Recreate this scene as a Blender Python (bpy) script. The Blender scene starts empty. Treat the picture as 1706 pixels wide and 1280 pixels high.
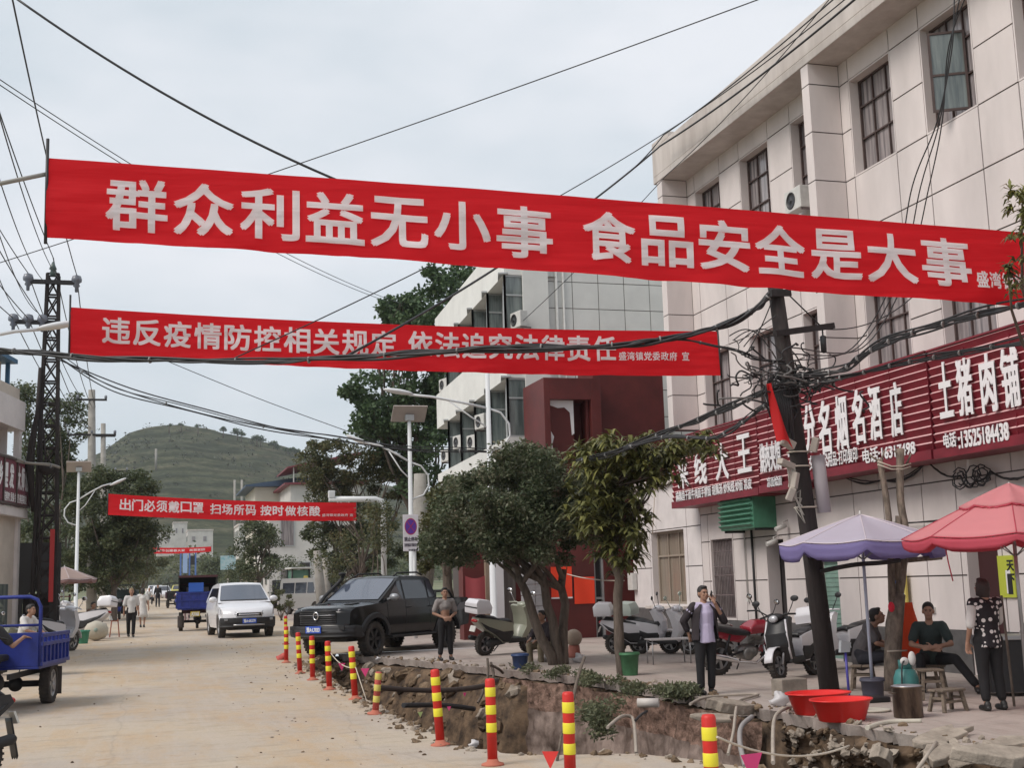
import bpy, bmesh, math, random
import numpy as np
from mathutils import Vector, Matrix, Euler
R = math.radians
scene = bpy.context.scene
COL = scene.collection

# ------------------------------------------------------------------ camera
CAM_H, FOC, ROLL = 1.7, 2100.0, 0.03
PITCH, YAW = R(9.016), R(16.536)
IMW, IMH = 1706.0, 1280.0
FW = Vector((math.sin(YAW)*math.cos(PITCH), math.cos(YAW)*math.cos(PITCH), math.sin(PITCH)))
RT = Vector((math.cos(YAW), -math.sin(YAW), 0.0))
UP = RT.cross(FW)
CC = Vector((0, 0, CAM_H))
cam_data = bpy.data.cameras.new('camera')
cam = bpy.data.objects.new('camera', cam_data)
COL.objects.link(cam)
cam_data.sensor_fit = 'HORIZONTAL'
cam_data.sensor_width = 36.0
cam_data.lens = 36.0*FOC/IMW
cam_data.clip_start, cam_data.clip_end = 0.1, 6000.0
sr, cr = math.sin(ROLL), math.cos(ROLL)
# image x axis in unrolled (u,v) coordinates is (c, s) with v pointing down
xa = RT*cr - UP*sr
ya = UP*cr + RT*sr
m3 = Matrix((xa, ya, -FW)).transposed()
cam.matrix_world = Matrix.Translation(CC) @ m3.to_4x4()
scene.camera = cam

# ------------------------------------------------------------------ sky, sun, exposure
SUN_EL, SUN_AZ = R(46), R(-104)          # azimuth measured from +Y towards +X: behind the viewer on the left
world = bpy.data.worlds.new('World'); scene.world = world
world.use_nodes = True
wn, wl = world.node_tree.nodes, world.node_tree.links
wn.clear()
wout = wn.new('ShaderNodeOutputWorld'); wbg = wn.new('ShaderNodeBackground')
wsky = wn.new('ShaderNodeTexSky'); wsky.sky_type = 'NISHITA'; wsky.sun_disc = False
wsky.sun_elevation = SUN_EL; wsky.sun_rotation = SUN_AZ
wsky.dust_density = 4.0; wsky.air_density = 1.0
wtc = wn.new('ShaderNodeTexCoord'); wmp = wn.new('ShaderNodeMapping'); wmp.inputs['Scale'].default_value = (1.6, 1.6, 4.0)
wno = wn.new('ShaderNodeTexNoise'); wno.inputs['Scale'].default_value = 1.6; wno.inputs['Detail'].default_value = 4.0
wno.inputs['Roughness'].default_value = 0.55
wra = wn.new('ShaderNodeValToRGB')       # thin overcast: lighter and darker cloud
wra.color_ramp.elements[0].position = 0.36; wra.color_ramp.elements[0].color = (4.05, 4.55, 4.95, 1)
wra.color_ramp.elements[1].position = 0.64; wra.color_ramp.elements[1].color = (5.55, 5.7, 6.0, 1)
wmx = wn.new('ShaderNodeMix'); wmx.data_type = 'RGBA'; wmx.inputs['Factor'].default_value = 0.93
wl.new(wtc.outputs['Generated'], wmp.inputs['Vector']); wl.new(wmp.outputs['Vector'], wno.inputs['Vector'])
wl.new(wno.outputs['Fac'], wra.inputs['Fac'])
wl.new(wsky.outputs['Color'], wmx.inputs['A']); wl.new(wra.outputs['Color'], wmx.inputs['B'])
wl.new(wmx.outputs['Result'], wbg.inputs['Color'])
wbg.inputs['Strength'].default_value = 0.1
wl.new(wbg.outputs['Background'], wout.inputs['Surface'])

sun_d = bpy.data.lights.new('sun', 'SUN'); sun_d.energy = 1.5; sun_d.angle = R(28); sun_d.color = (1.0, 0.93, 0.86)
sun = bpy.data.objects.new('sun', sun_d); COL.objects.link(sun)
sdir = Vector((math.sin(SUN_AZ)*math.cos(SUN_EL), math.cos(SUN_AZ)*math.cos(SUN_EL), math.sin(SUN_EL)))
sun.rotation_euler = sdir.to_track_quat('Z', 'Y').to_euler()

scene.view_settings.view_transform = 'Standard'; scene.view_settings.look = 'None'
scene.view_settings.exposure = 0.68; scene.view_settings.gamma = 1.0
scene.cycles.use_denoising = True
scene.cycles.max_bounces = 6; scene.cycles.transparent_max_bounces = 8

# ------------------------------------------------------------------ where a point of the street is
def gz(x, y):
    t = y-20.0
    return 0.01*(t+math.sqrt(t*t+36))/2
def ray(px, py):
    dx, dy = px-IMW/2, py-IMH/2
    u, v = dx*cr-dy*sr, dx*sr+dy*cr
    return FW + RT*(u/FOC) - UP*(v/FOC)
def G(px, py):
    d = ray(px, py); lo, hi = 1.0, 900.0
    for _ in range(50):
        m = (lo+hi)/2; p = CC+d*m
        if p.z > gz(p.x, p.y): lo = m
        else: hi = m
    return CC+d*lo
def aY(px, py, Y): d = ray(px, py); return CC+d*(Y/d.y)
def aX(px, py, X): d = ray(px, py); return CC+d*(X/d.x)
def aD(px, py, D): return CC+ray(px, py)*D
def on(x, y, dz=0.0): return Vector((x, y, gz(x, y)+dz))
def heading(rz): return Matrix.Rotation(rz, 4, 'Z')

# ------------------------------------------------------------------ mesh helpers
class MB:
    """collects shapes; build() links them as ONE mesh object"""
    def __init__(self): self.v, self.f, self.m, self.s = [], [], [], []
    def add(self, vs, fs, m=0, sm=False, M=None):
        n = len(self.v)
        if M is not None: vs = [M @ Vector(p) for p in vs]
        self.v += [tuple(p) for p in vs]
        for q in fs:
            self.f.append(tuple(i+n for i in q)); self.m.append(m); self.s.append(sm)
        return self
    def box(self, c, s, m=0, rot=None, M=None):
        x, y, z = s[0]/2, s[1]/2, s[2]/2
        T = Matrix.Translation(Vector(c))
        if rot is not None: T = T @ Euler(rot).to_matrix().to_4x4()
        if M is not None: T = M @ T
        vs = [(-x,-y,-z),(x,-y,-z),(x,y,-z),(-x,y,-z),(-x,-y,z),(x,-y,z),(x,y,z),(-x,y,z)]
        return self.add(vs, [(3,2,1,0),(4,5,6,7),(0,1,5,4),(1,2,6,5),(2,3,7,6),(3,0,4,7)], m, False, T)
    def b2(self, lo, hi, m=0, M=None):
        return self.box([(a+b)/2 for a, b in zip(lo, hi)], [abs(b-a) for a, b in zip(lo, hi)], m, None, M)
    def bar(self, p, q, w, h, m=0, up=(0, 0, 1)):
        p, q = Vector(p), Vector(q); d = q-p; L = d.length
        if L < 1e-6: return self
        x = d/L; u = Vector(up)
        if abs(x.dot(u)) > 0.98: u = Vector((0, 1, 0))
        y = u.cross(x).normalized(); z = x.cross(y)
        T = Matrix.Translation((p+q)/2) @ Matrix((x, y, z)).transposed().to_4x4()
        return self.box((0, 0, 0), (L, w, h), m, None, T)
    def tube(self, pts, r, n=8, m=0, caps=True, sm=True, M=None):
        pts = [Vector(p) for p in pts]; k = len(pts)
        rs = r if isinstance(r, (list, tuple)) else [r]*k
        vs, fs = [], []; prev = None
        for i, p in enumerate(pts):
            t = (pts[min(i+1, k-1)]-pts[max(i-1, 0)])
            t = t.normalized() if t.length > 1e-9 else Vector((0, 0, 1))
            if prev is None:
                a = Vector((0, 0, 1)) if abs(t.z) < 0.9 else Vector((1, 0, 0))
                u = t.cross(a).normalized()
            else:
                u = (prev - t*prev.dot(t))
                u = u.normalized() if u.length > 1e-6 else t.orthogonal().normalized()
            prev = u; w = t.cross(u)
            for j in range(n):
                a = 2*math.pi*j/n
                vs.append(p + (u*math.cos(a)+w*math.sin(a))*rs[i])
        for i in range(k-1):
            for j in range(n):
                fs.append((i*n+j, i*n+(j+1) % n, (i+1)*n+(j+1) % n, (i+1)*n+j))
        self.add(vs, fs, m, sm, M)
        if caps:
            b = len(self.v)-len(vs)
            self.f.append(tuple(b+j for j in reversed(range(n)))); self.m.append(m); self.s.append(False)
            self.f.append(tuple(b+(k-1)*n+j for j in range(n))); self.m.append(m); self.s.append(False)
        return self
    def cyl(self, p, q, r, r2=None, n=12, m=0, sm=True, M=None):
        return self.tube([p, q], [r, r if r2 is None else r2], n, m, True, sm, M)
    def lathe(self, prof, n=20, m=0, sm=True, M=None, close=False):
        vs, fs = [], []; k = len(prof)
        for r_, z in prof:
            for j in range(n):
                a = 2*math.pi*j/n; vs.append((r_*math.cos(a), r_*math.sin(a), z))
        rng = k if close else k-1
        for i in range(rng):
            for j in range(n):
                a, b = i*n, ((i+1) % k)*n
                fs.append((a+j, a+(j+1) % n, b+(j+1) % n, b+j))
        if not close:
            fs.append(tuple(reversed(range(n)))); fs.append(tuple((k-1)*n+j for j in range(n)))
        return self.add(vs, fs, m, sm, M)
    def ell(self, c, r, nu=14, nv=10, m=0, M=None, rot=None):
        T = Matrix.Translation(Vector(c))
        if rot is not None: T = T @ Euler(rot).to_matrix().to_4x4()
        if M is not None: T = M @ T
        rx, ry, rz = (r, r, r) if not isinstance(r, (tuple, list)) else r
        vs = [(0, 0, -rz)]; fs = []
        for i in range(1, nv):
            t = -math.pi/2+math.pi*i/nv
            for j in range(nu):
                a = 2*math.pi*j/nu
                vs.append((rx*math.cos(t)*math.cos(a), ry*math.cos(t)*math.sin(a), rz*math.sin(t)))
        vs.append((0, 0, rz)); L = len(vs)-1
        for j in range(nu):
            fs.append((0, 1+(j+1) % nu, 1+j))
            fs.append((L, 1+(nv-2)*nu+j, 1+(nv-2)*nu+(j+1) % nu))
        for i in range(nv-2):
            for j in range(nu):
                fs.append((1+i*nu+j, 1+i*nu+(j+1) % nu, 1+(i+1)*nu+(j+1) % nu, 1+(i+1)*nu+j))
        return self.add(vs, fs, m, True, T)
    def caps(self, p, q, r1, r2, n=12, m=0, M=None):
        """closed limb with rounded ends"""
        p, q = Vector(p), Vector(q); d = (q-p); d = d.normalized() if d.length > 1e-6 else Vector((0, 0, 1))
        pts = [p-d*r1*0.98, p-d*r1*0.7, p, p.lerp(q, .5), q, q+d*r2*0.7, q+d*r2*0.98]
        return self.tube(pts, [r1*0.25, r1*0.72, r1, (r1+r2)/2, r2, r2*0.72, r2*0.25], n, m, True, True, M)
    def prism(self, poly, t, m=0, M=None, sm=False):
        """polygon in local XY, thickness t along +Z"""
        n = len(poly)
        vs = [(p[0], p[1], 0) for p in poly]+[(p[0], p[1], t) for p in poly]
        fs = [tuple(reversed(range(n))), tuple(range(n, 2*n))]+[(i, (i+1) % n, n+(i+1) % n, n+i) for i in range(n)]
        return self.add(vs, fs, m, sm, M)
    def grid(self, nu, nv, fn, m=0, sm=True):
        vs = [fn(i/(nu), j/(nv)) for j in range(nv+1) for i in range(nu+1)]
        fs = [(j*(nu+1)+i, j*(nu+1)+i+1, (j+1)*(nu+1)+i+1, (j+1)*(nu+1)+i) for j in range(nv) for i in range(nu)]
        return self.add(vs, fs, m, sm)
    def build(self, name, mats, parent=None, bevel=0.0, remesh=0.0, smooth=0, sub=0, solid=0.0, seg=2, ang=40):
        me = bpy.data.meshes.new(name)
        me.from_pydata(self.v, [], self.f)
        if not isinstance(mats, (list, tuple)): mats = [mats]
        for mm in mats: me.materials.append(mm)
        if len(self.f):
            me.polygons.foreach_set('material_index', self.m)
            me.polygons.foreach_set('use_smooth', self.s)
        me.validate(); me.update()
        o = bpy.data.objects.new(name, me); COL.objects.link(o)
        if parent is not None: o.parent = parent
        if remesh:
            md = o.modifiers.new('r', 'REMESH'); md.mode = 'VOXEL'; md.voxel_size = remesh; md.use_smooth_shade = True
            if smooth:
                md = o.modifiers.new('s', 'SMOOTH'); md.factor = 0.5; md.iterations = smooth
        if solid:
            md = o.modifiers.new('t', 'SOLIDIFY'); md.thickness = solid; md.offset = 0
        if sub:
            md = o.modifiers.new('u', 'SUBSURF'); md.levels = md.render_levels = sub
        if bevel:
            md = o.modifiers.new('b', 'BEVEL'); md.width = bevel; md.segments = seg; md.limit_method = 'ANGLE'
            md.angle_limit = R(ang); md.harden_normals = False
        return o

def tag(o, label, cat, group=None, kind=None):
    if label: o['label'] = label
    if cat: o['category'] = cat; o['kind'] = 'thing'
    if group: o['group'] = group
    if kind: o['kind'] = kind
    return o
def thing(name, label, cat, loc=(0, 0, 0), rz=0.0, group=None, kind=None):
    o = bpy.data.objects.new(name, None); COL.objects.link(o)
    o.location = loc; o.rotation_euler = (0, 0, rz); o.empty_display_size = 0.2
    return tag(o, label, cat, group, kind)
def structure(o): o['kind'] = 'structure'; return o
def kids(o): return [c for c in bpy.data.objects if c.parent == o]
def copy_tree(o, parent=None):
    c = o.copy(); COL.objects.link(c)
    if parent is not None: c.parent = parent
    for ch in kids(o): copy_tree(ch, c)
    return c
def place(o, loc, rz, label=None, group=None, scale=None):
    o.location = loc; o.rotation_euler = (0, 0, rz)
    if label: o['label'] = label
    if group: o['group'] = group
    if scale: o.scale = (scale, scale, scale)
    return o

# ------------------------------------------------------------------ materials
MATS = {}
def mat(name, c, rough=0.7, metal=0.0, var=0.0, vs=3.0, bump=0.0, bs=40.0, spec=0.5, c2=None, trans=0.0, coat=0.0, stretch=None, emit=None, detail=5.0):
    """plain surface: base colour broken up by noise (towards c2 or darker), optional fine bump"""
    if name in MATS: return MATS[name]
    m = bpy.data.materials.new(name); m.use_nodes = True; MATS[name] = m
    N, L = m.node_tree.nodes, m.node_tree.links
    b = N['Principled BSDF']
    b.inputs['Base Color'].default_value = (*c, 1); b.inputs['Roughness'].default_value = rough
    b.inputs['Metallic'].default_value = metal; b.inputs['Specular IOR Level'].default_value = spec
    if coat: b.inputs['Coat Weight'].default_value = coat; b.inputs['Coat Roughness'].default_value = 0.05
    if emit: b.inputs['Emission Color'].default_value = (*emit[:3], 1); b.inputs['Emission Strength'].default_value = emit[3]
    tc = N.new('ShaderNodeTexCoord'); src = tc.outputs['Object']
    if stretch:
        mp = N.new('ShaderNodeMapping'); mp.inputs['Scale'].default_value = stretch
        L.new(src, mp.inputs['Vector']); src = mp.outputs['Vector']
    if var:
        no = N.new('ShaderNodeTexNoise'); no.inputs['Scale'].default_value = vs; no.inputs['Detail'].default_value = detail
        no.inputs['Roughness'].default_value = 0.6
        L.new(src, no.inputs['Vector'])
        ra = N.new('ShaderNodeValToRGB')
        d = c2 if c2 else tuple(x*(1-var) for x in c)
        ra.color_ramp.elements[0].position = 0.35; ra.color_ramp.elements[0].color = (*d, 1)
        ra.color_ramp.elements[1].position = 0.65; ra.color_ramp.elements[1].color = (*c, 1)
        L.new(no.outputs['Fac'], ra.inputs['Fac']); L.new(ra.outputs['Color'], b.inputs['Base Color'])
    if bump:
        n2 = N.new('ShaderNodeTexNoise'); n2.inputs['Scale'].default_value = bs; n2.inputs['Detail'].default_value = 4
        L.new(src, n2.inputs['Vector'])
        bu = N.new('ShaderNodeBump'); bu.inputs['Strength'].default_value = bump; bu.inputs['Distance'].default_value = 0.02
        L.new(n2.outputs['Fac'], bu.inputs['Height']); L.new(bu.outputs['Normal'], b.inputs['Normal'])
    if trans:
        tr = N.new('ShaderNodeBsdfTranslucent'); mi = N.new('ShaderNodeMixShader'); mi.inputs['Fac'].default_value = trans
        out = N['Material Output']
        if var: L.new(ra.outputs['Color'], tr.inputs['Color'])
        else: tr.inputs['Color'].default_value = (*c, 1)
        L.new(b.outputs['BSDF'], mi.inputs[1]); L.new(tr.outputs['BSDF'], mi.inputs[2]); L.new(mi.outputs['Shader'], out.inputs['Surface'])
    return m
def leaf_mat(name, cols, trans=0.25, rough=0.55):
    """every leaf takes its own tint of the ramp"""
    if name in MATS: return MATS[name]
    m = bpy.data.materials.new(name); m.use_nodes = True; MATS[name] = m
    N, L = m.node_tree.nodes, m.node_tree.links
    b = N['Principled BSDF']; b.inputs['Roughness'].default_value = rough; b.inputs['Specular IOR Level'].default_value = 0.35
    ge = N.new('ShaderNodeNewGeometry'); ra = N.new('ShaderNodeValToRGB')
    el = ra.color_ramp.elements
    while len(el) < len(cols): el.new(0.5)
    for i, c in enumerate(cols):
        el[i].position = i/(len(cols)-1); el[i].color = (*c, 1)
    tc = N.new('ShaderNodeTexCoord'); no = N.new('ShaderNodeTexNoise'); no.inputs['Scale'].default_value = 0.9; no.inputs['Detail'].default_value = 2
    L.new(tc.outputs['Object'], no.inputs['Vector'])
    ma = N.new('ShaderNodeMath'); ma.operation = 'MULTIPLY_ADD'; ma.inputs[1].default_value = 0.55
    mb = N.new('ShaderNodeMath'); mb.operation = 'MULTIPLY_ADD'; mb.inputs[1].default_value = 0.9; mb.inputs[2].default_value = -0.22
    L.new(no.outputs['Fac'], mb.inputs[0])
    L.new(ge.outputs['Random Per Island'], ma.inputs[0]); L.new(mb.outputs[0], ma.inputs[2])
    L.new(ma.outputs[0], ra.inputs['Fac']); L.new(ra.outputs['Color'], b.inputs['Base Color'])
    tr = N.new('ShaderNodeBsdfTranslucent'); mi = N.new('ShaderNodeMixShader'); mi.inputs['Fac'].default_value = trans
    L.new(ra.outputs['Color'], tr.inputs['Color'])
    L.new(b.outputs['BSDF'], mi.inputs[1]); L.new(tr.outputs['BSDF'], mi.inputs[2]); L.new(mi.outputs['Shader'], N['Material Output'].inputs['Surface'])
    return m

# ------------------------------------------------------------------ lettering
_tc = {}
def glyphs(s, bold=0.02, ext=0.0):
    """flat (or extruded) lettering as verts, faces with its bounding box"""
    k = (s, bold, ext)
    if k in _tc: return _tc[k]
    cu = bpy.data.curves.new('lettering', 'FONT'); cu.body = s; cu.size = 1.0; cu.offset = bold; cu.extrude = ext
    cu.resolution_u = 3; cu.fill_mode = 'BOTH' if ext else 'FRONT'
    o = bpy.data.objects.new('lettering', cu); COL.objects.link(o)
    dg = bpy.context.evaluated_depsgraph_get(); ev = o.evaluated_get(dg); me = ev.to_mesh()
    vs = [tuple(v.co) for v in me.vertices]; fs = [tuple(p.vertices) for p in me.polygons]
    ev.to_mesh_clear(); bpy.data.objects.remove(o); bpy.data.curves.remove(cu)
    xs = [v[0] for v in vs] or [0]; ys = [v[1] for v in vs] or [0]
    _tc[k] = (vs, fs, min(xs), max(xs), min(ys), max(ys))
    return _tc[k]
def letter(mb, s, x0, x1, y0, y1, M, bold=0.02, m=0, ext=0.0, fn=None, cut=0.0):
    """fit lettering into a rectangle of the plane M (local XY, facing +Z); fn maps (x,y,z) instead of M.
    Heavy strokes: the same glyph laid several times a hair apart"""
    vs, fs, a, b, c, d = glyphs(s, 0.0, ext)
    if not vs: return
    k = bold*(y1-y0)*1.15; n = 8 if bold > .025 else 4
    x0, x1, y0, y1 = x0+k, x1-k, y0+k, y1-k
    sx, sy = (x1-x0)/max(b-a, 1e-6), (y1-y0)/max(d-c, 1e-6)
    pv = [((v[0]-a)*sx+x0, (v[1]-c)*sy+y0, v[2]) for v in vs]
    if fn is not None and cut:
        bm = bmesh.new(); bv = [bm.verts.new(p) for p in pv]
        for f in fs:
            try: bm.faces.new([bv[i] for i in f])
            except ValueError: pass
        q = x0
        while q < x1:
            g = bm.verts[:]+bm.edges[:]+bm.faces[:]
            bmesh.ops.bisect_plane(bm, geom=g, plane_co=(q, 0, 0), plane_no=(1, 0, 0)); q += cut
        q = y0
        while q < y1:
            g = bm.verts[:]+bm.edges[:]+bm.faces[:]
            bmesh.ops.bisect_plane(bm, geom=g, plane_co=(0, q, 0), plane_no=(0, 1, 0)); q += cut
        bm.verts.index_update()
        pv = [tuple(v.co) for v in bm.verts]; fs = [tuple(v.index for v in f.verts) for f in bm.faces]; bm.free()
    for i in range(n+1):
        ox, oy = [(0, 0), (k, k), (-k, -k), (k, -k), (-k, k), (k, 0), (-k, 0), (0, k), (0, -k)][i]
        w = [(p[0]+ox, p[1]+oy, p[2]+.0007*i) for p in pv]
        if fn is None: mb.add(w, fs, m, False, M)
        else: mb.add([fn(*p) for p in w], fs, m, False)
def frame(o, x, y):
    """matrix of a plane: origin o, right x, up y"""
    x, y = Vector(x).normalized(), Vector(y).normalized(); z = x.cross(y)
    M = Matrix((x, y, z)).transposed().to_4x4(); M.translation = Vector(o); return M
from mathutils import noise as mn
rnd = random.Random(7)
def fb(x, y, z=0.0, o=4): return mn.fractal(Vector((x, y, z)), 1.0, 2.0, o, noise_basis='PERLIN_ORIGINAL')
def pl(tab, y):
    if y <= tab[0][0]: return tab[0][1]
    for (a, b), (c, d) in zip(tab, tab[1:]):
        if y <= c: return b+(d-b)*(y-a)/(c-a)
    return tab[-1][1]
NEAR = [(4, 6.6), (8, 5.9), (10.2, 5.4), (11.4, 5.05), (12.05, 4.7), (12.3, 3.95), (12.7, 3.5), (13.6, 3.3), (17, 3.3), (20, 3.35), (24, 3.4), (27, 3.45), (29, 3.7), (30.5, 4.2), (31.6, 4.62)]
FAR = [(4, 8.0), (10, 7.85), (12.6, 7.75), (15.8, 7.72), (18, 7.7), (21.3, 7.55), (23.4, 7.0), (24.4, 6.75), (26, 6.35), (28.2, 5.85), (30, 5.1), (31.6, 4.66)]
def xn(y): return pl(NEAR, y)+0.10*fb(0.0, y*1.6, 3)+0.05*fb(5.0, y*5, 3)
def xf(y): return pl(FAR, y)+0.10*fb(9.0, y*1.5, 8)+0.06*fb(2.0, y*5, 1)

# ---- materials of the ground
def ground_mat(name, ca, cb, cc, crack=True):
    m = bpy.data.materials.new(name); m.use_nodes = True
    N, L = m.node_tree.nodes, m.node_tree.links; b = N['Principled BSDF']
    tc = N.new('ShaderNodeTexCoord')
    def nz(sc, det=5, ro=0.6, st=None):
        n = N.new('ShaderNodeTexNoise'); n.inputs['Scale'].default_value = sc; n.inputs['Detail'].default_value = det; n.inputs['Roughness'].default_value = ro
        s = tc.outputs['Object']
        if st:
            mp = N.new('ShaderNodeMapping'); mp.inputs['Scale'].default_value = st; L.new(s, mp.inputs['Vector']); s = mp.outputs['Vector']
        L.new(s, n.inputs['Vector']); return n.outputs['Fac']
    def ramp(f, p0, c0, p1, c1):
        r = N.new('ShaderNodeValToRGB'); e = r.color_ramp.elements
        e[0].position, e[0].color, e[1].position, e[1].color = p0, c0, p1, c1
        L.new(f, r.inputs['Fac']); return r.outputs['Color']
    def mix(f, a, c, mode='MIX'):
        x = N.new('ShaderNodeMix'); x.data_type = 'RGBA'; x.blend_type = mode
        if isinstance(f, float): x.inputs['Factor'].default_value = f
        else: L.new(f, x.inputs['Factor'])
        for s, k in ((a, 'A'), (c, 'B')):
            if isinstance(s, tuple): x.inputs[k].default_value = s
            else: L.new(s, x.inputs[k])
        return x.outputs['Result']
    W, K = (1, 1, 1, 1), (0, 0, 0, 1)
    base = mix(ramp(nz(0.33, 6, 0.62), 0.40, K, 0.60, W), (*ca, 1), (*cb, 1))
    base = mix(ramp(nz(0.8, 8, 0.75, (1, 0.30, 1)), 0.45, K, 0.66, W), base, (*cc, 1))
    base = mix(ramp(nz(1.6, 9, 0.8, (0.5, 1.6, 1)), 0.52, K, 0.62, (0.6, 0.6, 0.6, 1)), base, tuple(x*0.70 for x in ca)+(1,))
    base = mix(ramp(nz(2.2, 6, 0.7, (1.8, 0.12, 1)), 0.50, K, 0.68, (0.45, 0.45, 0.45, 1)), base, tuple(min(1, x*1.16) for x in cb)+(1,))
    base = mix(ramp(nz(3.5, 8, 0.7), 0.55, K, 0.8, (0.55, 0.55, 0.55, 1)), base, tuple(x*0.62 for x in cb)+(1,))
    base = mix(0.35, base, ramp(nz(60, 3), 0.3, (0.62, 0.60, 0.58, 1), 0.7, W), 'MULTIPLY')
    base = mix(ramp(nz(1.1, 9, 0.75), 0.62, K, 0.68, (0.5, 0.5, 0.5, 1)), base, (cc[0]*0.72, cc[1]*0.66, cc[2]*0.58, 1))
    if crack:
        vo = N.new('ShaderNodeTexVoronoi'); vo.feature = 'DISTANCE_TO_EDGE'; vo.inputs['Scale'].default_value = 0.33
        mp = N.new('ShaderNodeMapping'); mp.inputs['Scale'].default_value = (1.2, 0.5, 1); L.new(tc.outputs['Object'], mp.inputs['Vector'])
        n2 = N.new('ShaderNodeTexNoise'); n2.inputs['Scale'].default_value = 2.0; n2.inputs['Detail'].default_value = 5
        L.new(mp.outputs['Vector'], n2.inputs['Vector'])
        ad = N.new('ShaderNodeMix'); ad.data_type = 'RGBA'; ad.inputs['Factor'].default_value = 0.25
        L.new(mp.outputs['Vector'], ad.inputs['A']); L.new(n2.outputs['Color'], ad.inputs['B']); L.new(ad.outputs['Result'], vo.inputs['Vector'])
        base = mix(ramp(vo.outputs['Distance'], 0.0, (0.22, 0.22, 0.22, 1), 0.007, K), base, tuple(x*0.5 for x in cb)+(1,))
    L.new(base, b.inputs['Base Color']); b.inputs['Roughness'].default_value = 0.93; b.inputs['Specular IOR Level'].default_value = 0.2
    bu = N.new('ShaderNodeBump'); bu.inputs['Strength'].default_value = 0.5; bu.inputs['Distance'].default_value = 0.03
    L.new(nz(9, 9, 0.72), bu.inputs['Height']); L.new(bu.outputs['Normal'], b.inputs['Normal'])
    return m
M_road = ground_mat('sandy_road', (0.51, 0.43, 0.335), (0.45, 0.39, 0.335), (0.50, 0.365, 0.235))
M_pave = ground_mat('pavement_concrete', (0.42, 0.37, 0.33), (0.46, 0.39, 0.355), (0.36, 0.285, 0.255))
M_field = mat('dry_field', (0.20, 0.19, 0.11), 0.95, var=0.5, vs=0.05, c2=(0.10, 0.13, 0.06))
M_soil = mat('brown_soil', (0.19, 0.13, 0.085), 0.97, var=0.65, vs=3.2, c2=(0.04, 0.031, 0.026), bump=1.0, bs=14, spec=0.1, detail=9)
M_clay = mat('clay_lump', (0.25, 0.18, 0.12), 0.97, var=0.5, vs=9, bump=0.8, bs=30, spec=0.1)
M_retain = mat('poured_retaining_concrete', (0.34, 0.265, 0.23), 0.95, var=0.6, vs=2.6, c2=(0.10, 0.072, 0.06), bump=0.9, bs=18, spec=0.1, detail=10, stretch=(1, 1, 0.6))
M_slab = mat('broken_concrete', (0.40, 0.34, 0.28), 0.95, var=0.35, vs=6, bump=0.6, bs=30, spec=0.15)

# ---- ground sheet reaching the horizon, open where the dug-up street is laid in finer pieces
xs = [-2500, -900, -300, -100, -40, -16, 2.3, 9.0, 16, 40, 100, 300, 900, 2500]
ys = [-200, -40, 4.2, 33.4, 45, 60, 80, 110, 150, 220, 320, 500, 900, 2000, 3500]
mb = MB(); nx = len(xs)
vs = [(x, y, gz(x, y)-0.10) for y in ys for x in xs]
fs = [(j*nx+i, j*nx+i+1, (j+1)*nx+i+1, (j+1)*nx+i) for j in range(len(ys)-1) for i in range(nx-1) if not (xs[i] == 2.3 and ys[j] == 4.2)]
mb.add(vs, fs); structure(mb.build('ground', M_field))

# ---- road: one sheet up to the ragged edge of the trench
def strip(name, m, fa, fb_, y0, y1, dy, nxs, dz, skirt=None):
    mb = MB(); vs = []; fs = []; y = y0; rows = 0
    while y <= y1+1e-6:
        a, b = fa(y), fb_(y)
        for i in range(nxs+1):
            x = a+(b-a)*i/nxs; vs.append((x, y, gz(x, y)+dz))
        rows += 1; y += dy
    w = nxs+1
    for j in range(rows-1):
        for i in range(nxs): fs.append((j*w+i, j*w+i+1, (j+1)*w+i+1, (j+1)*w+i))
    if skirt is not None:
        n0 = len(vs); e = nxs if skirt > 0 else 0
        for j in range(rows):
            x, y_, z = vs[j*w+e]; vs.append((x-0.05*skirt+0.04*fb(x*3, y_*4), y_, z-0.14-0.05*fb(y_*3, 1.0)))
        for j in range(rows-1):
            q = (j*w+e, (j+1)*w+e, n0+j+1, n0+j); fs.append(q if skirt < 0 else tuple(reversed(q)))
    mb.add(vs, fs); o = mb.build(name, m); structure(o); return o
strip('road', M_road, lambda y: -7.0, xn, 2.0, 31.6, 0.08, 10, 0.0, 1)
strip('pavement', M_pave, xf, lambda y: 14.6, 3.0, 31.6, 0.08, 8, 0.0, -1)
strip('road', M_road, lambda y: -7.0, lambda y: 6.6+0.3*fb(1.0, y*0.3), 31.6, 420, 2.4, 6, 0.0)
strip('pavement', M_pave, lambda y: 6.6+0.3*fb(1.0, y*0.3), lambda y: 14.6, 31.6, 130, 2.4, 4, 0.002)

# ---- trench: dug earth between the two edges
def depth(x, y):
    a = (x-(xn(y)+0.03)); b = ((xf(y)-0.03+0.9*max(0, min(1, (14.7-y)/.5)))-x); n = (31.2-y)
    if a < 0 or b < 0 or n < 0: return None
    wn_ = 0.55 if y > 13 else 0.5
    wf = 0.10 if y < 23.8 else 1.0
    s = min(1.0, a/wn_)*min(1.0, b/wf)
    if y > 23: s = min(s, min(1.0, a/1.0), min(1, b/1.05))
    s = s*s*(3-2*s)
    d = 1.65+0.40*fb(x*0.9, y*0.6, 2)+0.34*fb(x*2.3, y*2.0, 5)+0.13*fb(x*6.5, y*6.5, 1)
    if y < 19.5: d -= 0.55*math.exp(-((x-4.9)**2/1.2+(y-15.2)**2/3.0))+0.45*math.exp(-((x-6.7)**2/0.7+(y-18.2)**2/5))
    if y < 14.6: d += 0.35*min(1, (14.6-y))*math.exp(-(x-7.2)**2/0.6)
    return s*d*(1 if y > 6 else 1)
mb = MB(); NX, NY = 72, 300; x0, x1, y0, y1 = 2.2, 9.1, 4.1, 33.5
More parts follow.
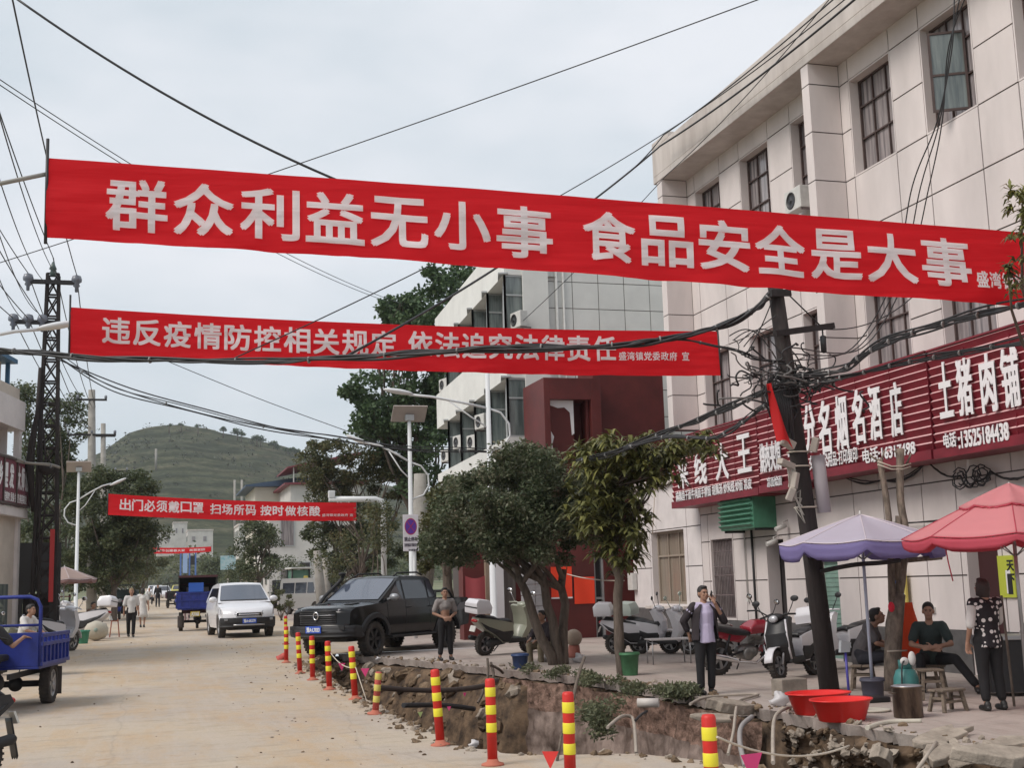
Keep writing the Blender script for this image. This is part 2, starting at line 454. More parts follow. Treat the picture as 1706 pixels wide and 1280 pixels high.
def tz(u, v):
    x, y = x0+(x1-x0)*u, y0+(y1-y0)*v
    d = depth(x, y)
    if d is None: return (x, y, gz(x, y)-0.17)
    return (x+0.05*fb(x*5, y*5, 9), y, gz(x, y)-0.17-d+0.05*fb(x*11, y*11, 4)*min(1, d*2))
mb.grid(NX, NY, tz); structure(mb.build('trench', M_soil))

# ---- poured concrete face of the far side of the trench
mb = MB()
def rw(u, v):
    y = 14.9+(23.9-14.9)*u; top = gz(8, y)-0.13-0.05*abs(fb(y*2.2, 0.4)); z = top-v*1.9
    return (xf(y)-0.12-0.09*fb(y*1.3, z*1.7, 6)-0.05*fb(y*5, z*5, 2)-0.10*v-(.05*fb(y*9, z*9, 5)+.04*fb(y*19, z*19, 3)+.05)*max(0, 1-v/.28), y, z)
mb.grid(170, 8, lambda u, v: rw(u, v*.26), 1); mb.grid(170, 26, lambda u, v: rw(u, .26+.74*v), 0)
tag(mb.build('retaining_wall', [M_retain, mat('exposed_reddish_aggregate', (0.33, 0.215, 0.17), 0.97, var=0.7, vs=9, c2=(0.10, 0.065, 0.05), bump=1.0, bs=30, spec=0.1, detail=9)]), 'mottled poured concrete face along the far side of the trench', 'wall')

# ---- bank of layered earth under the pavement lip at the near end, hollow behind
mb = MB()
def bank(u, v):
    y = 8.6+(15.0-8.6)*u; z = gz(8, y)-0.12-v*(0.62+0.22*fb(y*1.1, 3.0))
    return (xf(y)+0.02-0.16*fb(y*2.0, z*2.6, 6)-0.10*fb(y*6, z*7, 2)-0.05*fb(y*15, z*15, 4)+0.30*v*v, y, z+.03*fb(y*9, v*9, 7))
mb.grid(130, 16, bank); structure(mb.build('trench_bank', M_soil))

# ---- loose clods, stones and litter in the trench: nobody could count them
mb = MB(); rr = random.Random(3)
def rock(mb, c, s, m=0, r=rr):
    q = [r.uniform(0.65, 1.2) for _ in range(60)]; b = MB(); b.ell((0, 0, 0), (s*r.uniform(.8, 1.4), s*r.uniform(.7, 1.2), s*r.uniform(.45, .9)), 7, 5)
    b.v = [tuple(k*q[i % 60] for k in p) for i, p in enumerate(b.v)]
    mb.add(b.v, b.f, m, False, Matrix.Translation(Vector(c)) @ Euler((r.uniform(-.6, .6), r.uniform(-.6, .6), r.uniform(0, 6))).to_matrix().to_4x4())
for i in range(1500):
    y = rr.uniform(8.5, 30.8); x = rr.uniform(xn(y)+0.1, xf(y)-0.1) if xf(y)-xn(y) > 0.25 else None
    if x is None: continue
    d = depth(x, y)
    if d is None: continue
    rock(mb, (x, y, gz(x, y)-0.17-d), rr.choice([0.03, 0.04, 0.05, 0.07, 0.1, 0.14, 0.2]), rr.choice([0, 0, 0, 1, 2]))
for i in range(420):
    y = rr.uniform(8.8, 14.9); v_ = rr.random(); p_ = bank((y-8.6)/6.4, v_); rock(mb, (p_[0]-.02, p_[1], p_[2]), rr.choice([.025, .04, .05, .07]), rr.choice([0, 1, 1, 2]))
for i in range(700):                                             # spill of earth along the edges
    y = rr.uniform(9.5, 31); e = rr.random()
    x = xn(y)-abs(rr.gauss(0, 0.14)) if e < 0.6 else xf(y)+abs(rr.gauss(0.05, 0.2))
    rock(mb, (x, y, gz(x, y)+0.005), rr.choice([0.012, 0.018, 0.025, 0.04, 0.06]), rr.choice([0, 0, 1]))
for i in range(230):                                             # stones strayed onto the road
    y = rr.uniform(9, 42); x = rr.uniform(-2.5, 3.2); x = x if rr.random() < .4 else 3.2-abs(rr.gauss(0, .9)); rock(mb, (x, y, gz(x, y)+.003), rr.choice([.006, .009, .012, .02]), rr.choice([0, 1, 1, 2]))
tag(mb.build('rubble', [M_clay, M_slab, M_soil]), 'brown clods, stones and crumbs of dug earth in the trench', 'rubble', kind='stuff')

# ---- hill at the end of the street
CREST = [(-420, 900), (-200, 860), (40, 800), (120, 778), (170, 752), (215, 719), (260, 708), (300, 703), (345, 711), (390, 723), (440, 736), (500, 753), (560, 778), (640, 806), (760, 830), (1000, 860), (1500, 880), (2100, 900)]
HD = 720.0
crest = sorted((aY(px, py, HD).x, aY(px, py, HD).z) for px, py in CREST)
mb = MB()
def hz(u, v):
    x = crest[0][0]+(crest[-1][0]-crest[0][0])*u; y = 330+(980-330)*v
    t = max(0.0, min(1.0, (y-340)/(HD-340))); c = pl(crest, x*HD/max(y, HD*0.75))-gz(0, 340)
    s = t**1.25 if y <= HD else 1-((y-HD)/420)**2
    h = c*s
    h += (1.8*fb(x*0.018, y*0.018, 2)+0.9*fb(x*0.06, y*0.06, 5))*min(1, t*3)
    k = 4.2; q = h/k; f = q-math.floor(q); st = math.floor(q)+ (f*0.35 if f < 0.7 else 0.245+(f-0.7)*2.52)
    h = h*0.45+st*k*0.55 if t < 0.97 else h
    return (x, y, gz(0, 340)-0.6+h)
mb.grid(210, 130, hz)
M_hill = bpy.data.materials.new('terraced_hillside'); M_hill.use_nodes = True
N, L = M_hill.node_tree.nodes, M_hill.node_tree.links; b = N['Principled BSDF']; b.inputs['Roughness'].default_value = 1.0; b.inputs['Specular IOR Level'].default_value = 0.05
tc = N.new('ShaderNodeTexCoord'); mp = N.new('ShaderNodeMapping'); mp.inputs['Scale'].default_value = (0.018, 0.03, 0.22)
n1 = N.new('ShaderNodeTexNoise'); n1.inputs['Scale'].default_value = 1.0; n1.inputs['Detail'].default_value = 8; n1.inputs['Roughness'].default_value = 0.72
ra = N.new('ShaderNodeValToRGB'); e = ra.color_ramp.elements
e[0].position, e[0].color, e[1].position, e[1].color = 0.33, (0.032, 0.042, 0.028, 1), 0.70, (0.165, 0.14, 0.095, 1)
k = e.new(0.5); k.color = (0.085, 0.092, 0.056, 1)
L.new(tc.outputs['Object'], mp.inputs['Vector']); L.new(mp.outputs['Vector'], n1.inputs['Vector']); L.new(n1.outputs['Fac'], ra.inputs['Fac'])
n2 = N.new('ShaderNodeTexNoise'); n2.inputs['Scale'].default_value = 0.35; n2.inputs['Detail'].default_value = 6; n2.inputs['Roughness'].default_value = 0.8
L.new(tc.outputs['Object'], n2.inputs['Vector'])
r2 = N.new('ShaderNodeValToRGB'); r2.color_ramp.elements[0].position = 0.4; r2.color_ramp.elements[0].color = (0.35, 0.4, 0.35, 1); r2.color_ramp.elements[1].position = 0.62
L.new(n2.outputs['Fac'], r2.inputs['Fac'])
mx = N.new('ShaderNodeMix'); mx.data_type = 'RGBA'; mx.blend_type = 'MULTIPLY'; mx.inputs['Factor'].default_value = 0.85
L.new(ra.outputs['Color'], mx.inputs['A']); L.new(r2.outputs['Color'], mx.inputs['B'])
wv = N.new('ShaderNodeTexWave'); wv.wave_type = 'BANDS'; wv.bands_direction = 'Z'; wv.inputs['Scale'].default_value = 0.055; wv.inputs['Distortion'].default_value = 16.0; wv.inputs['Detail'].default_value = 3; wv.inputs['Detail Scale'].default_value = 0.25
r3 = N.new('ShaderNodeValToRGB'); r3.color_ramp.elements[0].position = 0.15; r3.color_ramp.elements[0].color = (0.42, 0.45, 0.42, 1); r3.color_ramp.elements[1].position = 0.6; r3.color_ramp.elements[1].color = (1, 1, 1, 1)
m4 = N.new('ShaderNodeMix'); m4.data_type = 'RGBA'; m4.blend_type = 'MULTIPLY'; m4.inputs['Factor'].default_value = 0.6
L.new(tc.outputs['Object'], wv.inputs['Vector']); L.new(wv.outputs['Fac'], r3.inputs['Fac']); L.new(mx.outputs['Result'], m4.inputs['A']); L.new(r3.outputs['Color'], m4.inputs['B']); L.new(m4.outputs['Result'], b.inputs['Base Color'])
structure(mb.build('hill', M_hill))
hill_v = mb.v
# ------------------------------------------------------------------ building materials
M_cream = mat('cream_render', (0.70, 0.635, 0.615), 0.85, var=0.17, vs=1.1, bump=0.12, bs=60, detail=9, stretch=(1, 1, .35))
M_joint = mat('dark_joint', (0.10, 0.085, 0.08), 0.9)
M_grime = mat('rain_streaked_render', (0.60, 0.55, 0.515), 0.9, var=0.30, vs=1.2, c2=(0.45, 0.40, 0.37), bump=0.2, bs=40, stretch=(1.5, 1.5, 0.25), detail=9)
M_white = mat('whitewash', (0.71, 0.66, 0.65), 0.88, var=0.16, vs=1.4, bump=0.15, bs=40)
M_tile = mat('pale_tile_wall', (0.74, 0.735, 0.70), 0.6, var=0.12, vs=1.0, bump=0.1, bs=50)
M_steel = mat('brown_window_steel', (0.085, 0.055, 0.05), 0.55, var=0.3, vs=8)
M_alu = mat('grey_window_frame', (0.42, 0.43, 0.43), 0.45, 0.3)
M_pane = mat('curtained_glass', (0.34, 0.30, 0.30), 0.10, var=0.5, vs=2.6, c2=(0.11, 0.10, 0.105), spec=0.8, stretch=(5, 5, 0.25))
M_pane2 = mat('grey_green_glass', (0.22, 0.25, 0.24), 0.06, var=0.55, vs=2.2, c2=(0.09, 0.11, 0.11), spec=0.8, stretch=(4, 4, 0.3))
M_plinth = mat('dark_stone_plinth', (0.115, 0.11, 0.11), 0.55, var=0.35, vs=5, bump=0.2)
M_red = mat('maroon_sign_metal', (0.22, 0.016, 0.030), 0.5, var=0.35, vs=2.0, stretch=(1, 1, 2))
M_redd = mat('dark_red_cladding', (0.125, 0.020, 0.018), 0.55, var=0.35, vs=1.3, bump=0.1)
M_lip = mat('pink_slat_edge', (0.72, 0.45, 0.45), 0.6)
M_wht = mat('white_lettering', (0.80, 0.78, 0.79), 0.5)
M_green = mat('green_painted_metal', (0.075, 0.25, 0.155), 0.5, var=0.25, vs=5)
M_shut = mat('grey_green_shutter', (0.23, 0.36, 0.30), 0.55, var=0.2, vs=4)
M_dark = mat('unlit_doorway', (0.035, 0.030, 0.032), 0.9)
M_grate = mat('old_grating', (0.17, 0.13, 0.13), 0.6, var=0.3, vs=9)
M_acw = mat('aged_white_plastic', (0.60, 0.59, 0.56), 0.5, var=0.15, vs=6)
M_blk = mat('black_plastic', (0.022, 0.022, 0.024), 0.5)
M_rope = mat('pale_cord', (0.55, 0.48, 0.40), 0.8)

# ------------------------------------------------------------------ shop building on the right
BX = 13.0
shop = thing('shop_building', 'cream panelled three storey building with shop signs on the right of the street', 'building', (0, 0, 0))
WINY = [(26.03, 27.43), (23.62, 25.02), (21.22, 22.64), (18.92, 20.32), (16.6, 18.0), (14.2, 15.6), (11.85, 13.25), (9.5, 10.9)]
def S(px, py, x=BX): p = aX(px, py, x); return p.y, p.z
def span(pxl, pxr, py, x=BX):
    a, b = S(pxl, py, x)[0], S(pxr, py, x)[0]; return (min(a, b), max(a, b))
OPEN = [(a, b, z0, z1) for a, b in WINY for z0, z1 in ((5.2, 7.02), (9.18, 11.12))]
GDOOR = span(1279, 1310, 950); GSH = span(1371, 1402, 1000); GD2 = span(1612, 1668, 950)
OPEN += [(26.42, 27.62, 0.75, 2.62), (GDOOR[0], GDOOR[1], 0.05, 2.5), (GSH[0], GSH[1], 0.05, 2.0), (GD2[0], GD2[1], 0.02, 2.32)]
def facade(parent, ya, yb, zs, ylines, openings, X, name='wall', md=None, gap=0.013, thick=0.32, proud=0.016):
    yl = sorted(set([ya, yb]+[v for v in ylines if ya < v < yb]+[v for o in openings for v in o[:2] if ya < v < yb]))
    zl = sorted(set(zs+[v for o in openings for v in o[2:]]))
    keep = [yl[0]]
    for v in yl[1:]:
        if v-keep[-1] > 0.02: keep.append(v)
    yl = keep; mb = MB()
    hit = lambda y, z: any(o[0] < y < o[1] and o[2] < z < o[3] for o in openings)
    for i in range(len(yl)-1):
        for j in range(len(zl)-1):
            y0, y1, z0, z1 = yl[i], yl[i+1], zl[j], zl[j+1]
            if hit((y0+y1)/2, (z0+z1)/2): continue
            mb.b2((X, y0, z0), (X+thick, y1, z1), 0)
    # panels: merge the cells between real joint lines
    zj = sorted(set(zs)); yj = sorted(set([ya, yb]+[v for v in ylines if ya < v < yb]))
    for i in range(len(yj)-1):
        for j in range(len(zj)-1):
            y0, y1, z0, z1 = yj[i]+gap, yj[i+1]-gap, zj[j]+gap, zj[j+1]-gap
            sub_y = sorted(set([y0, y1]+[v for o in openings for v in o[:2] if y0 < v < y1]))
            sub_z = sorted(set([z0, z1]+[v for o in openings for v in o[2:] if z0 < v < z1]))
            for a in range(len(sub_y)-1):
                for b in range(len(sub_z)-1):
                    if hit((sub_y[a]+sub_y[a+1])/2, (sub_z[b]+sub_z[b+1])/2): continue
                    mb.b2((X-proud, sub_y[a], sub_z[b]), (X-0.001, sub_y[a+1], sub_z[b+1]), 1)
    for o in openings:
        y0, y1, z0, z1 = o
        for lo, hi in (((X-proud+.002, y0, z0), (X+thick-.04, y0+.03, z1)), ((X-proud+.002, y1-.03, z0), (X+thick-.04, y1, z1)),
                       ((X-proud+.002, y0+.03, z1-.03), (X+thick-.04, y1-.03, z1)), ((X-proud+.002, y0+.03, z0), (X+thick-.04, y1-.03, z0+.03))):
            mb.b2(lo, hi, 1)
    return mb.build(name, md or [M_joint, M_cream], parent)
YL = sorted(set([v for w in WINY for v in w]))
facade(shop, 6.0, 28.1, [3.2, 4.2, 5.2, 6.1, 7.02, 8.1, 9.18, 10.15, 11.12, 11.62], YL, [o for o in OPEN if o[2] > 4], BX)
gl = sorted([25.35, 25.85, 27.7, 26.4, 21.2, 20.2, 19.0, 18.05, 17.0, 15.0, 12.0, 9.0, 23.2])
facade(shop, 6.0, 28.1, [0.0, 0.72, 1.62, 2.55, 3.2], gl, [o for o in OPEN if o[2] < 4], BX)
mb = MB()                                                        # body behind the facades
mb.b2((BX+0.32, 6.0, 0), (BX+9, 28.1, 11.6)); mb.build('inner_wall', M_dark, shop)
mb = MB()                                                        # dark stone base in stretches between the doors
cuts = sorted([GDOOR, GSH, GD2]); y = 6.0
for a, b in cuts+[(28.1, 28.1)]:
    if b-y > 0.1 and a > y: mb.b2((BX-0.05, y, -0.05), (BX-0.017, a, 0.72))
    y = b
mb.build('plinth', M_plinth, shop, bevel=0.006)
mb = MB()                                                        # roof overhang with its parapet
mb.b2((12.3, 6.0, 11.55), (BX+9, 28.35, 11.72)); mb.b2((12.3, 6.0, 11.72), (12.52, 28.35, 12.45))
mb.b2((12.3, 27.35, 12.45), (12.55, 28.35, 12.62)); mb.b2((12.52, 28.1, 11.72), (BX+9, 28.35, 12.45))
mb.build('parapet', M_grime, shop, bevel=0.012)
for y0, y1 in ((27.86, 28.16), (20.63, 20.9), (10.98, 11.25)):
    mb = MB(); zz = [5.25, 6.1, 7.02, 8.1, 9.18, 10.15, 11.12, 11.545]
    for z0, z1 in zip(zz, zz[1:]):
        mb.b2((12.315, y0+.004, z0), (BX-.02, y1-.004, z1), 0)
        mb.b2((12.312, y0, z0+.012), (12.97, y1, z1-.012), 1)
    mb.build('pilaster', [M_joint, M_cream], shop)
def steel_window(w, h, cols, rows, m, parent, name='window', pane=None, t=0.034, sash=False):
    mb = MB(); d = 0.05                                          # local: y along the wall, x outwards negative, origin at bottom centre
    for y in (-w/2+t/2, w/2-t/2): mb.box((0, y, h/2), (d, t, h))
    for z in (t/2, h-t/2): mb.box((0.001, 0, z), (d, w-2*t, t))
    for c in range(1, cols): mb.box((0.003, -w/2+w*c/cols, h/2), (d*.8, t*.7, h-2*t))
    for r in rows: mb.box((-0.004, 0, h*r), (d*.8, w-2*t, t*.8))
    f = mb.build(name, m, parent)
    p = MB().box((0.03, 0, h/2), (0.012, w-0.02, h-0.02)).build('pane', pane or M_pane, f)
    return f
WX = BX+0.20
w3 = steel_window(1.34, 1.88, 3, (0.38, 0.72), M_steel, shop); w2 = steel_window(1.34, 1.76, 3, (0.62,), M_steel, shop)
first = True
for i, (a, b) in enumerate(WINY):
    for z0, w in ((5.23, w2), (9.21, w3)):
        o = w if i == 0 else copy_tree(w, shop)
        o.location = (WX, (a+b)/2, z0)
mb = MB(); y0 = 16.85                                             # the one sash that stands open
T = Matrix.Translation((WX-0.02, 17.03, 9.3)) @ Matrix.Rotation(R(62), 4, 'Z')
for lo, hi in (((-.02, 0, 0), (.02, .04, 1.4)), ((-.02, .56, 0), (.02, .60, 1.4)), ((-.02, .04, 0), (.02, .56, .04)), ((-.02, .04, 1.36), (.02, .56, 1.4)), ((-.02, .04, .62), (.02, .56, .66))): mb.b2(lo, hi, 0, T)
sh = mb.build('open_sash', M_steel, shop); MB().b2((-.004, .04, .04), (.004, .56, 1.36), 0, T).build('pane', M_pane2, sh)
# barred window, doors and shutter of the ground floor
mb = MB(); yb0, yb1 = 26.45, 27.59
for k in range(15): mb.cyl((BX+.06, yb0+(yb1-yb0)*k/14, .78), (BX+.06, yb0+(yb1-yb0)*k/14, 2.59), 0.011, n=6)
for z in (.8, 1.3, 1.75, 1.95, 2.3, 2.57): mb.b2((BX+.045, yb0, z-.012), (BX+.075, yb1, z+.012))
bg = mb.build('window_grating', M_grate, shop)
MB().b2((BX+.2, yb0, .78), (BX+.215, yb1, 2.59)).build('pane', M_pane, bg)
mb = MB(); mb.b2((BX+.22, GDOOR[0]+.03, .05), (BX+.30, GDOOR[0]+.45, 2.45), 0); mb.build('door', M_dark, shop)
mb = MB(); n = 22
for k in range(n):
    z = .06+1.92*k/n; mb.b2((BX+.06+.014*(k % 2), GSH[0]+.03, z), (BX+.10, GSH[1]-.03, z+1.92/n-.006))
mb.build('roller_shutter', M_shut, shop)
mb = MB(); mb.b2((BX+.2, GD2[0]+.03, .02), (BX+.28, GD2[1]-.03, 2.3)); mb.build('door', mat('dark_red_door', (0.05, 0.014, 0.016), 0.5), shop)
# yellow-green poster by the door, upright painted board, small wall boxes
mb = MB(); a, b = span(1668, 1694, 960); z0, z1 = S(1680, 996)[1], S(1680, 926)[1]
mb.b2((BX-.05, a, z0), (BX-.018, b, z1), 0); mb.b2((BX-.054, a+.08, z0+.06), (BX-.051, b-.18, z0+.42), 1); mb.b2((BX-.0545, a+.05, z0+.05), (BX-.0512, a+.16, z0+.36), 2)
FR = lambda x, y, z: frame((x, y, z), (0, -1, 0), (0, 0, 1))
letter(mb, '天', 0, .17, 0, .17, FR(BX-.052, b-.22, z1-.24), .03, 2); letter(mb, '下', 0, .17, 0, .17, FR(BX-.052, b-.22, z1-.45), .03, 2)
tag(mb.build('poster', [mat('yellow_green_print', (0.50, 0.55, 0.06), 0.5), M_wht, M_blk]), 'yellow green phone poster on the wall beside the dark shop door', 'poster')
mb = MB(); a, b = span(1502, 1522, 1000); z0, z1 = S(1512, 1062)[1], S(1512, 952)[1]
mb.b2((BX-.14, a, z0), (BX-.10, b, z1), 0); mb.b2((BX-.145, a+.05, z0+.05), (BX-.141, b-.05, z1-.05), 1)
for k, ch in enumerate('口旅天下'): letter(mb, ch, 0, b-a-.14, 0, .22, FR(BX-.147, b-.07, z1-.30-.29*k), .03, 2 if k < 3 else 3)
tag(mb.build('upright_board', [mat('board_yellow', (0.52, 0.42, 0.10), 0.6), mat('board_pale_blue', (0.50, 0.62, 0.70), 0.6), mat('board_blue', (0.03, 0.10, 0.33), 0.5), M_blk]), 'narrow upright board with blue characters leaning behind the roped trunks', 'signboard')
for px, py, w, h in ((1493, 1000, .13, .2), (1558, 1017, .1, .1)):
    y, z = S(px, py); mb = MB(); mb.b2((BX-.05, y-w/2, z-h/2), (BX-.017, y+w/2, z+h/2)); mb.build('socket_box', M_acw, shop)
# conduit down the white pier
y, z = S(1246, 950); mb = MB(); mb.tube([(BX-.04, y+.1, 3.2), (BX-.04, y, 2.6), (BX-.04, y-.02, 1.25)], .012, 6); mb.box((BX-.045, y-.02, 1.2), (.05, .07, .1)); mb.build('conduit', M_acw, shop)
mb = MB(); y = S(1258, 950)[0]; mb.tube([(BX-.035, y, 3.2), (BX-.035, y, .1)], .03, 8); mb.build('drain_pipe', M_blk, shop)

# ------------------------------------------------------------------ low wing with the tall curtained window
wing = thing('side_wing', 'low white wing with tall curtained window left of the noodle sign', 'building', (0, 0, 0))
facade(wing, 28.12, 32.6, [0.05, 0.95, 2.0, 2.97, 4.1], [28.95, 31.35], [(29.12, 31.27, 1.04, 2.96)], BX+.01, md=[M_joint, M_white])
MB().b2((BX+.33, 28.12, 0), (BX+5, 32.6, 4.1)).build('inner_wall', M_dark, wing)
mb = MB(); mb.b2((BX-.12, 28.15, 4.1), (BX+5, 32.7, 4.28)); mb.build('roof_slab', M_grime, wing, bevel=.01)
MB().b2((BX-.08, 28.9, .05), (BX-.008, 32.6, .95)).build('plinth', M_plinth, wing, bevel=.01)
MB().b2((BX-.2, 28.95, .95), (BX-.01, 31.4, 1.03)).build('sill', M_grime, wing, bevel=.01)
ww = steel_window(2.08, 1.86, 3, (0.66,), mat('tan_frame', (0.30, 0.25, 0.20), 0.5), wing, pane=mat('brown_curtain', (0.27, 0.225, 0.18), 0.25, var=.3, vs=3, stretch=(9, 9, .15)), t=.06); ww.location = (BX+.18, 30.195, 1.07)
y, z = S(1057, 970); mb = MB(); mb.b2((BX-.16, y-.25, z-.22), (BX-.02, y+.1, z+.24)); mb.build('meter_box', M_acw, wing, bevel=.01)

# ------------------------------------------------------------------ shop signs of slatted red metal
def slat_sign(name, label, y0, y1, z0, z1, rows, x=12.35, lip=True):
    t = thing(name, label, 'shop sign', (x, (y0+y1)/2, z0), 0, 'slatted shop signs')
    w, h = y1-y0, z1-z0; mb = MB()
    mb.b2((.06, -w/2, 0), (.62, w/2, h), 0); mb.b2((-.03, -w/2, 0), (.06, w/2, .16), 0)
    n = int((h-.16)/.125); st = (h-.16)/n
    for k in range(n):
        a = .16+k*st
        vs = [(0.045, -w/2, a), (0.045, w/2, a), (-.005, w/2, a+st*.78), (-.005, -w/2, a+st*.78), (0.045, -w/2, a+st), (0.045, w/2, a+st)]
        mb.add(vs, [(0, 3, 2, 1)], 0); mb.add(vs, [(3, 4, 5, 2)], 1)
    for k in range(int(w/1.1)+1):
        yy = -w/2+1.1*k
        mb.box((.03, yy, h/2), (.035, .012, h-.2), 0)
    mb.b2((-.012, -w/2, h), (.62, w/2, h+.03), 0)
    mb.build('slat_panel', [M_red, M_lip], t)
    for tx, ya, yb, za, zb, bold in rows:                        # yb: left edge seen from the street
        lb = MB(); letter(lb, tx, 0, yb-ya, 0, zb-za, frame((-.035, yb-(y0+y1)/2, za-z0), (0, -1, 0), (0, 0, 1)), bold, 0, .008); lb.build('lettering', M_wht, t)
    return t
XS = 12.30
def row(tx, pxa, pxb, pyt, pyb, bold=.014):
    a, b = S((pxa), (pyt+pyb)/2, XS)[0], S(pxb, (pyt+pyb)/2, XS)[0]; pm = (pxa+pxb)/2
    return (tx, min(a, b), max(a, b), S(pm, pyb, XS)[1], S(pm, pyt, XS)[1], bold)
slat_sign('shop_sign', 'red slatted noodle shop sign ending in two wide white characters', 23.75, 28.25, 3.38, 5.04,
    [row('米', 1128, 1146, 770, 815), row('线', 1156, 1176, 752, 808), row('大', 1191, 1212, 738, 800), row('王', 1227, 1250, 723, 788),
     row('麻辣鱼干面牛肉面手擀面 胡辣汤 炒米线 炒面 凉皮', 1125, 1252, 808, 826, .01)])
slat_sign('shop_sign', 'narrow red slatted sign half hidden behind the leaning black pole', 22.15, 23.72, 3.40, 5.06,
    [row('烧肉夹馍', 1265, 1300, 736, 786), row('凉面烩面', 1277, 1302, 794, 811, .01)])
slat_sign('shop_sign', 'long red slatted tobacco and liquor shop sign right of the black pole', 17.68, 22.1, 3.50, 5.27,
    [row('缘', 1310, 1331, 700, 765), row('分', 1339, 1357, 674, 756)]+[row(c, a, a+20, t, t+92) for c, a, t in (('名', 1363, 667), ('烟', 1391, 658), ('名', 1419, 649), ('酒', 1447, 642), ('店', 1482, 636))]
    + [row('交通 办公用品-打印复印', 1347, 1428, 752, 777, .01), row('电话:16317498', 1436, 1524, 740, 766, .015)])
slat_sign('shop_sign', 'red slatted butcher sign with a phone number at the right edge', 9.0, 17.62, 3.49, 5.26,
    [row('土', 1562, 1585, 602, 697), row('猪', 1593, 1619, 596, 693), row('肉', 1632, 1658, 588, 688), row('铺', 1667, 1697, 578, 680),
     row('电话', 1571, 1592, 721, 746, .02), row(':13525184438', 1595, 1680, 711, 741, .02)])

# ------------------------------------------------------------------ fittings on the shop front
ya, yb = span(1221, 1277, 860, 12.75)
t = thing('louvred_box', 'green louvred metal box hanging above the dark doorway under the signs', 'louvred box', (12.4, (ya+yb)/2, 2.72))
mb = MB(); w = yb-ya; mb.b2((.04, -w/2, 0), (.59, w/2, .68))
mb.build('casing', M_green, t, bevel=.01)
mb = MB()
for k in range(6): mb.box((.01, 0, .07+.105*k), (.09, w-.03, .02), 0, (0, R(38), 0))
mb.build('louvre', M_green, t); MB().b2((.1, -w/2+.05, -.05), (.59, -w/2+.09, -.002)).build('bracket', M_blk, t); MB().b2((.1, w/2-.09, -.05), (.59, w/2-.05, -.002)).build('bracket', M_blk, t)
for px, py, lab in ((1287, 905, 'white dome camera box hanging beside the dark doorway'), (1302, 880, 'white tube camera on a bracket under the green box')):
    y, z = S(px, py, 12.8); t = thing('security_camera', lab, 'camera', (12.8, y, z))
    MB().tube([(-.14, 0, -.03), (.1, 0, .05)], .05, 10).build('camera_body', M_acw, t); MB().tube([(.05, 0, .03), (.05, .05, .12), (.18, .05, .16)], .012, 6).build('bracket', M_acw, t)
# black cable loops under the butcher sign
rc = random.Random(5)
def sag(p, q, s, n=14, jit=0.0):
    p, q = Vector(p), Vector(q)
    return [p.lerp(q, i/n)+Vector((rc.uniform(-jit, jit), rc.uniform(-jit, jit), -4*s*(i/n)*(1-i/n)+rc.uniform(-jit, jit))) for i in range(n+1)]
mb = MB()
pts = [(1400, 790), (1470, 800), (1545, 768), (1600, 793), (1625, 800), (1650, 785), (1706, 795)]
P_ = [aX(a, b, 12.88) for a, b in pts]
for k in range(len(P_)-1):
    for r_ in range(3): mb.tube(sag(P_[k], P_[k+1], .05+.12*rc.random(), 10, .008), .013, 5)
for k in range(9):
    a = P_[3].lerp(P_[5], rc.random()); r0 = rc.uniform(.08, .2); mb.tube([a+Vector((-.05+.02*math.sin(q*2.3), r0*math.cos(q*.5+k)-.0, r0*.9*math.sin(q*.5+k)-.05)) for q in range(12)], .011, 5)
mb.tube(sag(aX(1430, 868, 12.9), aX(1700, 850, 12.9), .1, 12), .012, 5)
tag(mb.build('wall_cables', M_blk), 'tangled black cables looping on the wall under the butcher sign', 'cables')

# ------------------------------------------------------------------ tiled building behind with saw-tooth windows
tb = thing('tiled_building', 'pale tiled building with saw tooth bay windows behind the red box', 'building', (0, 0, 0))
X0, Y0, TOP = 11.9, 36.1, 12.3
mb = MB(); s = 0.86
mb.b2((X0, Y0+.02, 0), (X0+8.5, Y0+13, TOP), 0)
for i in range(10):
    for j in range(15):
        z0, z1 = j*.84+.012, min(TOP, (j+1)*.84)-.012
        if z1-z0 < .05: continue
        mb.b2((X0+i*s+.012, Y0, z0), (X0+(i+1)*s-.012, Y0+.019, z1), 1)
mb.build('end_wall', [M_joint, M_tile], tb)
MB().b2((X0-.05, Y0-.1, TOP), (X0+8.6, Y0+13, TOP+.22)).build('roof_edge', mat('dark_roof_edge', (.07, .07, .08), .7), tb)
mb = MB(); mb.tube([(X0+.32, Y0-.05, 12), (X0+.32, Y0-.05, .2)], .05, 8); mb.tube([(X0+.55, Y0-.05, 12), (X0+.55, Y0-.05, .2)], .035, 8); mb.build('drain_pipe', M_acw, tb)
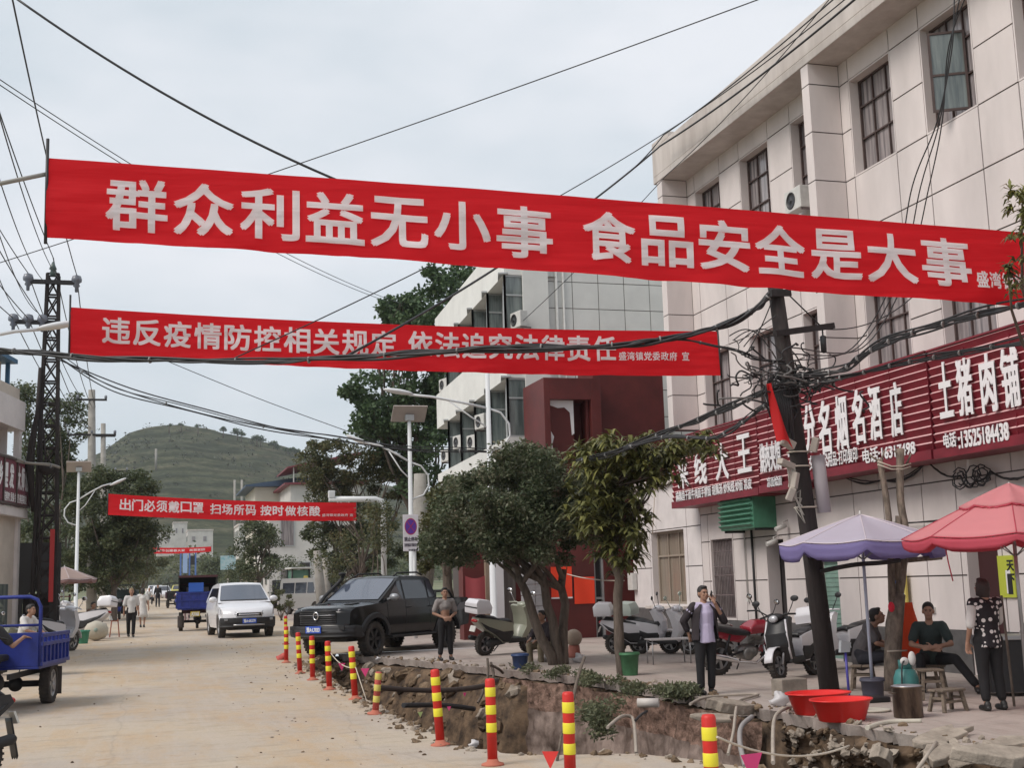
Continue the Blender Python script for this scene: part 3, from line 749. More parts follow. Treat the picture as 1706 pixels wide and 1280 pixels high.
# street front: corner pier, spandrels, then five teeth per storey
fx = lambda y: 11.1+0.055*(y-36.2)
FZ = [(1.05, 3.3), (3.9, 5.5), (6.05, 7.85), (9.2, 11.05)]
mb = MB(); yA, yB, nb = 36.0, 48.4, 5; yw = (yB-yA)/nb
def xz(a, b, z0, z1, m=1):                                       # wall strip from plan point a to b
    (xa_, ya_), (xb_, yb_) = a, b
    mb.add([(xa_, ya_, z0), (xb_, yb_, z0), (xb_, yb_, z1), (xa_, ya_, z1)], [(0, 1, 2, 3)], m)
    mb.add([(xa_, ya_, z0), (xb_, yb_, z0), (xb_, yb_, z1), (xa_, ya_, z1)], [(3, 2, 1, 0)], m)
mb.b2((11.1, 35.93, 0), (11.92, 35.99, TOP), 1)                      # chamfer pier facing the viewer
levels = [0]+[v for f in FZ for v in f]+[TOP]
for k in range(0, len(levels), 2):
    mb.add([(fx(yA)-.55, yA, levels[k]), (fx(yB)-.55, yB, levels[k]), (fx(yB)-.55, yB, levels[k+1]), (fx(yA)-.55, yA, levels[k+1])], [(0, 1, 2, 3), (3, 2, 1, 0)], 1)
    for z in (levels[k], levels[k+1]): mb.add([(fx(yA)-.55, yA, z), (fx(yB)-.55, yB, z), (12.2, yB, z), (12.2, yA, z)], [(0, 1, 2, 3), (3, 2, 1, 0)], 1)
    mb.add([(fx(yA)-.55, yA, levels[k]), (12, yA, levels[k]), (12, yA, levels[k+1]), (fx(yA)-.55, yA, levels[k+1])], [(0, 1, 2, 3), (3, 2, 1, 0)], 1)
mb.build('front_wall', [M_joint, M_tile], tb)
for z0, z1 in FZ[1:]:
    for k in range(nb):
        y0 = yA+k*yw; x_in, x_out = fx(y0)-.02, fx(y0+yw)-.53
        # slanting long pane, and the short pane that faces down the street
        f = MB(); p = MB(); xo0 = fx(y0)-.53
        ends = [((x_in+.12, y0+.05), (xo0, y0+.05)), ((xo0, y0+.05), (fx(y0+yw)-.03, y0+yw-.05))]
        for a, b_ in ends:
            A, B_ = Vector((*a, 0)), Vector((*b_, 0)); n = max(1, round((B_-A).length/.75)); up = Vector((0, 0, 1))
            p.add([A+up*z0, B_+up*z0, B_+up*z1, A+up*z1], [(0, 1, 2, 3), (3, 2, 1, 0)])
            for q in range(n+1):
                c = A.lerp(B_, q/n); f.bar(c+up*z0, c+up*z1, .06, .06, 0, (0, 1, 0))
            for zz in (z0+.03, z0+(z1-z0)*.66, z1-.03): f.bar(A+up*zz, B_+up*zz, .05, .05)
        f.bar((xo0-.06, y0-.02, z1+.04), (fx(y0+yw)-.05, y0+yw, z1+.04), .3, .05)
        w_ = f.build('bay_window', M_alu, tb); p.build('pane', M_pane2, w_)
def ac_unit(loc, rz, label, group='air conditioner units on the tiled building'):
    t = thing('air_conditioner', label, 'air conditioner', loc, rz, group)
    MB().b2((-.4, -.15, 0), (.4, .15, .58)).build('casing', M_acw, t, bevel=.02)
    mb = MB(); mb.lathe([(.22, 0), (.22, .012), (.19, .012), (.19, .004), (.03, .004), (.03, .015), (0.001, .015)], 20, 0, True, Matrix.Translation((-.08, -.152, .29)) @ Matrix.Rotation(R(90), 4, 'X'))
    mb.build('fan_grille', M_blk, t); MB().b2((-.38, -.12, -.05), (-.33, .3, -.002)).build('bracket', M_grate, t); MB().b2((.33, -.12, -.05), (.38, .3, -.002)).build('bracket', M_grate, t)
    return t
ACP = [(744, 643, 48.9, 'pale air conditioner high on the end of the tiled building'), (747, 760, 48.9, 'pale air conditioner low on the end of the tiled building'),
       (806, 704, 40.5, 'upright air conditioner under the second row of bay windows'), (792, 738, 42.5, 'air conditioner with black fan beside a rusty bracket'), (768, 738, 45.5, 'air conditioner farthest along the second row of bay windows'), (866, 536, 36.0, 'air conditioner under the uppermost corner window')]
for px, py, Y, lab in ACP:
    p = aY(px, py, Y); ac_unit(p-Vector((0.1, 0.2, .25)), R(-78), lab).scale = (.85, .85, .85)

p = aX(1330, 352, 12.72); ac_unit(p, R(-90), 'small white air conditioner on the cream wall beside the pilaster', 'air conditioner units').scale = (.8, .8, .8)
# ------------------------------------------------------------------ red clad shop front between the two buildings
rb = thing('red_shopfront', 'dark red clad shop front with a torn box above it', 'building', (0, 0, 0))
Yr = 33.6
def rx(px, py, Y=Yr): p = aY(px, py, Y); return p.x, p.z
xl, zt = rx(905, 629); xm, _ = rx(1000, 640); xr, _ = rx(1118, 640); zb = rx(950, 790)[1]
mb = MB()
mb.b2((xl, Yr, zb), (xl+.18, Yr+2, zt)); mb.b2((xm-.3, Yr, zb), (xm, Yr+2, zt)); mb.b2((xl+.18, Yr, zt-.62), (xm-.3, Yr+2, zt))
mb.b2((xl+.18, Yr+.25, zb), (xl+.95, Yr+2, zt-.62)); mb.b2((xl+.95, Yr+.9, zb), (xm-.3, Yr+2, zt-.62)); mb.b2((xl+1.32, Yr+.2, zb), (xl+1.4, Yr+.4, zt-.62)); mb.b2((xl+.95, Yr+.2, zb), (xl+1.32, Yr+.9, zb+.5))
mb.build('torn_box', M_redd, rb, bevel=.01)
mb = MB(); a = zt-.62
tear = [(0, .0), (.77, .0), (.77, -.95), (.70, -1.0), (.66, -.35), (.5, -.2), (.3, -.22), (0, -.12)]
mb.prism([(p[0], p[1]) for p in tear], .02, 0, Matrix.Translation((xl+.18, Yr+.245, a)) @ Matrix.Rotation(R(90), 4, 'X'))
mb.prism([(0, 0), (.05, -.1), (.16, -.3), (.1, -.5), (.14, -1.2), (0, -1.2)], .02, 0, Matrix.Translation((xl+.18, Yr+.245, a-.75)) @ Matrix.Rotation(R(90), 4, 'X'))
mb.build('torn_lining', M_wht, rb)
mb = MB(); mb.b2((xm+.003, Yr+.6, zb-.4), (xr, Yr+1.9, zt+.5)); mb.build('upper_wall', M_redd, rb)
x1, x2 = rx(905, 1000)[0], 13.0
mb = MB(); mb.b2((x1, Yr+.3, .1), (rx(998, 1000)[0], Yr+.9, zb-.001)); mb.b2((rx(1015, 1000)[0], Yr+.3, .1), (14.6, Yr+.9, zb-.41)); mb.b2((rx(998, 1000)[0], Yr+.3, 2.5), (rx(1015, 1000)[0], Yr+.9, zb-.001)); mb.build('lower_wall', M_redd, rb)
a, b = rx(998, 1000)[0], rx(1015, 1000)[0]
mb = MB(); mb.b2((a, Yr+.5, .1), (b, Yr+.55, 2.5)); dd = mb.build('door', M_dark, rb)
MB().b2((a, Yr+.38, .1), (a+.06, Yr+.5, 2.5)).b2((b-.06, Yr+.38, .1), (b, Yr+.5, 2.5)).b2((a+.06, Yr+.38, 1.2), (b-.06, Yr+.5, 1.26)).build('door_frame', M_alu, dd)
for pxa, pxb, pya, pyb, lab in ((922, 959, 945, 995, 'bright orange red sheet with a pale lower edge on the red wall'), (961, 997, 962, 1006, 'bright orange red sheet hanging lower beside the narrow door')):
    xa_, z1 = rx(pxa, pya); xb_, z0 = rx(pxb, pyb); mb = MB()
    mb.grid(10, 10, lambda u, v: (xa_+(xb_-xa_)*u, Yr+.27-.015*math.sin(u*6+v*2), z0+(z1-z0)*v), 0)
    if pxa < 950: mb.b2((xa_, Yr+.255, z0-.04), (xb_, Yr+.29, z0), 1)
    tag(mb.build('red_sheet', [mat('orange_red_paper', (0.85, 0.055, 0.015), 0.7), M_wht]), lab, 'sheet')
# grey stone pier, beige jambs and white post under the crown of the dark tree
pier = thing('stone_pier', 'grey stone block pier left of the red wall', 'pier', on(rx(893, 1040)[0], Yr+.2))
mb = MB()
for k in range(7):
    for j in range(2): mb.b2((-.28+.28*j+.006*(k % 2), -.25, .03+.30*k), (-.006+.28*j, .25, .03+.30*k+.288))
mb.build('block', mat('grey_block_stone', (.33, .32, .33), .85, var=.3, vs=4, bump=.4), pier, bevel=.012)
bh = thing('beige_shopfront', 'beige shop front with dark openings behind the dark tree', 'building', (0, 0, 0))
Yb = 35.4
mb = MB(); prev = None
for pxa, pxb, m in ((772, 808, 1), (808, 823, 0), (823, 838, 2), (838, 860, 3), (860, 877, 1), (877, 905, 3)):
    xa_, xb_ = aY(pxa, 1000, Yb).x, aY(pxb, 1000, Yb).x
    mb.b2((xa_, Yb-(.15 if m in (0, 2) else 0), .1), (xb_-.004, Yb+.5, 3.4), m)
xa_, xb_ = aY(772, 900, Yb).x, aY(905, 900, Yb).x; mb.b2((xa_, Yb-.5, 3.401), (xb_, Yb+.5, 3.9), 3)
mb.build('front', [mat('tan_jamb', (.30, .23, .17), .7), M_redd, M_wht, mat('grey_brown_shutter', (.20, .17, .15), .7, var=.3, vs=3, stretch=(6, 6, .3))], bh)
mb = MB(); p0, p1 = aY(775, 960, 35.0), aY(808, 962, 35.0)
mb.grid(8, 6, lambda u, v: (p0.x+(p1.x-p0.x)*u, 35.0+.02*math.sin(u*7), p0.z-.75*v-.08*math.sin(u*3.1)))
tag(mb.build('red_cloth', mat('faded_red_cloth', (.45, .09, .10), .85, trans=.2)), 'faded red cloth strung low beside the black pickup bed', 'cloth')

# ------------------------------------------------------------------ left corner house with its balcony sign
ph = Vector((-3.1, 38.0, 0)); dl = Vector((math.sin(R(12)), math.cos(R(12)), 0)); nl = Vector((dl.y, -dl.x, 0))
hl = thing('balcony_house', 'pale corner house with a balcony sign at the left edge', 'building', ph, math.atan2(-dl.x, dl.y))
def lz(py, px=30):                                             # height on the house front
    d = ray(px, py); t = ((ph-CC).dot(nl))/d.dot(nl); return CC.z+d.z*t
zsl, zsg0, zsg1, zb1, zb0 = lz(862), lz(845), lz(782), lz(665), lz(715)
mb = MB(); mb.b2((-6, -8, 0), (-.22, -.02, zsl)); mb.b2((-6, -8, zsl+.25), (-1.1, -1.0, zb0)); mb.b2((-6, -8, zb1), (-.12, -.5, zb1+.35)); mb.b2((-6, -8, zb1+.35), (-.3, -1.6, zb1+.95))
mb.build('wall', mat('cream_plaster', (.60, .53, .46), .85, var=.15, vs=2), hl)
mb = MB(); mb.b2((-6, -8, zsl), (.02, .12, zsl+.25)); mb.b2((-6, -8, zb0), (.0, -.3, zb1)); mb.build('balcony_slab', M_white, hl, bevel=.01)
mb = MB(); mb.b2((-.2, -.65, zsl+.25), (-.04, -.42, zb0)); mb.b2((-.218, -.25, 0), (-.12, -.05, zsl)); mb.b2((-1.099, -.9, zsl+.25), (-.3, -.86, zb0)); mb.build('post', M_white, hl)
mb = MB(); mb.b2((-1.09, -2.6, zsl+.25), (-1.06, -1.6, zb0-.3)); mb.build('door', M_dark, hl)
mb = MB(); mb.b2((-.219, -1.5, .5), (-.20, -.7, 2.1)); mb.build('window', M_pane2, hl)
mb = MB(); mb.b2((-4, -7, zb1+.95), (.02, -1.2, zb1+1.07)); mb.b2((-.25, -1.4, zb1+.35), (-.15, -1.3, zb1+.949)); mb.build('roof', mat('blue_roof_sheet', (.05, .14, .25), .5), hl)
sg = thing('balcony_sign', 'white lettered maroon sign along the balcony of the corner house', 'shop sign', ph+Vector((0, 0, zsg0)), math.atan2(-dl.x, dl.y))
hh = zsg1-zsg0+.25
MB().b2((-.03, -4.5, 0), (.05, .08, hh)).build('panel', mat('dim_maroon_panel', (.16, .035, .055), .6), sg)
mb = MB()
for y in (-4.5, -3.2, -2.2, -1.1, 0.04): mb.b2((.051, y-.03, 0), (.09, y+.03, hh))
for z in (.0, hh-.06): mb.b2((.051, -4.5, z), (.088, .08, z+.06))
mb.build('sign_frame', M_steel, sg)
mb = MB(); F_ = frame((.055, -2.15, .45), (0, 1, 0), (0, 0, 1))
letter(mb, '理', .02, .32, 0, hh-.62, F_, .03); letter(mb, '发', .44, .82, 0, hh-.62, F_, .03); letter(mb, '大', 1.14, 1.42, 0, hh-.62, F_, .03); letter(mb, '师', 1.48, 1.76, 0, hh-.62, F_, .03); letter(mb, '馆', 1.80, 2.1, 0, hh-.62, F_, .03)
letter(mb, '洗剪吹 烫染 护理 美容美发', .02, 2.0, -.36, -.1, F_, .02); letter(mb, '村', -.9, -.5, 0, hh-.62, F_, .03); letter(mb, '乡', -.45, -.12, 0, hh-.62, F_, .03)
mb.build('lettering', M_wht, sg)

# ------------------------------------------------------------------ houses farther down the street
def far_house(name, label, x0, x1, y0, y1, h, wall, roof=None, wins=(), over=.4, pitch=.0, cat='house', base=None):
    t = thing(name, label, cat, ((x0+x1)/2, y0, gz(0, y0)-.1 if base is None else base)); w = x1-x0; d = y1-y0
    MB().b2((-w/2, 0, 0), (w/2, d, h)).build('wall', wall, t)
    mb = MB()
    if pitch: mb.add([(-w/2-over, -over, h), (w/2+over, -over, h+.02), (w/2+over, d, h+.02), (-w/2-over, d, h), (-w/2-over, -over, h+.16), (w/2+over, -over, h+pitch), (w/2+over, d, h+pitch), (-w/2-over, d, h+.16)], [(3, 2, 1, 0), (4, 5, 6, 7), (0, 1, 5, 4), (1, 2, 6, 5), (2, 3, 7, 6), (3, 0, 4, 7)])
    else: mb.b2((-w/2-over*.3, -over*.3, h), (w/2+over*.3, d, h+.3))
    mb.build('roof', roof or wall, t)
    for fx0, fx1, fz0, fz1, m in wins:
        o = MB().b2((-w/2+w*fx0, -.06, h*fz0), (-w/2+w*fx1, -.005, h*fz1)).build('window', M_alu, t)
        MB().b2((-w/2+w*fx0+.08, -.075, h*fz0+.08), (-w/2+w*fx1-.08, -.062, h*fz1-.08)).build('pane', m, o)
    # windows of the flank that faces the street
    for k in range(3):
        for zf in (.2, .62):
            MB().b2((-w/2-.06, d*(.12+.3*k), h*zf), (-w/2-.005, d*(.12+.3*k)+1.3, h*zf+1.3)).build('window', M_pane2, t)
    return t
def X_(px, py, Y): return aY(px, py, Y).x
def Z_(px, py, Y): return aY(px, py, Y).z
M_pl = mat('old_white_plaster', (.58, .56, .53), .9, var=.2, vs=.6)
far_house('blue_roof_house', 'cream house with a dark blue lean to roof', X_(425, 800, 128), X_(505, 800, 128), 128, 140, Z_(450, 812, 128)-gz(0, 128)+.1, mat('cream_far_wall', (.58, .54, .46), .9, var=.1, vs=.6), mat('navy_sheet', (.04, .07, .12), .6), ((.1, .3, .55, .85, M_pane2),), 1.0, 1.1)
t = far_house('red_roof_house', 'house with a maroon pitched canopy on posts', X_(484, 800, 118), X_(600, 800, 118), 118, 132, Z_(520, 808, 118)-gz(0, 118)+.1, M_pl, mat('maroon_sheet', (.16, .03, .04), .6), ((.1, .25, .6, .8, M_pane2), (.4, .55, .6, .8, M_pane2)), .6, .3)
mb = MB(); h = Z_(520, 808, 118)-gz(0, 118)
for k in range(5): mb.b2((-3+1.4*k, .1, h+.3), (-2.9+1.4*k, .2, h+1.9))
mb.build('post', M_acw, t); mb = MB(); mb.add([(-3.6, -.5, h+1.6), (3.6, -.5, h+3.0), (3.6, 9, h+3.0), (-3.6, 9, h+1.6), (-3.6, -.5, h+1.75), (3.6, -.5, h+3.2), (3.6, 9, h+3.2), (-3.6, 9, h+1.75)], [(3, 2, 1, 0), (4, 5, 6, 7), (0, 1, 5, 4), (1, 2, 6, 5), (2, 3, 7, 6), (3, 0, 4, 7)])
mb.build('canopy', mat('maroon_sheet', (.16, .03, .04), .6), t)
far_house('white_town_house', 'white house with barred windows beyond the white car', X_(448, 930, 100), X_(530, 930, 100), 100, 112, 7.6, M_pl, None, ((.22, .52, .58, .88, M_pane), (.60, .85, .05, .42, M_dark), (.22, .5, .1, .36, M_pane)))
fh = [(289, 312, 872, 895, 330, 'small white house with grey gable low on the hill'), (313, 355, 885, 908, 300, 'long white walled house low on the hill'), (262, 290, 888, 905, 300, 'low grey house beside the pale poles'), (398, 408, 876, 900, 210, 'narrow pale house end behind the round tree')]
for a, b, t0, t1, Y, lab in fh:
    far_house('hill_house', lab, X_(a, t0, Y), X_(b, t0, Y), Y, Y+10, Z_(a, t0, Y)-Z_(a, t1, Y)+3, M_pl, M_grime, ((.15, .3, .6, .8, M_pane), (.6, .75, .6, .8, M_pane)), base=Z_(a, t1, Y)-3)
# ------------------------------------------------------------------ red cloth banners across the street
def cloth_mat(name, c):
    m = bpy.data.materials.new(name); m.use_nodes = True
    N, L = m.node_tree.nodes, m.node_tree.links; b = N['Principled BSDF']; b.inputs['Roughness'].default_value = 0.62; b.inputs['Specular IOR Level'].default_value = 0.25
    b.inputs['Base Color'].default_value = (*c, 1)
    tr = N.new('ShaderNodeBsdfTranslucent'); tr.inputs['Color'].default_value = (*c, 1); mi = N.new('ShaderNodeMixShader'); mi.inputs['Fac'].default_value = 0.45
    L.new(b.outputs['BSDF'], mi.inputs[1]); L.new(tr.outputs['BSDF'], mi.inputs[2]); L.new(mi.outputs['Shader'], N['Material Output'].inputs['Surface'])
    tc = N.new('ShaderNodeTexCoord'); mp = N.new('ShaderNodeMapping'); mp.inputs['Scale'].default_value = (0.5, 0.5, 6.0)
    no = N.new('ShaderNodeTexNoise'); no.inputs['Scale'].default_value = 2.0; no.inputs['Detail'].default_value = 5; bu = N.new('ShaderNodeBump'); bu.inputs['Strength'].default_value = 0.35; bu.inputs['Distance'].default_value = 0.05
    L.new(tc.outputs['Object'], mp.inputs['Vector']); L.new(mp.outputs['Vector'], no.inputs['Vector']); L.new(no.outputs['Fac'], bu.inputs['Height']); L.new(bu.outputs['Normal'], b.inputs['Normal'])
    return m
M_ban = cloth_mat('red_banner_cloth', (0.72, 0.012, 0.020))
M_prn = cloth_mat('white_banner_print', (0.95, 0.89, 0.90))
def banner(label, P, Q, h0, h1, sagz, texts, seed, wind=.05, tail=None):
    """P, Q: upper corners; texts: (string, u0, u1, v0, v1, bold) in metres along and below the upper edge"""
    P, Q = Vector(P), Vector(Q); d = Q-P; L = math.hypot(d.x, d.y); dirh = Vector((d.x/L, d.y/L, 0)); nrm = Vector((dirh.y, -dirh.x, 0))
    t = thing('banner', label, 'banner', P, 0, 'red cloth banners strung across the street')
    def sf(u, v, off=0.0):                                       # u metres along, v metres down
        f = u/L; h = h0+(h1-h0)*f
        z = d.z*f-4*sagz*f*(1-f)-v*h/h0-0.012*fb(u*1.7, v, seed)*(v/h0)
        w = wind*(math.sin(u*0.9+seed+v*1.4)*.5+fb(u*0.7, v*1.1, seed)*1.3)*(0.3+v/h0)+0.007*fb(u*.6, v*6, seed+4)+.004*math.sin(v*21+u*.35)*max(0, 1-v*2.6/h0)
        p = dirh*u+nrm*(w+off)+Vector((0, 0, z)); return (p.x, p.y, p.z)
    nu = int(L/0.06); mb = MB()
    mb.grid(nu, 36, lambda a, b: sf(a*L, b*h0))
    mb.build('cloth', M_ban, t)
    for s, u0, u1, v0, v1, bold in texts:
        n = [c for c in s]; lb = MB()
        k = (u1-u0)/len(n)
        for i, ch in enumerate(n):
            if ch == ' ': continue
            letter(lb, ch, u0+k*i+.045*k, u0+k*(i+1)-.045*k, -v1+(.06*(v1-v0) if ch in '小口' else 0), -v0, None, bold, 0, 0.0, lambda x, y, z: sf(x, -y, .011+z), .07)
        lb.build('lettering', M_prn, t)
    for u, e0, e1 in ((-.015, .22, .07), (L+.015, .12, .05)):    # stick sewn into each end
        f = u/L; a, b = Vector(sf(max(0, min(L, u)), 0)), Vector(sf(max(0, min(L, u)), h0)); x = (a-b).normalized()
        MB().cyl(b-x*e1, a+x*e0, .018, n=8).build('stick', M_blk, t)
    return t
B1P, B1Q = aD(79, 263, 14.0), aD(1722, 389, 15.85)
b1 = banner('foremost red banner about public interest and food safety', B1P, B1Q, .905, .97, -.02,
    [('群众利益无小事', .60, 5.72, .17, .77, .020), ('食品安全是大事', 6.02, 10.98, .15, .74, .020), ('盛湾镇党委政府', 10.99, 12.2, .52, .72, .02)], 3.0)
B2P, B2Q = aD(117, 512, 22.2), aD(1196, 552, 24.6)
banner('second red banner about epidemic control rules behind the black cable bundle', B2P, B2Q, .84, .885, .10,
    [('违反疫情防控相关规定', .52, 5.78, .13, .60, .020), ('依法追究法律责任', 5.94, 9.98, .11, .58, .020), ('盛湾镇党委政府', 10.0, 11.17, .40, .56, .015), ('宣', 11.26, 11.42, .40, .56, .015)], 8.0)
B3P, B3Q = aD(180, 823, 58), aD(594, 838, 60.5)
banner('third red banner about masks and testing above the cars', B3P, B3Q, .97, .86, .10,
    [('出门必须戴口罩', .5, 4.3, .17, .72, .020), ('扫场所码', 4.55, 6.7, .2, .72, .020), ('按时做核酸', 6.85, 9.7, .2, .72, .020), ('盛湾镇党委政府', 9.75, 11.0, .6, .74, .01), ('宣', 11.06, 11.25, .6, .74, .01)], 5.0)
banner('small farthest red banner strung beneath the hill', aD(241, 912, 150), aD(352, 911, 152), .75, .62, .12, [('文明城市创建靠大家 美丽家园', .5, 7.0, .2, .52, .02)], 2.0)
def cord(name, label, pts, r, m=None, cat='rope', group=None):
    return tag(MB().tube(pts, r, 6).build(name, m or M_blk), label, cat, group)
def cat_(p, q, s, n=26): return sag(p, q, s, n)

# ------------------------------------------------------------------ poles
M_tar = mat('tarred_wood', (0.035, 0.027, 0.026), 0.85, var=0.4, vs=6, bump=0.4, stretch=(3, 3, .3))
M_conc = mat('pole_concrete', (0.34, 0.32, 0.29), 0.9, var=0.25, vs=3, bump=0.2)
M_iron = mat('dark_iron', (0.035, 0.032, 0.034), 0.6, 0.3, var=.3, vs=8)
M_pole = mat('white_lamp_paint', (0.66, 0.67, 0.68), 0.35, spec=.5)
M_glassi = mat('grey_insulator', (0.18, 0.19, 0.22), 0.25)
foot = G(1384, 1150); top = aD(1290, 468, 19.0)
up_ = thing('utility_pole', 'leaning black utility pole crowded with cables in front of the shop signs', 'utility pole', foot)
v = top-foot
MB().tube([Vector((0, 0, -.3)), v*.3, v*.6, v], [.150, .142, .132, .112], 14).build('shaft', M_tar, up_)
ax = Vector((.93, .30, .12)).normalized()
a = v*.865; mb = MB(); mb.bar(a-ax*.25+Vector((0, -.14, 0)), a+ax*1.05+Vector((0, -.14, .08)), .07, .09); mb.build('crossarm', M_iron, up_)
mb = MB(); b = v*.965; mb.bar(b-ax*.20+Vector((0, -.12, 0)), b+ax*.22+Vector((0, -.12, 0)), .05, .10); mb.build('crossarm', M_iron, up_)
mb = MB(); c = a+ax*.8+Vector((0, -.14, .04)); mb.tube([c, c-Vector((0, 0, .10)), c-Vector((0, 0, .12)), c-Vector((0, 0, .36)), c-Vector((0, 0, .38))], [.012, .012, .05, .045, .01], 10); mb.build('insulator', M_blk, up_)
mb = MB(); mb.tube([b+ax*.2+Vector((0, -.13, -.05)), c+Vector((-.02, 0, .04))], .011, 6); mb.build('stay_wire', M_blk, up_)
def onp(f): return v*f
for k, (f, dx, dz, s) in enumerate(((.585, -.26, .05, (.20, .14, .12)), (.57, -.32, -.16, (.28, .12, .09)), (.55, -.22, -.28, (.1, .12, .24)), (.59, .18, .0, (.16, .1, .22)), (.52, -.30, -.30, (.08, .1, .2)))):
    mb = MB(); mb.box(onp(f)+Vector((dx, -.2, dz)), s, 0, (.1*k, .5-.2*k, .3*k)); mb.build('junction_box', mat('grey_beige_box', (.42, .38, .33), .6), up_, bevel=.015)
mb = MB(); mb.tube([onp(.50)+Vector((.27, -.12, -.45)), onp(.50)+Vector((.22, -.12, .40))], .10, 12); mb.build('guard_pipe', mat('grey_pvc', (.40, .37, .39), .5), up_)
for f in (.44, .54, .575):
    p = onp(f); rr_ = .18-.05*f; mb = MB(); mb.tube([p+Vector((math.cos(a_)*rr_*1.05, math.sin(a_)*rr_*1.05, 0)) for a_ in [i*math.pi/10 for i in range(21)]], .012, 5, caps=False); mb.build('wire_band', M_rope, up_)
# tangle of spare cable lashed to the pole
mb = MB(); ctr = onp(.745)
for k in range(75):
    a0 = rc.uniform(0, 6.28); p = [ctr+Vector((rc.gauss(-.12, .38), -.16+rc.gauss(0, .12), rc.gauss(0, .14)))]
    for j in range(6): p.append(p[-1]+Vector((rc.gauss(0, .16), rc.gauss(0, .05), rc.gauss(0, .09))))
    sm_ = []
    for i in range(len(p)-2):
        for tt in (0, .33, .66):
            m0, m1 = (p[i]+p[i+1])/2, (p[i+1]+p[i+2])/2; sm_.append((1-tt)**2*m0+2*tt*(1-tt)*p[i+1]+tt*tt*m1)
    mb.tube(sm_, rc.choice([.008, .011, .015]), 5, 0 if rc.random() < .8 else 1)
for k in range(14):
    c0 = onp(.70)+Vector((-.28+rc.gauss(0, .06), -.18, rc.gauss(0, .08))); r0 = rc.uniform(.12, .2)
    mb.tube([c0+Vector((math.cos(a_)*r0, rc.gauss(0, .012), math.sin(a_)*r0*1.1)) for a_ in [i*.45 for i in range(15)]], .012, 5, 0)
mb.build('cable_tangle', [M_blk, mat('grey_cable', (.17, .165, .16), .6)], up_)
mb = MB()                                                           # dark cable coil sleeves hanging left of the pole
for k in range(9):
    x = -.42+.035*k; mb.tube([onp(.72)+Vector((x, -.2, .0)), onp(.72)+Vector((x+.02, -.22, -.3)), onp(.72)+Vector((x+.03+rc.gauss(0, .02), -.2, -.6-.12*rc.random()))], .028, 6)
mb.build('hanging_sleeves', M_blk, up_)
mb = MB()
for k in range(5): mb.tube([onp(.56)+Vector((-.2-.03*k, -.22, -.1)), onp(.48)+Vector((-.24-.02*k, -.2, -.1)), onp(.40+.02*k)+Vector((-.16, -.2, 0)), onp(.43)+Vector((-.30+.02*k, -.2, .05))], .011, 5)
mb.build('loose_cable', mat('grey_white_cable', (.40, .38, .33), .6), up_)
# red flag hung from the tangle
fp = foot+onp(.735)+Vector((-.50, -.32, 0))
mb = MB(); mb.grid(8, 14, lambda u, w: (fp.x+(-.03+.10*w)+(.04+.34*w**1.4)*u*(1-.25*w), fp.y+.05*math.sin(u*5+w*3), fp.z-.86*w-.10*u*w+.25*u*w*(1-u)))
tag(mb.build('red_flag', mat('red_flag_cloth', (.62, .012, .015), .7, trans=.25)), 'limp red flag hanging beside the cables on the leaning pole', 'flag')

# lattice mast on the left
lm = Vector((-2.55, 38.0, gz(-2, 38)))
la = thing('lattice_mast', 'tall dark lattice mast with insulators at the left roadside', 'mast', lm)
HT = aY(92, 458, 38.0).z-lm.z
mb = MB()
def hw(z): return .34-.19*z/HT
for sx in (-1, 1):
    for sy in (-1, 1): mb.bar((sx*hw(0), sy*hw(0), 0), (sx*hw(HT), sy*hw(HT), HT), .085, .085)
n = 17
for k in range(n):
    z0, z1 = HT*k/n, HT*(k+1)/n
    for s in (-1, 1):
        for (ax_, ay_, bx_, by_) in ((-1, s, 1, s), (s, -1, s, 1)):
            mb.bar((ax_*hw(z0), ay_*hw(z0), z0), (bx_*hw(z1), by_*hw(z1), z1), .04, .04); mb.bar((bx_*hw(z0), by_*hw(z0), z0), (ax_*hw(z1), ay_*hw(z1), z1), .04, .04)
            mb.bar((ax_*hw(z1), ay_*hw(z1), z1), (bx_*hw(z1), by_*hw(z1), z1), .05, .05)
mb.build('lattice', M_tar, la)
for z, x0_, x1_, ins in ((HT-.28, -.68, .68, (-.66, .66)), (lz(0) if False else aY(60, 540, 38).z-lm.z, -1.05, .25, (-1.02, -.62, -.24))):
    MB().b2((x0_, -.3, z-.06), (x1_, -.2, z+.06)).build('crossarm', M_iron, la)
    for x in ins:
        mb = MB(); mb.lathe([(.02, -.34), (.045, -.33), (.05, -.2), (.1, -.16), (.07, -.08), (.14, -.03), (.15, .04), (.12, .14), (.05, .17)], 14, 0, True, Matrix.Translation((x, -.25, z+.06))); mb.build('insulator', M_glassi, la)
MB().lathe([(.05, -.1), (.09, .0), (.06, .08), (.11, .12), (.07, .22), (.02, .34)], 12, 0, True, Matrix.Translation((0, -.2, HT))).build('insulator', mat('green_insulator', (.07, .10, .09), .3), la)
mb = MB()                                                           # cables and a sheath climbing the mast
for k in range(5): x = rc.uniform(-.34, -.1); mb.tube([(x, -.38, .2), (x+rc.gauss(0, .05), -.37, 2.5), (x*.8+rc.gauss(0, .06), -.33, 4.8), (x*.5-.1, -.3, 6.5)], .03, 6)
mb.tube([(-.34, -.3, 3.9), (-.46, -.34, 5.2), (-.42, -.34, 5.8), (-.30, -.32, 6.7), (-.26, -.3, 8.0)], [.05, .12, .10, .06, .05], 10)
mb.ell((-.02, -.3, 5.1), (.2, .16, .18)); mb.build('cable_tangle', M_tar, la)
tag(MB().b2((lm.x+.14, lm.y-.47, lm.z+1.4), (lm.x+.26, lm.y-.42, lm.z+3.4)).build('red_strip', mat('red_warning_strip', (.45, .03, .03), .6)), 'thin red strip fixed upright on the lattice mast', 'strip')

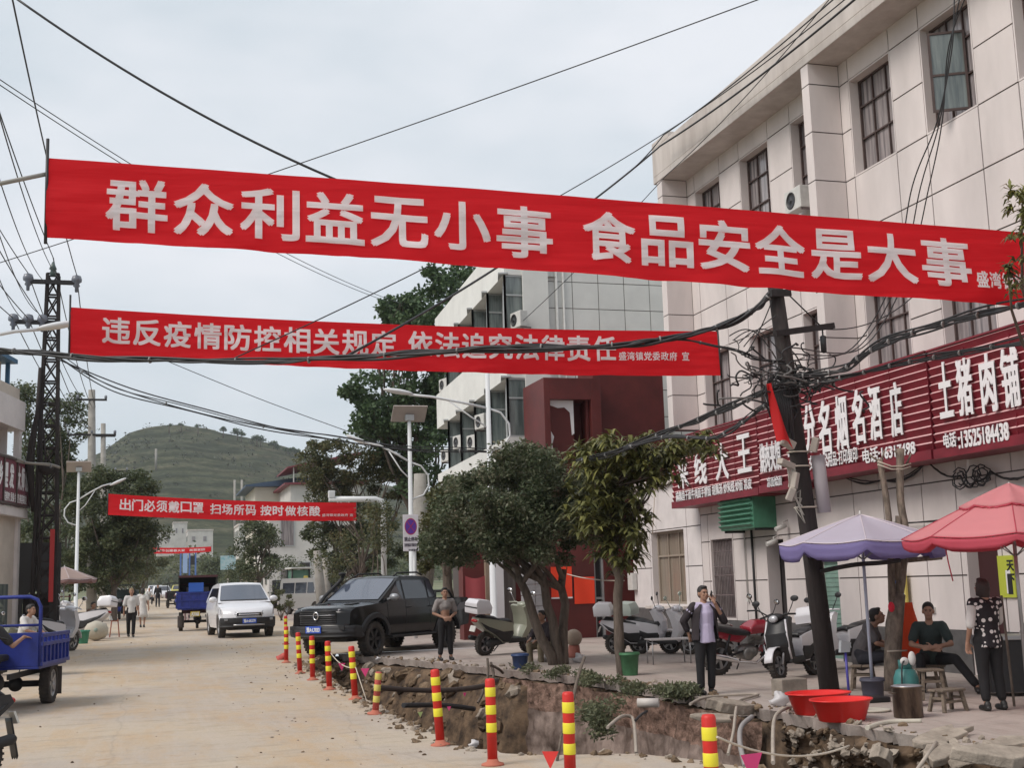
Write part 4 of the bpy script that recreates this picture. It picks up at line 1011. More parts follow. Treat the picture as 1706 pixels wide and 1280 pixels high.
def plain_pole(label, px, pyb, pyt, Y, r=.15, arms=(), m=None, lean=None, name='utility_pole'):
    b, t_ = aY(px, pyb, Y), aY(px if lean is None else lean, pyt, Y); b.z = gz(b.x, Y)
    t = thing(name, label, 'utility pole', b); v_ = t_-b
    MB().tube([Vector((0, 0, -.2)), v_*.5, v_], [r, r*.85, r*.65], 12).build('shaft', m or M_conc, t)
    for f, x0_, x1_, k in arms:
        c = v_*f; MB().b2((c.x+x0_, c.y-.18, c.z-.05), (c.x+x1_, c.y-.10, c.z+.05)).build('crossarm', M_iron, t)
        for i in range(k):
            x = x0_+.06+(x1_-x0_-.12)*i/max(1, k-1); MB().lathe([(.03, 0), (.07, .03), (.07, .16), (.02, .2)], 8, 0, True, Matrix.Translation((c.x+x, c.y-.14, c.z+.05))).build('insulator', M_glassi, t)
    return t
plain_pole('grey utility pole with two dark crossarms behind the lattice mast', 153, 1010, 650, 68, .26, ((.955, -.75, .75, 2), (.80, -1.2, 1.2, 3)))
plain_pole('shorter grey pole with a long crossarm of white insulators', 172, 1010, 706, 90, .24, ((.93, -.7, .8, 2), (.74, -1.5, 1.6, 5)))
plain_pole('grey concrete pole just behind the no parking sign', 700, 1040, 790, 43, .34)
plain_pole('short leaning concrete post beside the silver van', 538, 1010, 918, 62, .27, lean=528)
plain_pole('second leaning concrete post against the van windscreen', 548, 1008, 930, 64, .22, lean=541)
for px, t0, t1, Y, lab in ((121, 850, 1000, 240, 'thin pale pole left of the hill houses'), (391, 800, 880, 330, 'thin pale pole low on the hill beside its twin'), (403, 800, 860, 340, 'shorter thin pale pole low on the hill'), (541-281, 748, 768, 560, 'thin pale pole high on the terraced slope')):
    b, t_ = aY(px, t1, Y), aY(px, t0, Y)
    tag(MB().cyl(b-Vector((0, 0, 4)), t_, .0022*Y*.45, n=6).build('utility_pole', M_conc), lab, 'utility pole')

# ------------------------------------------------------------------ street lamps
def street_lamp(label, base, h, side, solar=True, arm=2.1, rise=.55, hoop=True, scale=1.0, rz=0.0):
    t = thing('street_lamp', label, 'street lamp', base, rz, 'street lamps'); s = side
    MB().tube([(0, 0, 0), (0, 0, .25), (0, 0, .26), (0, 0, h)], [.14, .14, .095*scale, .06*scale], 12).build('post', M_pole, t)
    za = h-1.35; pts = [(s*-.03, 0, za-.0), (-s*arm*.4, 0, za+.22), (-s*arm*.75, 0, za+.5), (-s*arm, 0, za+rise+.1)]
    pts = [(0, 0, za), (s*arm*.35, 0, za+rise*.45), (s*arm*.72, 0, za+rise*.85), (s*arm, 0, za+rise)]
    MB().tube(pts, .035*scale, 8).tube([(0, 0, za-.55), (s*arm*.22, 0, za-.25), (s*arm*.5, 0, za+rise*.55)], .022*scale, 8).build('arm', M_pole, t)
    if hoop: MB().tube([(0, 0, za), (-s*.35, 0, za-.12), (-s*.58, 0, za-.42), (-s*.60, 0, za-.75), (-s*.42, 0, za-1.05), (0, 0, za-1.2)], .03*scale, 8).build('hoop', M_pole, t)
    a = math.atan2(rise*.25, arm*.28)
    mb = MB(); mb.ell((0, 0, 0), (.42, .14, .07), 16, 8); hd = mb.build('lamp_head', M_pole, t); hd.location = (s*(arm+.3), 0, za+rise+.08); hd.rotation_euler = (0, -s*a, 0)
    if solar:
        p = MB().b2((-.55, -.34, -.02), (.55, .34, .02)).build('solar_panel', mat('panel_back', (.42, .36, .33), .55, var=.1), t, bevel=.004); p.location = (0, 0, h+.2); p.rotation_euler = (R(-40), 0, 0)
        q = MB().b2((-.53, -.32, .021), (.53, .32, .026)).build('cells', mat('solar_cells', (.02, .03, .07), .15), p)
        MB().b2((-.14, -.1, h-.02), (.14, .1, h+.16)).build('mount', M_alu, t)
    return t
LP = aY(688, 1060, 39.2); LP.z = gz(LP.x, 39.2)
street_lamp('white solar street lamp behind the black pickup', LP, aY(682, 700, 39.2).z-LP.z, -1, arm=1.35, rise=.62)
p = aY(125, 1050, 62); p.z = gz(p.x, 62); street_lamp('pale street lamp beside the left trees with a hoop under its arm', p, aY(126, 785, 62).z-p.z, 1, True, arm=1.45, rise=.75)
p = aY(822, 1000, 33.0); p.z = gz(p.x, 33.0); street_lamp('white lamp post with a curled hoop before the bay windows', p, aY(822, 600, 33.0).z-p.z, -1, False, arm=2.2, rise=.35)
p = aY(160, 990, 105); p.z = gz(p.x, 105); street_lamp('thin pale lamp post far along the left shrubs', p, 5.0, 1, False, hoop=False, arm=.8)
p = Vector((-3.3, 25.5, gz(0, 25))); z = aY(95, 545, 25.5).z
t = street_lamp('street lamp reaching in from the left edge beneath its solar panel', p+Vector((-.35, 0, 0)), z+.9-p.z, 1, True, arm=1.75, rise=.40, hoop=False)
# white boom with a box behind the third banner
p = aY(641, 1040, 48); p.z = gz(p.x, 48); t = thing('camera_mast', 'white bent camera boom above the end of the third banner', 'mast', p)
h = aY(638, 832, 48).z-p.z; x0_ = aY(548, 830, 48).x-p.x
MB().tube([(0, 0, 0), (0, 0, h-.3), (-.05, 0, h-.08), (-.3, 0, h), (x0_, 0, h+.02)], .11, 10).build('boom', M_pole, t)
MB().b2((x0_-.02, -.12, h+.06), (x0_+.22, .12, h+.34)).build('camera_box', M_pole, t, bevel=.02)
# no parking sign on its white post
p = G(692, 1072); p = Vector((aY(692, 1000, 37.5).x, 37.5, gz(8, 37.5)))
sgn = thing('parking_sign', 'white sign with a blue disc ringed red on a white post behind the pickup', 'road sign', p)
zt, zb = aY(684, 858, 37.5).z-p.z, aY(684, 919, 37.5).z-p.z; w = .47
xo = aY(683.5, 890, 37.5).x-p.x
MB().cyl((0, 0, 0), (xo*.0, 0, zt-.06), .055, n=10).build('post', M_pole, sgn)
MB().b2((xo-w/2, -.09, zb), (xo+w/2, -.06, zt)).build('plate', mat('sign_white', (.72, .70, .74), .4), sgn, bevel=.006)
mb = MB(); zc = zt-.36
def disc(r, y, m, sx=.75): mb.add([(xo, y, zc)]+[(xo+r*sx*math.cos(a), y, zc+r*math.sin(a)) for a in [i*math.pi/18 for i in range(36)]], [(0, 1+i, 1+(i+1) % 36) for i in range(36)], m)
disc(.25, -.0915, 0); disc(.215, -.0925, 1)
for s in (-1, 1): mb.bar((xo-.10*s, -.0935, zc+.14), (xo+.10*s, -.0935, zc-.14), .002, .022, 0)
FS = frame((xo-w/2+.03, -.0935, zb), (1, 0, 0), (0, 0, 1))
lb = MB(); letter(lb, '禁止停车', 0, w-.06, zt-zb-.80, zt-zb-.67, FS, .03, 2); letter(lb, '违停拖离 罚款扣分', 0, w-.06, zt-zb-.96, zt-zb-.86, FS, .02, 2); letter(lb, '交通警察', .12, w-.06, zt-zb-1.10, zt-zb-1.03, FS, .02, 2)
SM = [mat('sign_red', (.40, .03, .10), .5), mat('sign_violet', (.11, .035, .33), .5), mat('sign_ink', (.10, .09, .12), .6)]; lb.build('lettering', SM, sgn); mb.build('disc', SM, sgn)

# ------------------------------------------------------------------ wires
def wire(label, pts, r=.012, name='overhead_wire', group=None, m=None): return tag(MB().tube(pts, r, 6).build(name, m or M_blk), label, 'wire', group)
def bez(P, n=10):                                                     # smooth line through points
    P = [Vector(p) for p in P]; out = []
    for i in range(len(P)-1):
        p0, p1, p2, p3 = P[max(i-1, 0)], P[i], P[i+1], P[min(i+2, len(P)-1)]
        for k in range(n):
            t = k/n; out.append(.5*((2*p1)+(p2-p0)*t+(2*p0-5*p1+4*p2-p3)*t*t+(3*p1-p0-3*p2+p3)*t**3))
    return out+[P[-1]]
tp = foot+v
wire('thick black cable sagging from upper left down behind the first banner', cat_(aD(20, -8, 19.5), tp+Vector((0, -.1, -.05)), 1.02, 40), .02)
wire('thin wire rising from the left edge behind the first banner to the top', cat_(aD(-20, 444, 30), aD(1330, -26, 22), .12, 40), .011)
for k, (a, b) in enumerate((((-20, 119), (668, 506)), ((-20, 128), (650, 500)))):
    wire('upper of two parallel wires slanting from the left edge to the tall tree' if k == 0 else 'lower of two parallel wires slanting from the left edge to the tall tree', cat_(aD(a[0], a[1], 30), aD(b[0], b[1]+4*k, 60), .55, 40), .013)
ZI1, ZI2 = lm.z+HT-.05, aY(60, 540, 38).z+.1
for k, (x, z, lab) in enumerate(((-.66, ZI1, 'overhead line ending at the left arm insulator of the lattice mast'), (.66, ZI1, 'overhead line ending at the right arm insulator of the lattice mast'), (0, ZI1+.5, 'overhead line ending at the green top insulator of the lattice mast'),
        (-1.02, ZI2, 'lower overhead line at the outermost small insulator of the mast'), (-.62, ZI2, 'lower overhead line at the middle small insulator of the mast'), (-.24, ZI2, 'lower overhead line at the inner small insulator of the mast'))):
    wire(lab, cat_((lm.x+x, lm.y-.25, z), (lm.x+x*1.6-.4, 4.0, z-.6+(.5 if k < 3 else 0)), .75-.1*(k % 3), 30), .014, group='overhead lines to the lattice mast')
    q = Vector((aY(153+(x*9), 668+(10 if k < 3 else 45), 68)))
    wire(lab.replace('overhead line ending', 'overhead line leaving').replace('lower overhead line at', 'lower overhead line leaving')+' towards the far pole', cat_((lm.x+x, lm.y-.25, z), q, .5, 20), .016, group='overhead lines beyond the lattice mast')
# wires along the shop front
e0 = aY(860, 545, 36.0)
wire('black wire rising from the crossing bundle behind the first banner to the cream parapet', cat_(aD(580, 592, 20.2), aX(1100, 243, 12.0), .25, 24)+cat_(aX(1100, 243, 12.0), aX(1440, -15, 12.0), .12, 16), .022)
wire('black wire forking off the parapet cable beside the building corner', cat_(aD(580, 592, 20.2).lerp(aX(1100, 243, 12.0), .86)-Vector((0, 0, .12)), aX(1105, 225, 11.9), .05, 8)+cat_(aX(1105, 225, 11.9), aX(1400, -12, 11.9), .1, 14), .014)
wire('thin wire rising from the crossing bundle across both banners to the parapet', cat_(aD(390, 597, 20.6), aX(1100, 226, 11.95), .2, 26)+cat_(aX(1100, 226, 11.95), aX(1418, -10, 11.95), .1, 14), .012)
wire('thin wire from the tiled building corner slanting low across the cream parapet', cat_(e0, aX(1112, 290, 12.1), .1, 14)+cat_(aX(1112, 290, 12.1), aX(1390, -12, 12.05), .15, 20), .01)
for k, lab in enumerate(('leftmost of three drop wires hanging over the open top window', 'middle of three drop wires hanging over the open top window', 'rightmost of three drop wires hanging over the open top window')):
    wire(lab, bez([aX(1590+10*k, -10, 12.0), aX(1586-3*k, 80, 12.0), aX(1562+4*k, 200, 12.1), aX(1520+14*k, 310, 12.2), aX(1490+10*k, 460, 12.2), aX(1420+8*k, 580, 11.6), foot+onp(.80)+Vector((.1, -.05, .1*k))]), .011)
def bundle(name, label, P, strands, r, spread, ties=8, m=None, group=None):
    base = bez(P, 12); mb = MB(); n = len(base)
    for s in range(strands):
        ph = rc.uniform(0, 6.28); f = rc.uniform(.15, .5); off = Vector((0, rc.gauss(0, spread), rc.gauss(0, spread)))
        mb.tube([p+off+Vector((0, math.cos(ph+f*i)*spread, math.sin(ph+f*i*1.1)*spread+.5*spread*math.sin(ph*2+f*.3*i))) for i, p in enumerate(base)], r*rc.uniform(.7, 1.2), 6)
    for k in range(ties):
        p = base[int((k+.5)*n/ties)]; q = base[min(n-1, int((k+.5)*n/ties)+1)]; d = (q-p).normalized()*.02
        mb.tube([p-d*.6, p+d*.6], spread*1.5+r*.6, 8, 1)
    return tag(mb.build(name, [m or M_blk, mat('cable_tie', (.25, .25, .25), .6)]), label, 'cable bundle', group)
Yc = 19.5
bundle('cable_bundle', 'thick black cable bundle crossing the street before the second banner', [aD(-60, 577, 21.5), aD(0, 583, 21.3), aD(110, 593, 21), aD(250, 600, 20.6), aD(420, 602, 20.2), aD(560, 598, 19.9), aD(700, 589, 19.6), aD(850, 580, 19.3), aD(1000, 577, 19), aD(1100, 566, 18.9), aD(1200, 545, 18.9), aD(1262, 512, 18.9), tp+Vector((-.1, -.1, -.2))], 6, .022, .028, 14)
bundle('cable_bundle', 'black cable branch dropping from the crossing bundle towards the leaning pole', [aD(1130, 565, 18.9), aD(1210, 580, 18.8), aD(1260, 598, 18.7), foot+onp(.79)+Vector((-.1, -.18, 0))], 3, .012, .014, 3)
bundle('cable_bundle', 'thick cable bundle rising right from the leaning pole over the red signs', [foot+onp(.755)+Vector((0, -.2, 0)), aD(1400, 617, 18.4), aD(1440, 590, 17.9), aD(1500, 562, 17.2), aD(1600, 533, 16.2), aD(1720, 504, 15)], 8, .017, .024, 10)
bundle('cable_bundle', 'lower grey cable bundle resting along the top of the red signs', [foot+onp(.735)+Vector((0, -.2, 0)), aD(1400, 630, 18.4), aD(1500, 606, 17.6), aD(1600, 588, 16.6), aD(1720, 566, 15.2)], 6, .015, .02, 10)
bundle('cable_bundle', 'sagging cable bundle from the leaning pole into the big leaved tree', [foot+onp(.74)+Vector((-.1, -.2, 0)), aD(1240, 668, 19.2), aD(1180, 694, 20), aD(1115, 718, 20.8), aD(1030, 752, 21.8), aD(960, 770, 23)], 7, .015, .021, 10)
bundle('cable_bundle', 'lower cable bundle looping left across the noodle sign', [foot+onp(.715)+Vector((-.15, -.2, 0)), aD(1270, 680, 19.0), aD(1215, 720, 19.3), aD(1170, 732, 19.6), aD(1110, 728, 20.2), aD(1040, 748, 21)], 5, .014, .019, 8)
bundle('cable_bundle', 'black cable pair crossing the street from the mast to the tiled building', [lm+Vector((.2, -.4, aY(105, 597, 38).z-lm.z)), aY(200, 650, 37.5), aY(360, 692, 37), aY(520, 726, 36.4), aY(690, 747, 36), aY(830, 753, 35.8), aY(912, 753, 35.7)], 3, .02, .035, 6)
wire('thin cable riding above the black pair over the street', bez([lm+Vector((.2, -.4, aY(110, 603, 38).z-lm.z)), aY(220, 648, 37.4), aY(350, 684, 36.9), aY(470, 715, 36.5), aY(560, 727, 36.2), aY(700, 752, 36)]), .02)
wire('thin wire from behind the second banner down to the brown tree', bez([aY(250, 590, 60), aY(420, 660, 60), aY(560, 712, 60), aY(640, 740, 60)]), .018)
bundle('cable_bundle', 'grey cable along the balcony sign to the lattice mast', [aY(-20, 755, 36), aY(40, 770, 37), aY(100, 779, 37.5)], 2, .03, .03, 3, M_conc)
for k in range(5):
    a = foot+onp(.76+.05*k)+Vector((-.1, -.12, 0)); bb = aD(1215+8*k, 560+6*k, 18.9)
    wire('slack black wire looping between the crossing bundle and the leaning pole', [a.lerp(bb, i/16)+Vector((0, 0, (.35-.1*k)*math.sin(math.pi*i/16))) for i in range(17)], .009, group='slack loops at the leaning pole')
wire('thin wire from the pole crossarm across the upper red sign', cat_(foot+c, aX(1545, 470, 12.5), .25, 20), .01)
wire('pale cord hanging down beside the noodle sign', [aX(1092, 800, 12.9), aX(1087, 890, 12.9)], .012, m=M_rope)
wire('pale cord tied from the red wall to the thin tree trunk', cat_(aY(945, 957, 30), aY(1040, 968, 22), .05, 10), .012, m=M_rope)

wire('grey rod reaching from the left edge to the stick of the first banner', [aD(-30, 312, 13.6), aD(77, 290, 14.0)], .025, 'rod', None, M_conc)

for k, (a, b, lab) in enumerate((((96, 462), (-30, 90), 'thin line fanning up from the mast top nearest the first banner'), ((75, 470), (-30, 205), 'thin line fanning up from the mast beside its left arm'), ((62, 520), (-30, 300), 'thin line fanning up left between the two mast arms'), ((48, 536), (-30, 385), 'lowest thin line fanning up from the small mast arm'))):
    wire(lab, cat_(aY(a[0], a[1], 37.7), aD(b[0], b[1], 14+2*k), .35, 24), .010)
# ------------------------------------------------------------------ trees: tapered trunk and limbs, crown of single leaves
M_bark = mat('grey_bark', (0.16, 0.125, 0.10), 0.9, var=0.5, vs=6, bump=0.7, bs=30, stretch=(2, 2, .5))
M_barkl = mat('pale_mottled_bark', (0.27, 0.215, 0.17), 0.9, var=0.6, vs=9, bump=0.6, bs=30, stretch=(1.5, 1.5, .6))
L_dark = leaf_mat('osmanthus_leaves', [(0.024, 0.041, 0.024), (0.054, 0.081, 0.041), (0.108, 0.135, 0.068), (0.189, 0.203, 0.135), (0.203, 0.149, 0.095)])  # pale grey-green tint puts highlights on the leaves into their colour
L_loq = leaf_mat('loquat_leaves', [(0.033, 0.037, 0.020), (0.083, 0.088, 0.037), (0.143, 0.149, 0.055), (0.231, 0.231, 0.072), (0.330, 0.308, 0.099)], .2, .45)
L_pop = leaf_mat('poplar_leaves', [(0.035, 0.060, 0.035), (0.061, 0.102, 0.049), (0.096, 0.149, 0.067), (0.140, 0.193, 0.088)], .3)
L_mag = leaf_mat('brown_green_leaves', [(.035, .042, .022), (.065, .078, .038), (.10, .112, .05), (.15, .135, .06), (.17, .115, .06)], .25)
L_mid = leaf_mat('mid_green_leaves', [(0.035, 0.048, 0.029), (0.067, 0.088, 0.045), (0.112, 0.131, 0.061), (0.160, 0.160, 0.080)], .25)
L_shr = leaf_mat('roadside_shrub_leaves', [(.03, .04, .018), (.07, .08, .03), (.11, .11, .045), (.17, .14, .05)], .25)
L_weed = leaf_mat('weed_leaves', [(.06, .07, .04), (.11, .125, .07), (.17, .18, .10), (.20, .17, .11)], .25)
def leaves(name, m, parent, clumps, ll, lw, seed, droop=0.0, up=.35):
    """clumps: (centre, radii, count): single diamond leaves scattered through each clump"""
    g = np.random.default_rng(seed); P = []; 
    for c, r, n in clumps:
        d = g.normal(size=(n, 3)); d /= np.linalg.norm(d, axis=1, keepdims=True)
        P.append(np.array(c)+d*np.array(r)*(g.uniform(.12, 1, size=(n, 1))**(1/2.2)))
    P = np.concatenate(P); n = len(P)
    a = g.normal(size=(n, 3)); a[:, 2] = a[:, 2]*.7-droop; a /= np.linalg.norm(a, axis=1, keepdims=True)
    nn = g.normal(size=(n, 3)); nn[:, 2] = np.abs(nn[:, 2])+up; b = np.cross(nn, a); b /= np.linalg.norm(b, axis=1, keepdims=True)+1e-9
    s = g.uniform(.65, 1.25, size=(n, 1)); up_ = np.cross(a, b)
    V = np.stack([P, P+a*ll*s*.5+b*lw*s*.5+up_*ll*.06*s, P+a*ll*s, P+a*ll*s*.5-b*lw*s*.5+up_*ll*.06*s], 1).reshape(-1, 3)
    return quads(name, m, parent, V)
def quads(name, m, parent, V):
    n = len(V)//4; me = bpy.data.meshes.new(name); me.vertices.add(4*n); me.vertices.foreach_set('co', V.astype(np.float32).ravel())
    me.loops.add(4*n); me.loops.foreach_set('vertex_index', np.arange(4*n, dtype=np.int32))
    me.polygons.add(n); me.polygons.foreach_set('loop_start', np.arange(0, 4*n, 4, dtype=np.int32))
    me.update(calc_edges=True); me.validate(); me.materials.append(m)
    o = bpy.data.objects.new(name, me); COL.objects.link(o)
    if parent is not None: o.parent = parent
    return o
def rosettes(name, m, parent, heads, ll, lw, seed, per=11):
    """whorls of long drooping leaves, each leaf two folded quads"""
    g = random.Random(seed); V = []
    for c in heads:
        c = Vector(c); axis = Vector((g.gauss(0, .5), g.gauss(0, .5), 1)).normalized(); u = axis.orthogonal().normalized(); w = axis.cross(u)
        for k in range(per):
            a = k*2.4+g.uniform(-.3, .3); t = g.uniform(.3, 1.5); d = (u*math.cos(a)+w*math.sin(a))*math.sin(t)+axis*math.cos(t)
            L_ = ll*g.uniform(.7, 1.15); W_ = lw*g.uniform(.8, 1.1); s = d.cross(Vector((0, 0, 1))); s = s.normalized() if s.length > .05 else u
            p1 = c+d*L_*.5; d2 = (d+Vector((0, 0, -.75-.4*t))).normalized(); p2 = p1+d2*L_*.5
            V += [c, c+d*L_*.25+s*W_*.40, p1, c+d*L_*.25-s*W_*.40] if False else [c-s*W_*.12, c+s*W_*.12, p1+s*W_*.5, p1-s*W_*.5]
            V += [p1-s*W_*.5, p1+s*W_*.5, p2+s*W_*.06, p2-s*W_*.06]
    V = np.array([tuple(p) for p in V])
    n = len(V)//8; me = bpy.data.meshes.new(name); me.from_pydata([tuple(x) for x in V], [], [(i*4, i*4+1, i*4+2, i*4+3) for i in range(2*n)])
    bm = bmesh.new(); bm.from_mesh(me); bmesh.ops.remove_doubles(bm, verts=bm.verts, dist=1e-5); bm.to_mesh(me); bm.free()
    for p in me.polygons: p.use_smooth = True
    me.materials.append(m); o = bpy.data.objects.new(name, me); COL.objects.link(o); o.parent = parent; return o
def limb(mb, p, q, r0, r1, g, bend=.12, n=6):
    p, q = Vector(p), Vector(q); L_ = (q-p).length; pts = []
    off = Vector((g.gauss(0, bend), g.gauss(0, bend), g.gauss(0, bend*.5)))*L_
    for i in range(n+1):
        t = i/n; pts.append(p.lerp(q, t)+off*math.sin(math.pi*t)+Vector((g.gauss(0, .012), g.gauss(0, .012), 0))*L_*(0 < i < n))
    mb.tube(pts, [r0+(r1-r0)*i/n for i in range(n+1)], 8); return pts
def crown_clumps(c, r, n, per, size, seed, floor=None, hollow=.35):
    g = random.Random(seed); out = []
    while len(out) < n:
        d = Vector((g.gauss(0, 1), g.gauss(0, 1), g.gauss(0, 1))).normalized()*(hollow+(1-hollow)*g.random()**.6)
        p = Vector((c[0]+d.x*r[0], c[1]+d.y*r[1], c[2]+d.z*r[2]))
        if floor is not None and p.z < floor: continue
        s = size*g.uniform(.55, 1.35); out.append((tuple(p), (s, s, s*.75), int(per*g.uniform(.6, 1.3)*s/size)))
    return out
def tree(name, label, base, fork, trunk_r, clumps, lm_, ll, lw, seed, bark=None, droop=.1, limbs=9, group='street trees', lean=(0, 0), stems=1):
    t = thing(name, label, 'tree', base, 0, group); g = random.Random(seed); mb = MB()
    for s in range(stems):
        sx = (s-(stems-1)/2)*.18 if stems > 1 else 0
        f = Vector((lean[0]+sx*3.2*fork/2, lean[1]+g.uniform(-.2, .2)*(stems > 1), fork*g.uniform(.85, 1.1)))
        limb(mb, (sx*.5, 0, -.15), f, trunk_r/(1+.3*(stems > 1)), trunk_r*.7/(1+.3*(stems > 1)), g, .03)
        for k in range(max(2, limbs//stems)):
            c = g.choice(clumps); q = Vector(c[0]); pts = limb(mb, f*g.uniform(.75, 1.0), q, trunk_r*.42, trunk_r*.08, g, .1)
            for j in range(2):
                c2 = min(clumps, key=lambda x: (Vector(x[0])-q).length+g.uniform(0, 1.2)); limb(mb, pts[3], Vector(c2[0]), trunk_r*.2, trunk_r*.05, g, .1, 4)
    mb.build('trunk', bark or M_bark, t)
    leaves('crown', lm_, t, clumps, ll, lw, seed+1, droop); return t
def pxclumps(base, Y, boxes, seed, dy=1.2):
    """clumps filling picture regions (px, py, half width, half height, clump count, leaves, clump size) around depth Y"""
    g = random.Random(seed); out = []
    for px, py, hw_, hh_, n, per, size in boxes:
        c = aY(px, py, Y)-base; k = Y/FOC*1.04
        for i in range(n):
            while True:
                a, b, e = g.uniform(-1, 1), g.uniform(-1, 1), g.uniform(-1, 1)
                if a*a+b*b+e*e*.6 < 1: break
            s = size*g.uniform(.6, 1.35); out.append(((c.x+a*hw_*k, c.y+e*dy, c.z-b*hh_*k), (s, s, s*.72), int(per*g.uniform(.6, 1.35))))
    return out
# dark evergreen with several stems at the end of the trench
b = G(932, 1108)
cl = pxclumps(b, b.y, [(850, 850, 118, 76, 78, 330, .36), (790, 890, 75, 50, 30, 300, .33), (935, 845, 75, 76, 42, 300, .34), (865, 775, 78, 26, 22, 240, .27), (885, 925, 70, 22, 12, 220, .26), (740, 860, 30, 45, 8, 200, .26)], 11, 1.5)
tree('evergreen_tree', 'dark dense evergreen with leaning stems at the end of the trench', b, 1.75, .15, cl, L_dark, .088, .044, 12, M_bark, .15, 10, 'street trees', (-.28, .1), 3)
# big leaved tree at the shop corner
b = G(1037, 1126); lq = thing('loquat_tree', 'slender tree with whorls of long leaves in front of the side wing', 'tree', b, 0, 'street trees')
g = random.Random(4); mb = MB(); f = aY(1024, 905, b.y)-b; limb(mb, (0, 0, -.1), f, .105, .08, g, .015, 8); f2 = aY(1022, 800, b.y)-b; limb(mb, f, f2, .08, .05, g, .03)
heads = []
for px, py, hw_, hh_, n in ((1015, 790, 62, 62, 90), (1000, 870, 50, 40, 50), (1040, 880, 36, 60, 46), (1025, 930, 22, 40, 14), (1070, 775, 55, 38, 44), (1130, 755, 50, 28, 26), (1165, 745, 30, 22, 12), (985, 760, 35, 25, 12), (1050, 735, 18, 14, 4), (1095, 800, 32, 22, 8)):
    c = aY(px, py, b.y)-b; k = b.y/FOC
    for i in range(n):
        while True:
            a, e, d = g.uniform(-1, 1), g.uniform(-1, 1), g.uniform(-1, 1)
            if a*a+e*e < 1: break
        heads.append((c.x+a*hw_*k, c.y+d*.75, c.z-e*hh_*k))
for k in range(24): limb(mb, f.lerp(f2, g.random()), g.choice(heads), .03, .008, g, .1)
mb.build('trunk', M_bark, lq)
rosettes('crown', L_loq, lq, heads, .33, .082, 6, 13)
# tall poplar behind
b = on(aY(700, 900, 64).x, 64)
cl = pxclumps(b, 64, [(735, 470, 42, 40, 16, 200, .62), (700, 540, 62, 55, 30, 220, .7), (655, 520, 30, 28, 10, 190, .55), (690, 640, 70, 75, 40, 240, .75), (610, 650, 36, 22, 12, 160, .5), (640, 700, 60, 40, 22, 220, .65), (735, 620, 30, 130, 26, 230, .65), (680, 760, 70, 60, 26, 230, .7), (775, 455, 25, 22, 8, 150, .5), (610, 720, 30, 20, 8, 160, .5)], 21, 2.2)
tree('poplar_tree', 'tall loose dark green poplar rising behind the solar lamp', b, 5, .3, [(c_, r_, int(n_*.62)) for c_, r_, n_ in cl], L_pop, .25, .18, 22, M_bark, .2, 14, 'background trees')
# brownish magnolia row behind the third banner
for k, (px, Y, boxes, lab) in enumerate(((600, 65, [(590, 800, 85, 60, 46, 260, .5), (545, 765, 45, 35, 14, 190, .45), (640, 770, 45, 50, 18, 220, .45), (520, 740, 25, 15, 5, 120, .35)], 'broad brownish green tree above the end of the third banner'),
        (565, 66, [(560, 890, 50, 50, 30, 240, .42), (600, 920, 55, 45, 26, 240, .42), (650, 900, 30, 55, 14, 200, .4), (540, 870, 30, 25, 9, 170, .38)], 'dark tree under the end of the third banner'),
        (745, 40, [(735, 880, 30, 55, 18, 240, .34), (760, 830, 45, 30, 16, 220, .34), (710, 930, 18, 30, 6, 180, .3)], 'brownish tree crown left of the dark evergreen'))):
    b = on(aY(px, 990, Y).x, Y); tree('broadleaf_tree', lab, b, 2.2, .2, pxclumps(b, Y, boxes, 31+k, 1.5), (L_mag, L_mid, L_shr)[k], .17, .085, 41+k, M_bark, .15, 9, 'background trees')
# trees of the left roadside
for k, (px, Y, boxes, lm_, ll, lab) in enumerate(((190, 67, [(190, 850, 66, 60, 64, 260, .55), (232, 835, 36, 48, 22, 220, .5), (175, 920, 62, 44, 40, 220, .5), (215, 900, 50, 36, 24, 220, .5), (130, 950, 60, 44, 34, 220, .5), (150, 800, 36, 20, 8, 170, .45)], L_mid, .16, 'round dark tree behind the left street lamp'),
        (90, 74, [(75, 720, 50, 62, 30, 130, .7), (120, 700, 32, 48, 16, 110, .6), (45, 680, 26, 42, 12, 110, .6), (90, 800, 45, 60, 30, 220, .7), (80, 900, 50, 60, 26, 220, .7)], L_mid, .2, 'thin leaved tree behind the lattice mast'),
        (235, 120, [(240, 925, 34, 36, 22, 160, .8), (215, 950, 30, 22, 12, 150, .7)], L_shr, .26, 'yellowish bush far along the left side of the street'),
        (432, 90, [(432, 885, 24, 28, 18, 170, .55), (405, 925, 20, 26, 10, 150, .5), (455, 905, 18, 34, 12, 150, .5), (430, 940, 36, 26, 14, 150, .55)], L_mid, .2, 'small tree behind the roof of the white car'),
        (350, 190, [(352, 945, 22, 20, 14, 120, 1.0)], L_mid, .42, 'far dark tree beside the blue gate'))):
    b = on(aY(px, 985, Y).x, Y); tree('roadside_tree', lab, b, 1.8 if Y < 100 else 1.2, .18, pxclumps(b, Y, boxes, 51+k, 1.6 if Y < 100 else 2.5), lm_, ll, ll*.55, 61+k, M_bark, .15, 8, 'background trees')
def shrub(label, px, py, Y, hw_, hh_, n, lm_, ll, seed, name='shrub'):
    c = aY(px, py, Y); b = on(c.x, Y); t = thing(name, label, 'shrub', b, 0, 'roadside shrubs')
    cl = pxclumps(b, Y, [(px, py, hw_, hh_, n, 130, .3*hh_*Y/FOC*1.6)], seed, hw_*Y/FOC)
    g = random.Random(seed); mb = MB()
    for k in range(6): limb(mb, (g.uniform(-.1, .1), 0, -.05), g.choice(cl)[0], .03, .008, g)
    mb.build('stem', M_bark, t); leaves('crown', lm_, t, cl, ll, ll*.5, seed+1); return t
shrub('green shrub between the white car and the digger', 485, 965, 80, 24, 34, 16, L_mid, .15, 71)
